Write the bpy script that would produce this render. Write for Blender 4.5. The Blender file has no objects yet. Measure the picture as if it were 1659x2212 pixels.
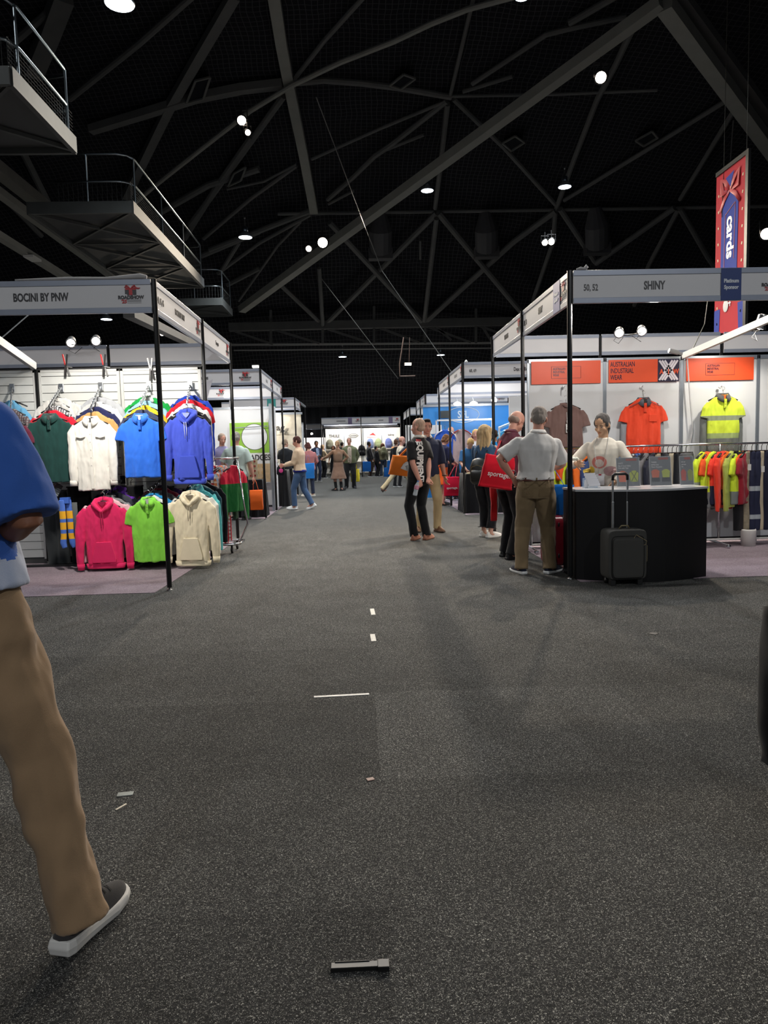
import bpy, bmesh, math, random
import numpy as np
from mathutils import Vector, Matrix, noise
from mathutils.bvhtree import BVHTree
random.seed(7)
SC = bpy.context.scene
COL = SC.collection
R = math.radians
V = Vector
PI = math.pi

# ------------------------------------------------ camera geometry (measured from the booth posts and fascias)
FPX, PITCH, ROLL, YAW, CH = 1530.3, .0868, .0249, .0331, 1.3243
def ray(px, py):
    sx, sy = px-829.5, py-1106
    cr, sr = math.cos(ROLL), math.sin(ROLL)
    x = cr*sx-sr*sy; y = sr*sx+cr*sy
    dx, dz = x/FPX, -y/FPX
    y2 = math.cos(PITCH)+dz*math.sin(PITCH); z2 = -math.sin(PITCH)+dz*math.cos(PITCH)
    return V((dx*math.cos(YAW)+y2*math.sin(YAW), -dx*math.sin(YAW)+y2*math.cos(YAW), z2))
def atY(px, py, Y):
    d = ray(px, py); return d*(Y/d.y)+V((0, 0, CH))
def atZ(px, py, Z):
    d = ray(px, py); return d*((Z-CH)/d.z)+V((0, 0, CH))
def atX(px, py, X):
    d = ray(px, py); return d*(X/d.x)+V((0, 0, CH))

def lin(c):
    c = c/255.
    return c/12.92 if c <= .04045 else ((c+.055)/1.055)**2.4
def rgb(r, g, b): return (lin(r), lin(g), lin(b), 1)

# ------------------------------------------------ materials
MATS = {}
def newmat(name):
    m = bpy.data.materials.new(name); m.use_nodes = True
    nt = m.node_tree; b = nt.nodes['Principled BSDF']
    return m, nt, b
def solid(col, rough=.5, metal=0, spec=.5, var=.04, scale=12, bump=0, bscale=300, sheen=0, name='plain', coat=0):
    key = ('s', col, rough, metal, spec, var, scale, bump, bscale, sheen, coat)
    if key in MATS: return MATS[key]
    m, nt, b = newmat(name); N = nt.nodes; L = nt.links
    tc = N.new('ShaderNodeTexCoord'); nz = N.new('ShaderNodeTexNoise'); nz.inputs['Scale'].default_value = scale
    nz.inputs['Detail'].default_value = 3
    L.new(tc.outputs['Object'], nz.inputs['Vector'])
    mx = N.new('ShaderNodeMix'); mx.data_type = 'RGBA'
    c = rgb(*col)
    mx.inputs[6].default_value = tuple(max(0, v*(1-var*2)) for v in c[:3])+(1,)
    mx.inputs[7].default_value = tuple(min(1, v*(1+var*2)) for v in c[:3])+(1,)
    L.new(nz.outputs['Fac'], mx.inputs[0]); L.new(mx.outputs[2], b.inputs['Base Color'])
    b.inputs['Roughness'].default_value = rough; b.inputs['Metallic'].default_value = metal
    b.inputs['Specular IOR Level'].default_value = spec
    if sheen: b.inputs['Sheen Weight'].default_value = sheen
    if coat: b.inputs['Coat Weight'].default_value = coat
    if bump:
        n2 = N.new('ShaderNodeTexNoise'); n2.inputs['Scale'].default_value = bscale; L.new(tc.outputs['Object'], n2.inputs['Vector'])
        bp = N.new('ShaderNodeBump'); bp.inputs['Strength'].default_value = bump; bp.inputs['Distance'].default_value = .002
        L.new(n2.outputs['Fac'], bp.inputs['Height']); L.new(bp.outputs['Normal'], b.inputs['Normal'])
    MATS[key] = m
    return m
def cloth(*col, rough=.92, sheen=.15): return solid(tuple(col), rough=rough, spec=.2, var=.05, scale=9, bump=.35, bscale=420, sheen=sheen, name='fabric')
def plastic(*col, rough=.4): return solid(tuple(col), rough=rough, var=.02, name='plastic')
def metalm(*col, rough=.28): return solid(tuple(col), rough=rough, metal=1, var=.03, name='metal')
def paint(*col, rough=.6): return solid(tuple(col), rough=rough, var=.015, scale=4, spec=.3, name='paint')
def skin(*col): return solid(tuple(col), rough=.55, var=.05, scale=14, spec=.35, name='skin')
def emit(col, strength):
    key = ('e', col, strength)
    if key in MATS: return MATS[key]
    m, nt, b = newmat('lamp_glow')
    b.inputs['Base Color'].default_value = (.8, .8, .8, 1)
    b.inputs['Emission Color'].default_value = rgb(*col); b.inputs['Emission Strength'].default_value = strength
    MATS[key] = m; return m
def stripes(cols, period, axis=2, rough=.9, offset=0):
    """woven stripes along an axis of the object, cols = [(fraction,(r,g,b)),...]"""
    key = ('st', tuple(cols), period, axis, offset)
    if key in MATS: return MATS[key]
    m, nt, b = newmat('striped_fabric'); N = nt.nodes; L = nt.links
    tc = N.new('ShaderNodeTexCoord'); sp = N.new('ShaderNodeSeparateXYZ'); L.new(tc.outputs['Object'], sp.inputs[0])
    a = N.new('ShaderNodeMath'); a.operation = 'MULTIPLY_ADD'; a.inputs[1].default_value = 1/period; a.inputs[2].default_value = offset
    L.new(sp.outputs[axis], a.inputs[0])
    f = N.new('ShaderNodeMath'); f.operation = 'FRACT'; L.new(a.outputs[0], f.inputs[0])
    cr = N.new('ShaderNodeValToRGB'); cr.color_ramp.interpolation = 'CONSTANT'
    el = cr.color_ramp.elements
    while len(el) < len(cols): el.new(.5)
    for e, (p, c) in zip(el, cols): e.position = p; e.color = rgb(*c)
    L.new(f.outputs[0], cr.inputs[0]); L.new(cr.outputs[0], b.inputs['Base Color']); b.inputs['Roughness'].default_value = rough
    MATS[key] = m; return m
def bands(cols, zlo, zhi, rough=.9):
    """colour blocks up the height of a garment, object Z from zlo to zhi"""
    return stripes([(max(0, (z-zlo)/(zhi-zlo)), c) for z, c in cols], zhi-zlo, 2, rough, -zlo/(zhi-zlo))
def checks(c1, c2, c3, size):
    key = ('ck', c1, c2, c3, size)
    if key in MATS: return MATS[key]
    m, nt, b = newmat('checked_fabric'); N = nt.nodes; L = nt.links
    tc = N.new('ShaderNodeTexCoord')
    w1 = N.new('ShaderNodeTexWave'); w1.bands_direction = 'X'; w1.inputs['Scale'].default_value = 1/size/PI
    w2 = N.new('ShaderNodeTexWave'); w2.bands_direction = 'Z'; w2.inputs['Scale'].default_value = 1/size/PI
    L.new(tc.outputs['Object'], w1.inputs[0]); L.new(tc.outputs['Object'], w2.inputs[0])
    m1 = N.new('ShaderNodeMix'); m1.data_type = 'RGBA'; m1.inputs[6].default_value = rgb(*c1); m1.inputs[7].default_value = rgb(*c2)
    s1 = N.new('ShaderNodeMath'); s1.operation = 'GREATER_THAN'; s1.inputs[1].default_value = .55; L.new(w1.outputs['Fac'], s1.inputs[0]); L.new(s1.outputs[0], m1.inputs[0])
    m2 = N.new('ShaderNodeMix'); m2.data_type = 'RGBA'; m2.inputs[7].default_value = rgb(*c3)
    s2 = N.new('ShaderNodeMath'); s2.operation = 'GREATER_THAN'; s2.inputs[1].default_value = .6; L.new(w2.outputs['Fac'], s2.inputs[0])
    s3 = N.new('ShaderNodeMath'); s3.operation = 'MULTIPLY'; s3.inputs[1].default_value = .7; L.new(s2.outputs[0], s3.inputs[0]); L.new(s3.outputs[0], m2.inputs[0])
    L.new(m1.outputs[2], m2.inputs[6]); L.new(m2.outputs[2], b.inputs['Base Color']); b.inputs['Roughness'].default_value = .9
    MATS[key] = m; return m
def glassy(col=(235, 240, 245), alpha=.3, rough=.08):
    key = ('g', col, alpha)
    if key in MATS: return MATS[key]
    m, nt, b = newmat('clear_plastic')
    b.inputs['Base Color'].default_value = rgb(*col); b.inputs['Alpha'].default_value = alpha; b.inputs['Roughness'].default_value = rough
    MATS[key] = m; return m

# ------------------------------------------------ mesh builder
class MB:
    def __init__(s): s.v = []; s.f = []; s.m = []; s.mi = 0
    def add(s, vs, fs):
        o = len(s.v); s.v += [tuple(p) for p in vs]; s.f += [tuple(i+o for i in f) for f in fs]; s.m += [s.mi]*len(fs); return s
    def box(s, c, d, rot=None):
        c = V(c); hx, hy, hz = d[0]/2, d[1]/2, d[2]/2
        ps = [V((x*hx, y*hy, z*hz)) for z in (-1, 1) for y in (-1, 1) for x in (-1, 1)]
        if rot is not None: ps = [rot @ p for p in ps]
        return s.add([p+c for p in ps], [(0, 2, 3, 1), (4, 5, 7, 6), (0, 1, 5, 4), (1, 3, 7, 5), (3, 2, 6, 7), (2, 0, 4, 6)])
    def bb(s, x0, x1, y0, y1, z0, z1): return s.box(((x0+x1)/2, (y0+y1)/2, (z0+z1)/2), (abs(x1-x0), abs(y1-y0), abs(z1-z0)))
    def loft(s, rings, cap=True, closed=True):
        n = len(rings[0]); vs = [p for r in rings for p in r]; fs = []
        for i in range(len(rings)-1):
            for j in range(n if closed else n-1):
                k = (j+1) % n
                fs.append((i*n+j, i*n+k, (i+1)*n+k, (i+1)*n+j))
        if cap:
            fs.append(tuple(range(n))[::-1]); fs.append(tuple((len(rings)-1)*n+j for j in range(n)))
        return s.add(vs, fs)
    def tube(s, pts, r, n=8, cap=True, flat=1, up=None):
        pts = [V(p) for p in pts]; rings = []
        rs = r if isinstance(r, (list, tuple)) else [r]*len(pts)
        prev = None
        for i, p in enumerate(pts):
            t = (pts[min(i+1, len(pts)-1)]-pts[max(i-1, 0)])
            t = t.normalized() if t.length > 1e-9 else V((0, 0, 1))
            if prev is None:
                a = V(up) if up else (V((0, 0, 1)) if abs(t.z) < .9 else V((0, 1, 0)))
                u = t.cross(a).normalized()
            else:
                u = (prev-t*prev.dot(t)); u = u.normalized() if u.length > 1e-6 else t.orthogonal().normalized()
            prev = u; w = t.cross(u).normalized()
            rr = rs[i]; ru, rv = (rr if isinstance(rr, tuple) else (rr, rr*flat))
            rings.append([p+u*(math.cos(2*PI*k/n)*ru)+w*(math.sin(2*PI*k/n)*rv) for k in range(n)])
        return s.loft(rings, cap)
    def bar(s, a, b, w, h, up=(0, 0, 1)):
        a, b = V(a), V(b); t = (b-a).normalized(); u = t.cross(V(up))
        u = u.normalized() if u.length > 1e-6 else t.orthogonal().normalized(); q = u.cross(t)
        def ring(p): return [p+u*w/2+q*h/2, p-u*w/2+q*h/2, p-u*w/2-q*h/2, p+u*w/2-q*h/2]
        return s.loft([ring(a), ring(b)])
    def ell(s, c, r, n=16, m=10, rot=None):
        c = V(c); r = r if isinstance(r, (tuple, list)) else (r, r, r); vs = [V((0, 0, -r[2]))]
        for i in range(1, m):
            ph = -PI/2+PI*i/m
            for j in range(n):
                th = 2*PI*j/n; vs.append(V((r[0]*math.cos(ph)*math.cos(th), r[1]*math.cos(ph)*math.sin(th), r[2]*math.sin(ph))))
        vs.append(V((0, 0, r[2]))); fs = []
        for j in range(n): fs.append((0, 1+(j+1) % n, 1+j)); fs.append((len(vs)-1, 1+(m-2)*n+j, 1+(m-2)*n+(j+1) % n))
        for i in range(m-2):
            for j in range(n): k = (j+1) % n; fs.append((1+i*n+j, 1+i*n+k, 1+(i+1)*n+k, 1+(i+1)*n+j))
        if rot is not None: vs = [rot @ p for p in vs]
        return s.add([p+c for p in vs], fs)
    def lathe(s, prof, c=(0, 0, 0), n=20, axis=None):
        c = V(c); rings = []
        for r, z in prof: rings.append([V((r*math.cos(2*PI*k/n), r*math.sin(2*PI*k/n), z)) for k in range(n)])
        if axis is not None:
            q = V((0, 0, 1)).rotation_difference(V(axis).normalized()); rings = [[q @ p for p in r] for r in rings]
        return s.loft([[p+c for p in r] for r in rings])
    def prism(s, poly, y0, y1, M=None):
        """polygon in XZ extruded from y0 to y1"""
        n = len(poly); a = [V((x, y0, z)) for x, z in poly]; b = [V((x, y1, z)) for x, z in poly]
        if M is not None: a = [M @ p for p in a]; b = [M @ p for p in b]
        return s.loft([a, b])
    def mesh(s, name='mesh'):
        me = bpy.data.meshes.new(name); me.from_pydata(s.v, [], s.f); me.update()
        me.polygons.foreach_set('material_index', s.m)
        bm = bmesh.new(); bm.from_mesh(me); bmesh.ops.recalc_face_normals(bm, faces=bm.faces); bm.to_mesh(me); bm.free()
        return me
    def build(s, name, mat, parent=None, smooth=False, bevel=0, rem=0, sm=0, disp=None, world=False, base=True, sub=0):
        me = s.mesh(name)
        if rem: me = remesh(me, rem, sm)
        if disp: displace(me, **disp)
        if sub: me = subd(me, sub)
        return link(me, name, mat, parent, smooth or bool(rem), bevel, world, base)
def subd(me, n):
    t = bpy.data.objects.new('tmp', me); COL.objects.link(t); m = t.modifiers.new('s', 'SUBSURF'); m.levels = n; m.render_levels = n
    dg = bpy.context.evaluated_depsgraph_get(); out = bpy.data.meshes.new_from_object(t.evaluated_get(dg)); bpy.data.objects.remove(t); return out
def remesh(me, vox, sm=0):
    t = bpy.data.objects.new('tmp', me); COL.objects.link(t)
    m = t.modifiers.new('r', 'REMESH'); m.mode = 'VOXEL'; m.voxel_size = vox
    if sm:
        q = t.modifiers.new('s', 'SMOOTH'); q.factor = .5; q.iterations = sm
    dg = bpy.context.evaluated_depsgraph_get(); out = bpy.data.meshes.new_from_object(t.evaluated_get(dg)); bpy.data.objects.remove(t)
    bpy.data.meshes.remove(me); out.materials.clear(); return out
def displace(me, amp=.006, f=(7, 7, 2.5), seed=0, zr=None, second=True):
    n = len(me.vertices); co = np.empty(n*3); me.vertices.foreach_get('co', co); nn = np.empty(n*3); me.vertices.foreach_get('normal', nn)
    co = co.reshape(-1, 3); nn = nn.reshape(-1, 3); d = np.empty(n); nf = noise.noise
    for i in range(n):
        x, y, z = co[i]
        a = nf(V((x*f[0]+seed*3.1, y*f[1]+seed, z*f[2])))
        if second: a += .45*nf(V((x*f[0]*2.3+seed, y*f[1]*2.3, z*f[2]*2.3+5)))
        d[i] = a
    if zr:
        z0, z1 = zr; w = np.clip((co[:, 2]-z0)/(z1-z0), 0, 1); d *= w
    co += nn*(d*amp)[:, None]; me.vertices.foreach_set('co', co.ravel()); me.update()
def link(me, name, mat, parent=None, smooth=False, bevel=0, world=False, base=True):
    o = bpy.data.objects.new(name, me); me.name = name
    if mat is not None:
        for m in (mat if isinstance(mat, (list, tuple)) else [mat]): me.materials.append(m)
    if smooth: me.polygons.foreach_set('use_smooth', [True]*len(me.polygons))
    if parent is None and base and len(me.vertices):
        n = len(me.vertices); co = np.empty(n*3); me.vertices.foreach_get('co', co); co = co.reshape(-1, 3)
        c = (co.min(0)+co.max(0))/2; c[2] = co[:, 2].min(); co -= c; me.vertices.foreach_set('co', co.ravel()); o.location = c; me.update()
    if world and parent is not None:
        me.transform(Matrix.Translation(-parent.location))
    COL.objects.link(o); o.parent = parent
    if bevel:
        m = o.modifiers.new('bevel', 'BEVEL'); m.width = bevel; m.segments = 2; m.limit_method = 'ANGLE'
    return o
def tag(o, label=None, cat=None, group=None, kind=None):
    if label: o['label'] = label
    if cat: o['category'] = cat
    if group: o['group'] = group
    if kind: o['kind'] = kind
    return o
def thing(name, label, cat, loc=(0, 0, 0), rz=0, group=None):
    o = bpy.data.objects.new(name, None); COL.objects.link(o); o.location = loc; o.rotation_euler = (0, 0, rz); o.empty_display_size = .1
    return tag(o, label, cat, group)
def struct(o): o['kind'] = 'structure'; return o
def kids(o): return [c for c in bpy.data.objects if c.parent == o]
CH_CACHE = {}
def dup(root, loc=None, rz=None, label=None, group=None, mats=None, scale=None):
    key = root.name
    if key not in CH_CACHE: CH_CACHE[key] = [(c, kids(c)) for c in kids(root)]
    r = root.copy(); COL.objects.link(r)
    if loc is not None: r.location = loc
    if rz is not None: r.rotation_euler = (0, 0, rz)
    if scale is not None: r.scale = scale
    if label: r['label'] = label
    if group: r['group'] = group
    def setm(o):
        if mats:
            k = o.name.split('.')[0]
            if k in mats and len(o.material_slots): o.material_slots[0].link = 'OBJECT'; o.material_slots[0].material = mats[k]
    setm(r)
    for c, gs in CH_CACHE[key]:
        d = c.copy(); COL.objects.link(d); d.parent = r; setm(d)
        for g in gs:
            e = g.copy(); COL.objects.link(e); e.parent = d; setm(e)
    return r

# ------------------------------------------------ lettering
def textmesh(s, size, sx=1, depth=.0015, bold=0, align='CENTER', slant=0, space=1):
    cu = bpy.data.curves.new('t', 'FONT'); cu.body = s; cu.size = size; cu.extrude = depth; cu.align_x = align; cu.align_y = 'CENTER'
    cu.offset = bold; cu.shear = slant; cu.resolution_u = 3; cu.space_character = space
    t = bpy.data.objects.new('t', cu); COL.objects.link(t)
    dg = bpy.context.evaluated_depsgraph_get(); me = bpy.data.meshes.new_from_object(t.evaluated_get(dg)); bpy.data.objects.remove(t)
    me.materials.clear()
    if sx != 1: me.transform(Matrix.Diagonal((sx, 1, 1, 1)))
    return me
FRONT = Matrix.Rotation(R(90), 4, 'X')          # text reads facing -Y
def lettering(s, size, mat, parent, loc, sx=.82, bold=.003, rot=None, align='CENTER', name='lettering', slant=0, depth=.0015, space=1):
    me = textmesh(s, size, sx, depth, bold, align, slant, space); me.transform(Matrix.Translation(loc) @ (rot if rot is not None else FRONT))
    return link(me, name, mat, parent)
def joinmeshes(lst):
    """[(mesh, material index)] -> one mesh"""
    bm = bmesh.new()
    for me, i in lst:
        k = len(bm.faces); bm.from_mesh(me); bm.faces.ensure_lookup_table()
        if i is not None:
            for f in bm.faces[k:]: f.material_index = i
    out = bpy.data.meshes.new('j'); bm.to_mesh(out); bm.free(); return out
def decal(me, target, direction, off=.003):
    """lay a flat mesh onto the surface of a target object (both in the same local space)"""
    d = V(direction).normalized(); tm = target.data
    bvh = BVHTree.FromPolygons([v.co.copy() for v in tm.vertices], [tuple(p.vertices) for p in tm.polygons])
    bm = bmesh.new(); bm.from_mesh(me)
    bmesh.ops.triangulate(bm, faces=bm.faces); bmesh.ops.subdivide_edges(bm, edges=[e for e in bm.edges if e.calc_length() > .03], cuts=2)
    for v in bm.verts:
        h = bvh.ray_cast(v.co-d*.6, d)
        if h[0] is not None and (h[0]-v.co).length < .5: v.co = h[0]-d*off
    bm.to_mesh(me); bm.free(); return me
# ------------------------------------------------ people
def ik(a, c, l1, l2, pole):
    a, c, pole = V(a), V(c), V(pole); d = c-a; L = d.length
    if L > (l1+l2)*.998: c = a+d.normalized()*(l1+l2)*.998; d = c-a; L = d.length
    t = d/L; x = (l1*l1-l2*l2+L*L)/(2*L); hgt = math.sqrt(max(0, l1*l1-x*x))
    p = pole-t*pole.dot(t); p = p.normalized() if p.length > 1e-6 else t.orthogonal().normalized()
    return a+t*x+p*hgt, c
def ring(c, rx, ry, n=24, M=None, pw=1, yo=0, fb=None):
    out = []
    for k in range(n):
        a = 2*PI*k/n; ca, sa = math.cos(a), math.sin(a)
        x = rx*math.copysign(abs(ca)**pw, ca); y = ry*math.copysign(abs(sa)**pw, sa)
        if fb and sa < 0: y *= fb
        p = V((c[0]+x, c[1]+y+yo, c[2])); out.append(M @ p if M else p)
    return out
SKIN = {'fair': (214, 168, 146), 'pink': (205, 150, 130), 'tan': (176, 124, 96), 'brown': (110, 72, 52), 'asian': (208, 164, 130)}
def add_hand(mb, w, d, n, side, curl, s=1.0, spread=1.0):
    d = d.normalized(); n = (n-d*n.dot(d)).normalized(); u = d.cross(n).normalized()*side   # u points to the thumb side
    def rr(p, a, b): return [p+u*(math.cos(t)*a)+n*(math.sin(t)*b) for t in [2*PI*k/12 for k in range(12)]]
    mb.loft([rr(w-d*.02, .026*s, .02*s), rr(w+d*.02*s, .03*s, .018*s), rr(w+d*.055*s, .04*s, .016*s), rr(w+d*.09*s, .041*s, .014*s), rr(w+d*.1*s, .036*s, .01*s)])
    for i, (o, ln) in enumerate(((.036, .068), (.0125, .078), (-.0115, .073), (-.034, .056))):
        p = w+d*.088*s+u*o*s*spread; dd = (d+u*o*1.5*spread).normalized(); pts = [p-dd*.01]; cur = curl*(.85+.12*i)
        rs = [.0095*s]
        for q, fr in enumerate((.42, .32, .26)):
            m = Matrix.Rotation(-cur*(.8, 1.1, .8)[q]*side, 3, u); dd = m @ dd; p = p+dd*ln*fr*s*1.1; pts.append(p); rs.append((.009, .0083, .0068)[q]*s)
        mb.tube(pts, rs, 8)
        mb.ell(p, .0069*s, 8, 6)
    p = w+d*.02*s+u*.022*s; dd = (d*.62+u*.75-n*.25*curl).normalized(); pts = [p-dd*.005, p+dd*.035*s]
    dd2 = (dd+d*.55-n*.3*curl).normalized(); pts += [pts[-1]+dd2*.03*s]; pts += [pts[-1]+(dd2-n*.2*curl).normalized()*.024*s]
    mb.tube(pts, [.014*s, .012*s, .0105*s, .008*s], 8)
def person(label, loc, face, h=1.75, g=1.0, belly=0., skin_t='fair', lean=0, side=0, twist=0, head=(0, 0, 0),
           hip=None, footL=(-.10, 0, 0), footR=(.10, 0, 0), ankL=None, ankR=None, kneeL=None, kneeR=None,
           handL=(-.27, .06, .80), handR=(.27, .06, .80), poleL=(-.6, -1, 0), poleR=(.6, -1, 0), curl=.45, curlR=None, palmL=None, palmR=None,
           top=dict(c=(200, 200, 200), sl='short', hem=.88), bot=dict(kind='pants', c=(40, 40, 45)), shoe=((30, 30, 35), (230, 230, 230)),
           hair=dict(kind='short', c=(60, 45, 35)), vox=.008, det=True, collar=None, belt=None, seed=1, glasses=False, group=None, hands=True, sockc=None, name='person'):
    S = h/1.75
    root = thing(name, label, 'person', loc, R(-face), group)
    root.scale = (S, S, S)
    HZ = hip if hip else .91
    TW = Matrix.Rotation(R(-twist), 4, 'Z')
    LE = Matrix.Translation((0, 0, HZ)) @ Matrix.Rotation(R(side), 4, 'Y') @ Matrix.Rotation(R(-lean), 4, 'X') @ Matrix.Translation((0, 0, -.91))
    def U(p, k=1.0):
        p = V(p)
        if k < 1:
            le = Matrix.Translation((0, 0, HZ)) @ Matrix.Rotation(R(side*k), 4, 'Y') @ Matrix.Rotation(R(-lean*k), 4, 'X') @ Matrix.Translation((0, 0, -.91))
            return le @ (Matrix.Rotation(R(-twist*k), 4, 'Z') @ p)
        return LE @ (TW @ p)
    def uring(z, rx, ry, yo=0, pw=.9, n=28, fb=None):
        k = min(1, max(0, (z-.88)/.25)); k = max(.0, k)
        return [U(p, k if k < 1 else 1.0) for p in ring((0, 0, z), rx, ry, n, None, pw, yo, fb)]
    ys = .0
    shW = .176*(.9+.1*g)
    SL = U((-shW, 0, 1.385)); SR = U((shW, 0, 1.385))
    hL = V((-.088, 0, HZ-.01)); hR = V((.088, 0, HZ-.01))
    def ank(f, a): return V(a) if a else V((f[0], f[1], .085))
    aL, aR = ank(footL, ankL), ank(footR, ankR)
    kL, aL2 = ik(hL, aL, .425, .415, kneeL or (-.12, 1, .0)); kR, aR2 = ik(hR, aR, .425, .415, kneeR or (.12, 1, .0))
    eL, wL = ik(SL, V(handL), .285, .255, poleL); eR, wR = ik(SR, V(handR), .285, .255, poleR)
    # --- body, one continuous surface
    mb = MB(); b = belly
    T = [(.84, .145, .095, -.01), (.92, .163, .11, -.008), (1.0, .15, .1+b*.05, b*.03), (1.08, .135, .095+b*.06, b*.04), (1.2, .146, .105+b*.03, b*.02), (1.3, .164, .112, 0), (1.36, .172, .1, 0), (1.40, .155, .086, -.004), (1.435, .112, .072, -.01), (1.475, .066, .06, -.012)]
    mb.loft([uring(z, rx*g, ry*g, yo) for z, rx, ry, yo in T])
    M = U((0, 0, 1.5)); up = (U((0, 0, 1.6))-U((0, 0, 1.5))).normalized()
    hp, hy, hr = head
    HR = (LE.to_3x3() @ TW.to_3x3() @ Matrix.Rotation(R(-hy), 3, 'Z') @ Matrix.Rotation(R(-hp), 3, 'X') @ Matrix.Rotation(R(hr), 3, 'Y'))
    HB = M+up*.015
    def Hd(p): return HB+HR @ V(p)
    rot3 = HR
    mb.tube([U((0, -.018, 1.42)), M-up*.01, Hd((0, -.004, .035)), Hd((0, .0, .1))], [.064*g, .056*(.7+.3*g), .053*(.7+.3*g), .052], 16)
    mb.ell(Hd((0, -.012, .148)), (.0765, .096, .092), 24, 16, rot3)
    mb.ell(Hd((0, .022, .085)), (.064, .069, .078), 20, 14, rot3)
    mb.ell(Hd((0, .062, .032)), (.034, .028, .022), 14, 10, rot3)
    mb.ell(Hd((0, .068, .128)), (.05, .018, .016), 14, 8, rot3)
    for sx in (-1, 1):
        mb.ell(Hd((sx*.04, .058, .082)), (.024, .022, .024), 12, 8, rot3)
        mb.ell(Hd((sx*.078, -.008, .1)), (.009, .019, .031), 12, 8, rot3 @ Matrix.Rotation(sx*.35, 3, 'Z'))
    mb.tube([Hd((0, .083, .122)), Hd((0, .094, .1)), Hd((0, .108, .078)), Hd((0, .096, .068))], [.009, .0115, .0155, .012], 10)
    for sx in (-1, 1): mb.ell(Hd((sx*.012, .092, .074)), (.008, .01, .008), 8, 6, rot3)
    mb.ell(Hd((0, .087, .05)), (.022, .01, .01), 10, 6, rot3)
    for sgn, sh, el, wr, hh, cl, pn in ((-1, SL, eL, wL, handL, curl, palmL), (1, SR, eR, wR, handR, curl if curlR is None else curlR, palmR)):
        mb.ell(sh+V((0, 0, -.004)), (.05*g, .052*g, .05), 14, 10)
        mb.tube([sh, sh.lerp(el, .45), el, el.lerp(wr, .3), wr], [.05*g, .047*g, .038*g, .041*g, .027], 14)
        if hands:
            d = (wr-el).normalized(); n = V(pn) if pn else V((-sgn*1.0, 0, 0.05))
            d2 = d.copy()
            if abs(d.z) > .75: d2 = (d+V((0, .1, 0))).normalized()
            add_hand(mb, wr, d2, -n if sgn > 0 else n, 1 if sgn > 0 else -1, cl, .95+.05*g)
    for hp_, kn, an, f in ((hL, kL, aL2, footL), (hR, kR, aR2, footR)):
        mb.tube([hp_+V((0, 0, .03)), hp_.lerp(kn, .4), kn, kn.lerp(an, .35), an, an+V((0, 0, -.03))], [.082*g, .073*g, .054*g, .054*g, .036, .038], 16)
        yaw = R(-f[2]); fd = V((-math.sin(yaw), math.cos(yaw), 0)); mb.tube([an+V((0, 0, -.03)), an+V((0, 0, -.05))+fd*.06, an+V((0, 0, -.062))+fd*.12], [.037, .034, .022], 12)
    sk = SKIN[skin_t] if isinstance(skin_t, str) else skin_t
    body = mb.build('body', skin(*sk), root, rem=vox if hands and vox < .009 else vox, sm=2 if vox < .012 else 1)
    # --- face
    if det:
        e = MB()
        for sx in (-1, 1):
            e.mi = 0; e.ell(Hd((sx*.031, .0795, .112)), (.0145, .008, .0055), 10, 6, rot3)
        e.build('eyes', plastic(235, 232, 228), root, smooth=True)
        e = MB()
        for sx in (-1, 1):
            e.ell(Hd((sx*.031, .0855, .112)), (.0055, .004, .0052), 8, 6, rot3)
            e.tube([Hd((sx*.016, .084, .1145)), Hd((sx*.031, .0885, .118)), Hd((sx*.047, .079, .1145))], [.0013, .0018, .0012], 6)
        e.build('lashes', plastic(25, 18, 15), root, smooth=True)
        e = MB()
        for sx in (-1, 1): e.tube([Hd((sx*.014, .088, .131)), Hd((sx*.03, .0885, .136)), Hd((sx*.05, .077, .13))], [.0028, .0036, .0018], 6)
        e.build('eyebrows', cloth(*[int(v*.8) for v in hair['c']]), root, smooth=True)
        e = MB(); e.tube([Hd((-.022, .085, .0485)), Hd((-.009, .0965, .0505)), Hd((.009, .0965, .0505)), Hd((.022, .085, .0485))], [.0025, .0052, .0052, .0025], 8)
        e.build('lips', skin(max(0, sk[0]-25), max(0, sk[1]-55), max(0, sk[2]-50)), root, smooth=True)
    if glasses:
        e = MB()
        for sx in (-1, 1):
            e.tube([Hd((sx*.032+.021*math.cos(t), .101, .109+.0155*math.sin(t))) for t in [2*PI*k/14 for k in range(15)]], .0016, 6)
            e.tube([Hd((sx*.053, .1, .114)), Hd((sx*.078, .07, .115)), Hd((sx*.083, -.01, .112)), Hd((sx*.08, -.02, .1))], .0016, 6)
        e.tube([Hd((-.011, .101, .113)), Hd((0, .104, .116)), Hd((.011, .101, .113))], .0016, 6)
        e.build('glasses', metalm(40, 38, 36), root, smooth=True)
    # --- hair
    k = hair['kind']; hc = cloth(*hair['c']); m = MB()
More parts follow.
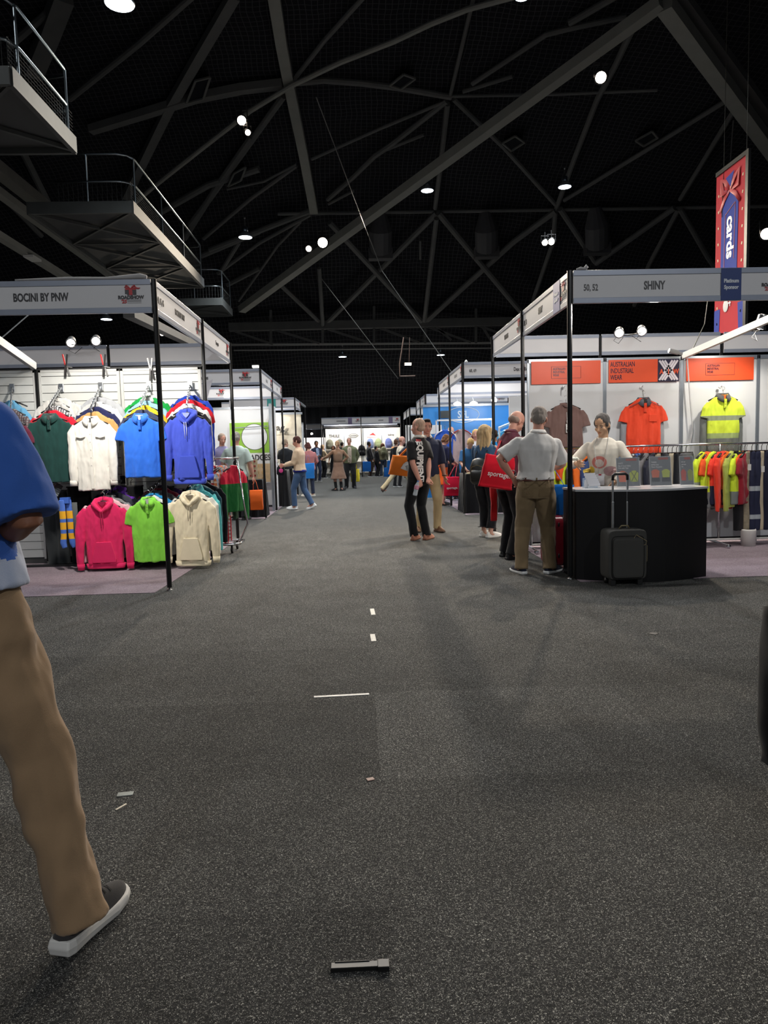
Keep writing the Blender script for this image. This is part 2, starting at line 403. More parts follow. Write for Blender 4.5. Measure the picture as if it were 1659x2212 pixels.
    if k != 'bald':
        if k == 'shaved':
            m.ell(Hd((0, -.02, .152)), (.0785, .0905, .0905), 20, 14, rot3); m.ell(Hd((0, -.04, .1)), (.07, .064, .055), 16, 10, rot3)
        elif k == 'fringe':
            m.ell(Hd((0, -.036, .115)), (.0775, .075, .052), 20, 12, rot3)
        else:
            m.ell(Hd((0, -.018, .162)), (.0805, .095, .084), 22, 14, rot3); m.ell(Hd((0, -.047, .118)), (.0765, .068, .07), 20, 12, rot3)
            for sx in (-1, 1): m.ell(Hd((sx*.066, .008, .14)), (.018, .04, .045), 12, 8, rot3)
            if hair.get('quiff'): m.ell(Hd((0, .055, .215)), (.055, .045, .025), 14, 8, rot3)
            if k == 'long':
                ln = hair.get('len', .32)
                for sx in (-1, -.5, 0, .5, 1):
                    m.tube([Hd((sx*.05, -.05, .2)), Hd((sx*.075, -.055, .12)), Hd((sx*.085, -.06+abs(sx)*.03, .02)), Hd((sx*.09, -.075+abs(sx)*.035, -.1)), Hd((sx*.075, -.085+abs(sx)*.03, .1-ln))], [.03, .042, .042, .036, .012], 12)
                for sx in (-1, 1): m.tube([Hd((sx*.03, .05, .215)), Hd((sx*.078, .035, .17)), Hd((sx*.088, .02, .08)), Hd((sx*.085, .01, -.02)), Hd((sx*.075, .0, .12-ln))], [.016, .022, .022, .024, .01], 10)
            if k == 'bob':
                for sx in (-1, 1): m.tube([Hd((sx*.04, .045, .215)), Hd((sx*.08, .02, .16)), Hd((sx*.086, -.005, .08)), Hd((sx*.075, -.03, .02))], [.02, .028, .028, .014], 10)
                m.ell(Hd((0, -.06, .06)), (.078, .045, .06), 16, 10, rot3)
            if k == 'pony':
                m.ell(Hd((0, -.115, .13)), .03, 12, 8); m.tube([Hd((0, -.11, .13)), Hd((.0, -.15, .09)), Hd((.01, -.155, .02)), Hd((.02, -.12, -.07))], [.022, .03, .028, .008], 12)
            if k == 'bun': m.ell(Hd((0, -.1, .2)), (.045, .045, .04), 14, 10)
        ho = m.build('hair', hc, root, rem=min(.008, vox), sm=1, disp=dict(amp=.006, f=(40, 40, 12), seed=seed))
    if hair.get('clips'):
        pass
    # --- top
    o = .016; t = top; hem = t.get('hem', .88); m = MB(); lo = t.get('loose', 1.0)
    rs = [(z, rx*g*lo+o, ry*g*lo+o, yo) for z, rx, ry, yo in T if z > hem+.03]
    def prof(z):
        for i in range(len(T)-1):
            if T[i][0] <= z <= T[i+1][0]:
                q = (z-T[i][0])/(T[i+1][0]-T[i][0]); return [T[i][j]*(1-q)+T[i+1][j]*q for j in range(4)]
        return list(T[0])
    zz, rx, ry, yo = prof(hem); rs = [(hem, rx*g*lo+o*1.25, ry*g*lo+o*1.25, yo)]+rs
    if t.get('tuck'): rs = [(hem-.012, rs[0][1]*.9, rs[0][2]*.9, rs[0][3])]+rs
    m.loft([uring(*q) for q in rs]+[uring(1.478, .066*g+.006, .064*g, -.012)])
    sl = t.get('sl', 'short')
    for sgn, sh, el, wr in ((-1, SL, eL, wL), (1, SR, eR, wR)):
        m.ell(sh+V((0, 0, -.006)), (.058*g, .06*g, .058), 14, 10)
        w = t.get('w', 1.0)
        if sl == 'short': m.tube([sh, sh.lerp(el, .5), sh.lerp(el, t.get('slen', .86))], [.057*g, .063*g*w, .066*g*w], 18)
        elif sl == 'long': m.tube([sh, sh.lerp(el, .5), el, el.lerp(wr, .45), el.lerp(wr, .97)], [.057*g, .058*g*w, .054*g*w, .048*g*w, .038*w], 18)
        elif sl == 'elbow': m.tube([sh, sh.lerp(el, .5), el, el.lerp(wr, .22)], [.058*g, .062*g*w, .06*g*w, .056*g*w], 18)
    tm = t.get('mat') or cloth(*t['c'])
    shirt = m.build(t.get('name', 'shirt'), tm, root, rem=max(vox, .007), sm=3, disp=dict(amp=t.get('fold', .008), f=(9, 9, 5), seed=seed))
    if t.get('two'):
        shirt.data.materials.append(cloth(*t['two']))
        segs = [(SL, eL), (SR, eR)]
        for p in shirt.data.polygons:
            c = p.center; ok = c.z < t.get('twoz', 1.3)
            for a_, b_ in segs:
                d_ = b_-a_; q_ = max(0, min(1, (c-a_).dot(d_)/d_.length_squared))
                if (c-(a_+d_*q_)).length < .112: ok = False; break
            if ok: p.material_index = 1
    if t.get('open'):      # jacket worn open over another top
        mm = MB(); fw = .062
        for zz in (0,):
            pts = []
            for z in (hem+.0, 1.0, 1.1, 1.2, 1.3, 1.38, 1.44):
                q = prof(z); pts.append((z, q[2]*g*lo+o*1.2+q[3]+.004))
            mm.loft([[U((-fw*(1.1 if z < 1.4 else .6), y, z), max(0, min(1, (z-.88)/.25))) for z, y in pts], [U((fw*(1.1 if z < 1.4 else .6), y, z), max(0, min(1, (z-.88)/.25))) for z, y in pts]], cap=False, closed=False)
        md = decal(mm.mesh(), shirt, U((0, -1, 1.2))-U((0, 0, 1.2)), .004)
        link(md, 'undershirt', cloth(*t['open']), root, smooth=True)
    if collar:
        mm = MB(); pts = []
        for i in range(15):
            a = PI/2+.35+(2*PI-.7)*i/14
            pts.append(U((math.cos(a)*.062*g, math.sin(a)*.062*g-.012+(.012 if math.sin(a) > 0 else 0), 1.492-.018*max(0, math.sin(a)))))
        r1 = [p+V((0, 0, .026)) for p in pts]; cen = U((0, -.012, 1.49))
        r2 = [p+(p-cen).normalized()*.022+V((0, 0, -.012)) for p in pts]
        mm.loft([pts, r1, r2], cap=False, closed=False)
        c = mm.build('collar', cloth(*collar), root, smooth=True); q = c.modifiers.new('s', 'SOLIDIFY'); q.thickness = .004
    # --- bottoms
    m = MB(); k = bot['kind']; bl = bot.get('loose', 1.0); hz = HZ-.91; ww = bot.get('waist', 1.02)
    if k == 'pants':
        cuff = bot.get('cuff', .05)
        def pr(z, ex=.012): q = prof(max(.84, z)); return ring((0, 0, z+hz), q[1]*g+ex, q[2]*g+ex+.004, 28, None, .9, q[3])
        rr = [pr(.8, .0), pr(.86), pr(.92), pr(.97), pr(ww)]
        m.loft(rr)
        for hp_, kn, an in ((hL, kL, aL2), (hR, kR, aR2)):
            ce = an+(an-kn).normalized()*(.06-cuff)
            m.tube([hp_+V((0, 0, .02)), hp_.lerp(kn, .25), hp_.lerp(kn, .6), kn, kn.lerp(an, .5), kn.lerp(an, .85), ce], [.094*g, .096*g*bl, .083*g*bl, .07*g*bl, .063*g*bl, .062*bl*(.5+.5*g), .066*bl*(.5+.5*g)*bot.get('hemw', 1)], 20)
    elif k in ('skirt', 'dress'):
        zb = bot['len']; fl = bot.get('flare', .03)
        rr = []
        for z in (zb, zb+.1, .75, .84, .92, 1.0, 1.05):
            if z < zb: continue
            q = prof(max(.84, z)); ex = .018+fl*max(0, (.92-z))/.4; rr.append((z, q[1]*g+ex, q[2]*g+ex+.01, q[3]))
        rr.sort(); m.loft([ring((0, 0, z+hz), a_, b_, 28, None, .92, c_) for z, a_, b_, c_ in rr])
    bm_ = bot.get('mat') or cloth(*bot['c'])
    pants = m.build({'pants': 'trousers'}.get(k, k), bm_, root, rem=max(vox, .007), sm=3, disp=dict(amp=bot.get('fold', .009), f=(9, 9, 6), seed=seed+9))
    if belt:
        mm = MB(); q = prof(1.0); mm.loft([ring((0, 0, .985+hz), q[1]*g+.02, q[2]*g+.024, 32, None, .9, q[3]), ring((0, 0, 1.02+hz), q[1]*g+.018, q[2]*g+.022, 32, None, .9, q[3])]); mm.build('belt', plastic(*belt), root, smooth=False)
    # --- shoes
    sc, so = shoe
    for an, f, kn in ((aL2, footL, kL), (aR2, footR, kR)):
        yaw = R(-f[2]); tilt = R(f[3]) if len(f) > 3 else 0
        Mx = Matrix.Translation(an-V((0, 0, .085))) @ Matrix.Translation((0, 0, .085)) @ Matrix.Rotation(yaw, 4, 'Z') @ Matrix.Rotation(-tilt, 4, 'X') @ Matrix.Translation((0, 0, -.085))
        outline = [(-.075, .028), (-.055, .036), (.0, .036), (.06, .04), (.12, .047), (.165, .045), (.195, .034), (.21, .015)]
        tall = bot.get('boot', 0); stk = bot.get('solet', .024)
        hgt = [.078, .1, .107, .098, .08, .068, .058, .046]
        mm = MB(); rings = []
        for (y, w), hh in zip(outline, hgt):
            rings.append([Mx @ V((w*math.cos(a)*(1 if math.sin(a) < .2 else .82), y, .022+max(0, math.sin(a))*(hh-.022)-max(0, -math.sin(a))*.004)) for a in [2*PI*j/16 for j in range(16)]])
        mm.loft(rings)
        if tall: mm.tube([Mx @ V((0, -.01, .06)), an.lerp(kn, .3), an.lerp(kn, .75)], [.05, .055, .06], 16)
        so_ = mm.build('shoe', plastic(*sc, rough=.6) if not bot.get('softshoe') else cloth(*sc), root, smooth=True, sub=1)
        if so:
            mm = MB(); zf = lambda y, k: ((0, .55, 1)[k]*stk*(1.35-2.1*(y+.075) if y < .08 else 1.02)+max(0, y-.12)*.16*(1-.4*k/2)); wf = (1.0, 1.08, .99)
            mm.loft([[Mx @ V((w*wf[k_]*sx_, y+(-.006 if y < -.07 and k_ == 1 else 0), zf(y, k_))) for (y, w), sx_ in [(q, 1) for q in outline]+[(q, -1) for q in outline[::-1]]] for k_ in (0, 1, 2)])
            me = mm.mesh(); q = link(me, 'sole', plastic(*so, rough=.7), so_, bevel=.004)
    root['_j'] = 0
    del root['_j']
    JW = Matrix.Translation(V(loc)) @ Matrix.Rotation(R(-face), 4, 'Z') @ Matrix.Scale(S, 4)
    return dict(root=root, shirt=shirt, pants=pants, body=body, M=JW, U=U, wL=JW @ wL, wR=JW @ wR, sL=JW @ SL, sR=JW @ SR, eL=JW @ eL, eR=JW @ eR, Hd=lambda p: JW @ Hd(p), lU=U, lwL=wL, lwR=wR)
def tote(label, topc, w, hgt, d, rz, col, strap_top, strapc=None, group=None, tilt=0, text=None, name='tote_bag', flare=.0, textsize=.07, seed=3, side=-1, rx=0):
    """open shopping bag; topc = world centre of its rim; strap_top = world point where the straps are held"""
    root = thing(name, label, 'bag', (topc[0], topc[1], topc[2]-hgt), 0, group)
    root.rotation_euler = (R(rx), R(tilt), R(rz)); m = MB(); nz = 16; rings = []
    for i in range(nz+1):
        t = i/nz; ww = w/2*(1+flare*(1-t)); dd = d/2*(.35+.65*math.sin(PI*min(1, (1-t)*.9+.12)) if t > .0 else .6)
        rr = []
        for k in range(32):
            a = 2*PI*k/32; ca, sa = math.cos(a), math.sin(a)
            rr.append(V((ww*math.copysign(abs(ca)**.2, ca), dd*math.copysign(abs(sa)**.5, sa), hgt*t)))
        rings.append(rr)
    m.loft(rings); sub = m.mesh(); body = link(sub, 'bag_body', cloth(*col), root, smooth=True)
    sub2 = sub.copy(); displace(sub2, amp=.014, f=(9, 9, 5), seed=seed); sub2.materials.clear(); sub2.materials.append(cloth(*col)); body.data = sub2
    body.name = 'bag_body'
    for p in sub2.polygons: p.use_smooth = True
    inv = (Matrix.Translation(root.location) @ root.rotation_euler.to_matrix().to_4x4()).inverted()
    st = inv @ V(strap_top)
    for sy in (-1, 1):
        mm = MB(); a = V((-w*.22, sy*d*.18, hgt*.9)); b = V((w*.22, sy*d*.18, hgt*.9)); c = st+V((0, sy*.012, 0))
        pts = [a, a.lerp(c, .5)+V((-.012, 0, 0)), c+V((-.02, 0, -.005)), c+V((.02, 0, -.005)), b.lerp(c, .5)+V((.012, 0, 0)), b]
        mm.tube(pts, [(.0025, .014)]*6, 8); mm.build('handle', cloth(*(strapc or col)), root, smooth=True)
    if text:
        me = textmesh(text, textsize, 1, 0, .0012); me.transform(Matrix.Translation((0, side*d, hgt*.42)) @ (FRONT if side < 0 else Matrix.Rotation(PI, 4, 'Z') @ FRONT))
        me = decal(me, body, (0, -side, 0), .003); link(me, 'lettering', plastic(240, 236, 236), body)
    return root
# ------------------------------------------------ floor
def carpet_mat(name, dark, light, fleck, strip=False, fl=.62, patches=()):
    m, nt, b = newmat(name); N = nt.nodes; L = nt.links
    g = N.new('ShaderNodeNewGeometry')
    n1 = N.new('ShaderNodeTexNoise'); n1.inputs['Scale'].default_value = 3; n1.inputs['Detail'].default_value = 4; L.new(g.outputs['Position'], n1.inputs['Vector'])
    mp = N.new('ShaderNodeMapping'); mp.inputs['Scale'].default_value = (230, 260, 200); L.new(g.outputs['Position'], mp.inputs[0])
    n2 = N.new('ShaderNodeTexNoise'); n2.inputs['Scale'].default_value = 1; n2.inputs['Detail'].default_value = 2.5; n2.inputs['Distortion'].default_value = 1.6; L.new(mp.outputs[0], n2.inputs['Vector'])
    n3 = N.new('ShaderNodeTexNoise'); n3.inputs['Scale'].default_value = 70; n3.inputs['Detail'].default_value = 3; L.new(g.outputs['Position'], n3.inputs['Vector'])
    a = N.new('ShaderNodeMix'); a.data_type = 'RGBA'; a.inputs[6].default_value = rgb(*dark); a.inputs[7].default_value = rgb(*light)
    mm = N.new('ShaderNodeMapRange'); mm.inputs[1].default_value = .3; mm.inputs[2].default_value = .7; L.new(n3.outputs['Fac'], mm.inputs[0]); L.new(mm.outputs[0], a.inputs[0])
    c = N.new('ShaderNodeMix'); c.data_type = 'RGBA'; c.inputs[7].default_value = rgb(*fleck); L.new(a.outputs[2], c.inputs[6])
    cr = N.new('ShaderNodeMapRange'); cr.inputs[1].default_value = fl-.04; cr.inputs[2].default_value = fl+.06; L.new(n2.outputs['Fac'], cr.inputs[0]); L.new(cr.outputs[0], c.inputs[0])
    out = c.outputs[2]
    # slow change of tone where the pile was walked on, and rolls of carpet laid side by side
    v = N.new('ShaderNodeMapRange'); v.inputs[1].default_value = .3; v.inputs[2].default_value = .7; v.inputs[3].default_value = .88; v.inputs[4].default_value = 1.12; L.new(n1.outputs['Fac'], v.inputs[0])
    fac = v.outputs[0]
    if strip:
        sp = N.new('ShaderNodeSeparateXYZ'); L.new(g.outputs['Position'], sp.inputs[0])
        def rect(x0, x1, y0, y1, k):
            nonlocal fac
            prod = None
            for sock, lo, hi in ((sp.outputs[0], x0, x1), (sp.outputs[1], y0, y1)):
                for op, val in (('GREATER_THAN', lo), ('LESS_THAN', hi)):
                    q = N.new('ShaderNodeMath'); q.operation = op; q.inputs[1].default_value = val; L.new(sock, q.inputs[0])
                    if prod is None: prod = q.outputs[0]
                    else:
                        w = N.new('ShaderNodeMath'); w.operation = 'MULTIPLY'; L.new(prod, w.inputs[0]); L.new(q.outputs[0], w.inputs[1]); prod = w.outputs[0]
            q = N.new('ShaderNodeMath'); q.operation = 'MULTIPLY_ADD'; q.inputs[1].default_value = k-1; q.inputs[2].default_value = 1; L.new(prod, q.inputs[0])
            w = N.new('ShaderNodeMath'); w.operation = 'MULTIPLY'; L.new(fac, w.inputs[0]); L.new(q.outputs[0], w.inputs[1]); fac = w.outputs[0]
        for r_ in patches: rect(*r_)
    sc = N.new('ShaderNodeVectorMath'); sc.operation = 'SCALE'; L.new(out, sc.inputs[0]); L.new(fac, sc.inputs['Scale'])
    L.new(sc.outputs[0], b.inputs['Base Color']); b.inputs['Roughness'].default_value = .95; b.inputs['Specular IOR Level'].default_value = .15
    bp = N.new('ShaderNodeBump'); bp.inputs['Strength'].default_value = .5; bp.inputs['Distance'].default_value = .003; L.new(n2.outputs['Fac'], bp.inputs['Height']); L.new(bp.outputs['Normal'], b.inputs['Normal'])
    return m
XS = .05   # carpet seam down the aisle
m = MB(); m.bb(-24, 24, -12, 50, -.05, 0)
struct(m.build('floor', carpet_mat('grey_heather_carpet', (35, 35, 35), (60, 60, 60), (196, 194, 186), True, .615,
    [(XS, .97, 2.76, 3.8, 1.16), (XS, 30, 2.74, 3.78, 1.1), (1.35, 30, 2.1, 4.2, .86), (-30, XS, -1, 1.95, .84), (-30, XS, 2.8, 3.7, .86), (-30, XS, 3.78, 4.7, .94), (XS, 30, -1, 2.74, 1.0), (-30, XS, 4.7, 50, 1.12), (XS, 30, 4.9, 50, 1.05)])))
pink = carpet_mat('lilac_heather_carpet', (118, 103, 112), (150, 134, 142), (205, 192, 196), False, .6)
def rug(poly, name, label):
    m = MB(); v0 = [V((x, y, .001)) for x, y in poly]; v1 = [V((x, y, .005)) for x, y in poly]; m.loft([v0, v1])
    o = m.build(name, pink); tag(o, label, 'carpet'); return o
rug([(-6.2, 6.86), (-2.02, 6.86), (-1.93, 9.7), (-1.93, 10.95), (-6.2, 10.95)], 'carpet_tile_area', 'lilac carpet laid inside the left booth under the shirts')
rug([(2.12, 6.74), (8, 6.74), (8, 10.8), (2.12, 10.8)], 'carpet_tile_area', 'lilac carpet laid inside the right booth behind the black counter')
rug([(-6.2, 14.4), (-1.93, 14.4), (-1.93, 18.1), (-6.2, 18.1)], 'carpet_tile_area', 'lilac carpet inside the badge booth beyond the cross aisle')
rug([(2.1, 14.0), (8, 14.0), (8, 18.1), (2.1, 18.1)], 'carpet_tile_area', 'lilac carpet under the black clothed table of the right-hand booth')
def tape(px, py, w, l, rz, label, col=(190, 188, 180), z=.002, name='tape_strip'):
    p = atZ(px, py, 0); m = MB(); m.box((0, 0, z), (w, l, .003), Matrix.Rotation(R(rz), 3, 'Z'))
    for i in range(1): pass
    m.v = [(x+p.x, y+p.y, zz) for x, y, zz in m.v]
    return tag(m.build(name, solid(col, rough=.6, var=.2, scale=60)), label, 'tape')
tape(805, 1322, .035, .22, 2, 'short pale tape strip on the carpet seam, the farther one of the pair')
tape(806, 1378, .035, .19, 2, 'short pale tape strip on the carpet seam, the nearer one of the pair')
tape(738, 1503, .3, .022, 3, 'long thin white tape strip lying across the aisle carpet', (235, 225, 215))
tape(271, 1716, .06, .03, 8, 'scrap of greyish tape on the carpet near the shoe', (150, 155, 150), name='tape_scrap')
tape(262, 1744, .008, .05, -30, 'tiny cream paper scrap on the carpet beside the trouser leg', (215, 205, 185), name='paper_scrap')
tape(800, 1684, .03, .022, 20, 'tiny pinkish scrap on the seam in the middle of the floor', (150, 120, 110), name='paper_scrap')
tape(1412, 1369, .06, .05, 45, 'dark triangular scrap on the floor in front of the counter', (28, 28, 30), name='tape_scrap')
p = atZ(778, 2092, 0); m = MB(); m.box((p.x, p.y, .006), (.15, .022, .012)); m.box((p.x+.06, p.y-.003, .008), (.03, .03, .014)); m.box((p.x-.02, p.y+.01, .0125), (.09, .004, .003))
tag(m.build('floor_clip', plastic(22, 22, 22), bevel=.002), 'flat black plastic clip lying on the carpet at the bottom', 'clip')

# ------------------------------------------------ dark hall shell
def roofz(x, y):
    z = 15.0-.0085*(y-12)**2-.006*x*x
    if y > 28: z -= .026*(y-28)**2
    return z
def atRoof(px, py, k=.985):
    d = ray(px, py); lo, hi = 3.0, 80.0
    for _ in range(50):
        t = (lo+hi)/2; p = d*t
        if p.y > 42 or p.z+CH > roofz(p.x, p.y): hi = t
        else: lo = t
    return d*(lo*k)+V((0, 0, CH))
def net_mat():
    m, nt, b = newmat('black_ceiling_with_net'); N = nt.nodes; L = nt.links
    g = N.new('ShaderNodeNewGeometry'); sp = N.new('ShaderNodeSeparateXYZ')
    nz = N.new('ShaderNodeTexNoise'); nz.inputs['Scale'].default_value = .6; L.new(g.outputs['Position'], nz.inputs['Vector'])
    ad = N.new('ShaderNodeVectorMath'); ad.operation = 'MULTIPLY_ADD'; ad.inputs[1].default_value = (.3, .3, .3); L.new(nz.outputs['Color'], ad.inputs[0]); L.new(g.outputs['Position'], ad.inputs[2])
    L.new(ad.outputs[0], sp.inputs[0]); ms = []
    for i in (0, 1):
        a = N.new('ShaderNodeMath'); a.operation = 'MULTIPLY'; a.inputs[1].default_value = 5.5; L.new(sp.outputs[i], a.inputs[0])
        f = N.new('ShaderNodeMath'); f.operation = 'FRACT'; L.new(a.outputs[0], f.inputs[0])
        l = N.new('ShaderNodeMath'); l.operation = 'LESS_THAN'; l.inputs[1].default_value = .12; L.new(f.outputs[0], l.inputs[0]); ms.append(l)
    mx = N.new('ShaderNodeMath'); mx.operation = 'MAXIMUM'; L.new(ms[0].outputs[0], mx.inputs[0]); L.new(ms[1].outputs[0], mx.inputs[1])
    c = N.new('ShaderNodeMix'); c.data_type = 'RGBA'; c.inputs[6].default_value = (.012, .012, .014, 1); c.inputs[7].default_value = (.042, .042, .045, 1); L.new(mx.outputs[0], c.inputs[0])
    L.new(c.outputs[2], b.inputs['Base Color']); b.inputs['Roughness'].default_value = .95; b.inputs['Specular IOR Level'].default_value = .05
    return m
m = MB(); nx, ny = 24, 40; vs = []
for j in range(ny+1):
    for i in range(nx+1):
        x = -24+48*i/nx; y = -4+47*j/ny; vs.append(V((x, y, max(4, roofz(x, y)))))
for dz in (0, .3): pass
top = [v+V((0, 0, .25)) for v in vs]; n0 = len(vs); fs = []
for j in range(ny):
    for i in range(nx):
        a = j*(nx+1)+i; fs.append((a, a+1, a+nx+2, a+nx+1)); fs.append((a+n0, a+nx+1+n0, a+nx+2+n0, a+1+n0))
m.add(vs+top, fs); o = m.build('ceiling', net_mat(), smooth=True); struct(o)
dark = solid((30, 31, 34), rough=.95, spec=.05, var=.15, scale=2)
m = MB(); n = 200; poly = [(-24+48*i/n, 44.5+.12*math.sin(i*1.9)) for i in range(n+1)]
m.loft([[V((x, y, z)) for x, y in poly]+[V((x, 44.8, z)) for x, y in reversed(poly)] for z in (0, 8.6)])
struct(m.build('wall_back', solid((27, 28, 31), rough=.95, spec=.05, var=.1, scale=3)))
m = MB(); m.bb(-24.2, -24, -4, 44.6, 0, 11.5); struct(m.build('wall_left', dark))
m = MB(); m.bb(24, 24.2, -4, 44.6, 0, 11.5); struct(m.build('wall_right', dark))

# ------------------------------------------------ roof steel
steel = solid((128, 128, 122), rough=.7, var=.08, scale=2, spec=.2); steel2 = solid((90, 90, 89), rough=.75, var=.1, scale=2, spec=.15)
def truss(label, segs, name='roof_truss'):
    root = thing(name, label, 'roof truss', (0, 20, 11))
    for pts, w, k, mt in segs:
        m = MB(); P = []
        for i in range(len(pts)-1):
            (a, b), (c, d) = pts[i], pts[i+1]; n = max(1, int(math.hypot(c-a, d-b)/60)) if k > .96 else 1
            for q in range(n): P.append(atRoof(a+(c-a)*q/n, b+(d-b)*q/n, k))
        P.append(atRoof(*pts[-1], k))
        if k <= .96:      # straight chord below the roof skin
            A, B = atRoof(*pts[0], k), atRoof(*pts[-1], k); P = [A, B]
        if w > .28: 
            for i in range(len(P)-1): m.bar(P[i], P[i+1]+(P[i+1]-P[i]).normalized()*.05, w, w*.8)
        else: m.tube(P, w/2, 8)
        m.build('beam', mt, root, world=True)
    return root
truss('wide arched steel rib crossing the dark roof at upper left of the aisle', [([(590, -20), (607, 90), (625, 185), (655, 330), (678, 455)], .34, .985, steel),
    ([(1130, -12), (1010, 20), (930, 52), (850, 90), (735, 135), (630, 185), (540, 240), (440, 318), (330, 405), (268, 458)], .16, .97, steel),
    ([(610, 182), (520, 192), (420, 212), (330, 240), (198, 280)], .3, .985, steel2), ([(632, 180), (700, 174), (780, 180), (860, 190), (975, 210)], .2, .985, steel2),
    ([(632, 175), (700, 88), (790, -12)], .15, .985, steel2), ([(612, 207), (450, 433), (410, 486)], .24, .985, steel2), ([(973, 205), (1024, -10)], .13, .985, steel2)])
truss('long straight main chord running diagonally down across the dark roof', [([(1428, 6), (1200, 135), (970, 266), (820, 365), (690, 460), (600, 560), (523, 668)], .36, .93, steel)])
truss('heavy twin girder slanting down the upper right of the roof', [([(1436, 10), (1550, 165), (1700, 370)], .42, .93, steel), ([(1470, -10), (1600, 160), (1720, 330)], .3, .96, steel2)])
truss('star of thin roof struts meeting at the node above the aisle', [([(967, 225), (955, 330), (940, 450)], .2, .985, steel2), ([(965, 218), (848, 310), (808, 338), (760, 385), (707, 431)], .2, .985, steel2), ([(963, 219), (820, 278), (673, 344)], .12, .985, steel2),
    ([(976, 208), (1200, 204), (1420, 195)], .1, .985, steel2), ([(980, 214), (1090, 320), (1200, 442)], .17, .985, steel2), ([(1000, 198), (1107, 165)], .13, .985, steel2), ([(1020, 181), (1179, 75), (1230, 62), (1353, 36)], .16, .985, steel2), ([(1230, 50), (1330, -8)], .2, .985, steel2), ([(808, 334), (916, 291)], .12, .985, steel2), ([(709, 441), (764, 412)], .12, .985, steel2)])
truss('roof struts joining at the node behind the right-hand hanging lamp', [([(1377, 40), (1330, 140), (1290, 215), (1240, 345), (1200, 455)], .2, .985, steel2), ([(1588, 234), (1469, 431)], .18, .985, steel2), ([(1576, 213), (1400, 322), (1218, 433)], .17, .985, steel2), ([(1195, 522), (1151, 650)], .2, .985, steel2), ([(1200, 455), (1195, 522)], .2, .985, steel2),
    ([(1584, 260), (1578, 345)], .04, .985, steel2)])
truss('zigzag of dark steel braces standing across the far roof', [([(600, 462), (900, 458), (1300, 452), (1700, 445)], .14, .985, steel2), ([(943, 460), (705, 698)], .26, .98, steel2), ([(947, 460), (1110, 655), (1140, 690)], .26, .975, steel2), ([(712, 480), (911, 694)], .26, .975, steel2), ([(921, 694), (1110, 522), (1200, 456)], .26, .98, steel2),
    ([(593, 603), (693, 698)], .22, .98, steel2), ([(1210, 451), (1286, 566)], .24, .98, steel2), ([(1286, 570), (1457, 449)], .24, .975, steel2), ([(1465, 453), (1401, 574), (1370, 660)], .2, .98, steel2), ([(1469, 451), (1528, 554), (1600, 660)], .22, .975, steel2), ([(943, 472), (917, 694)], .22, .97, steel2), ([(689, 579), (697, 702)], .2, .97, steel2), ([(908, 520), (908, 560)], .1, .97, steel2)])
truss('dark tubular roof ribs spreading behind the left lighting gantry', [([(506, -10), (430, 120), (365, 233), (304, 358), (272, 425)], .3, .985, steel2), ([(418, -10), (300, 95), (190, 183), (150, 215)], .18, .985, steel2), ([(137, -10), (105, 75), (72, 155)], .5, .985, steel2), ([(100, 30), (20, 100)], .2, .985, steel2),
    ([(490, 409), (570, 392), (640, 355)], .1, .985, steel2), ([(560, 365), (450, 400), (340, 462)], .26, .985, steel2), ([(543, 295), (470, 400), (398, 516)], .24, .985, steel2), ([(640, 358), (540, 430), (439, 516)], .16, .985, steel2), ([(560, 500), (435, 553)], .24, .985, steel2), ([(672, 455), (570, 495), (452, 540)], .24, .985, steel2), ([(670, 464), (560, 525), (470, 591)], .16, .985, steel2), ([(516, 523), (474, 591)], .2, .985, steel2), ([(560, 580), (490, 616)], .22, .985, steel2), ([(650, 478), (600, 530), (515, 650)], .13, .985, steel2),
    ([(40, 310), (115, 460)], .26, .985, steel2), ([(0, 420), (90, 510)], .2, .985, steel2)])
# box truss across the hall at the back, with light rails
root = thing('cross_truss', 'dark box truss spanning the hall behind the hanging lamps', 'roof truss', (1, 36, 6.5))
Yt = 36
def tb(a, b, w, mt=steel2, nm='beam'):
    m = MB(); A, B = atY(*a, Yt), atY(*b, Yt); m.bar(A, B, w, w); m.build(nm, mt, root, world=True)
tb((495, 707), (1140, 694), .38); tb((490, 655), (1140, 645), .07); tb((480, 632), (1120, 622), .05)
for a, b, w in [((500, 745), (1068, 741), .09), ((505, 757), (1068, 752), .05)]: tb(a, b, w, solid((150, 150, 145), rough=.5), 'light_rail')
for x in (585, 697, 808, 918, 1028): tb((x, 655), (x, 742), .12)
for a, b in [((508, 716), (590, 744)), ((593, 712), (690, 742)), ((700, 708), (800, 741)), ((815, 706), (905, 740)), ((920, 704), (1017, 740)), ((1030, 702), (1100, 728)), ((940, 704), (975, 735)), ((1040, 702), (1062, 738))]: tb(a, b, .1)
root2 = thing('rear_gantry', 'dark gantry with small fittings high on the back curtain', 'gantry', (1, 40, 5)); Yg = 40
for (a, b, w) in [((495, 668), (1130, 655), .1), ((500, 690), (1120, 678), .08), ((600, 800), (1100, 795), .05)]:
    m = MB(); m.bar(atY(*a, Yg), atY(*b, Yg), w, w); m.build('rail', steel2, root2, world=True)
for i, x in enumerate((551, 640, 690, 742, 780, 792, 846, 900, 1000, 1075, 1098)):
    m = MB(); m.box(atY(x, 664+(i % 3)*5-(x-551)*.02, Yg-.2), (.16, .16, .16)); m.build('fitting', solid((140, 140, 140)), root2, world=True)

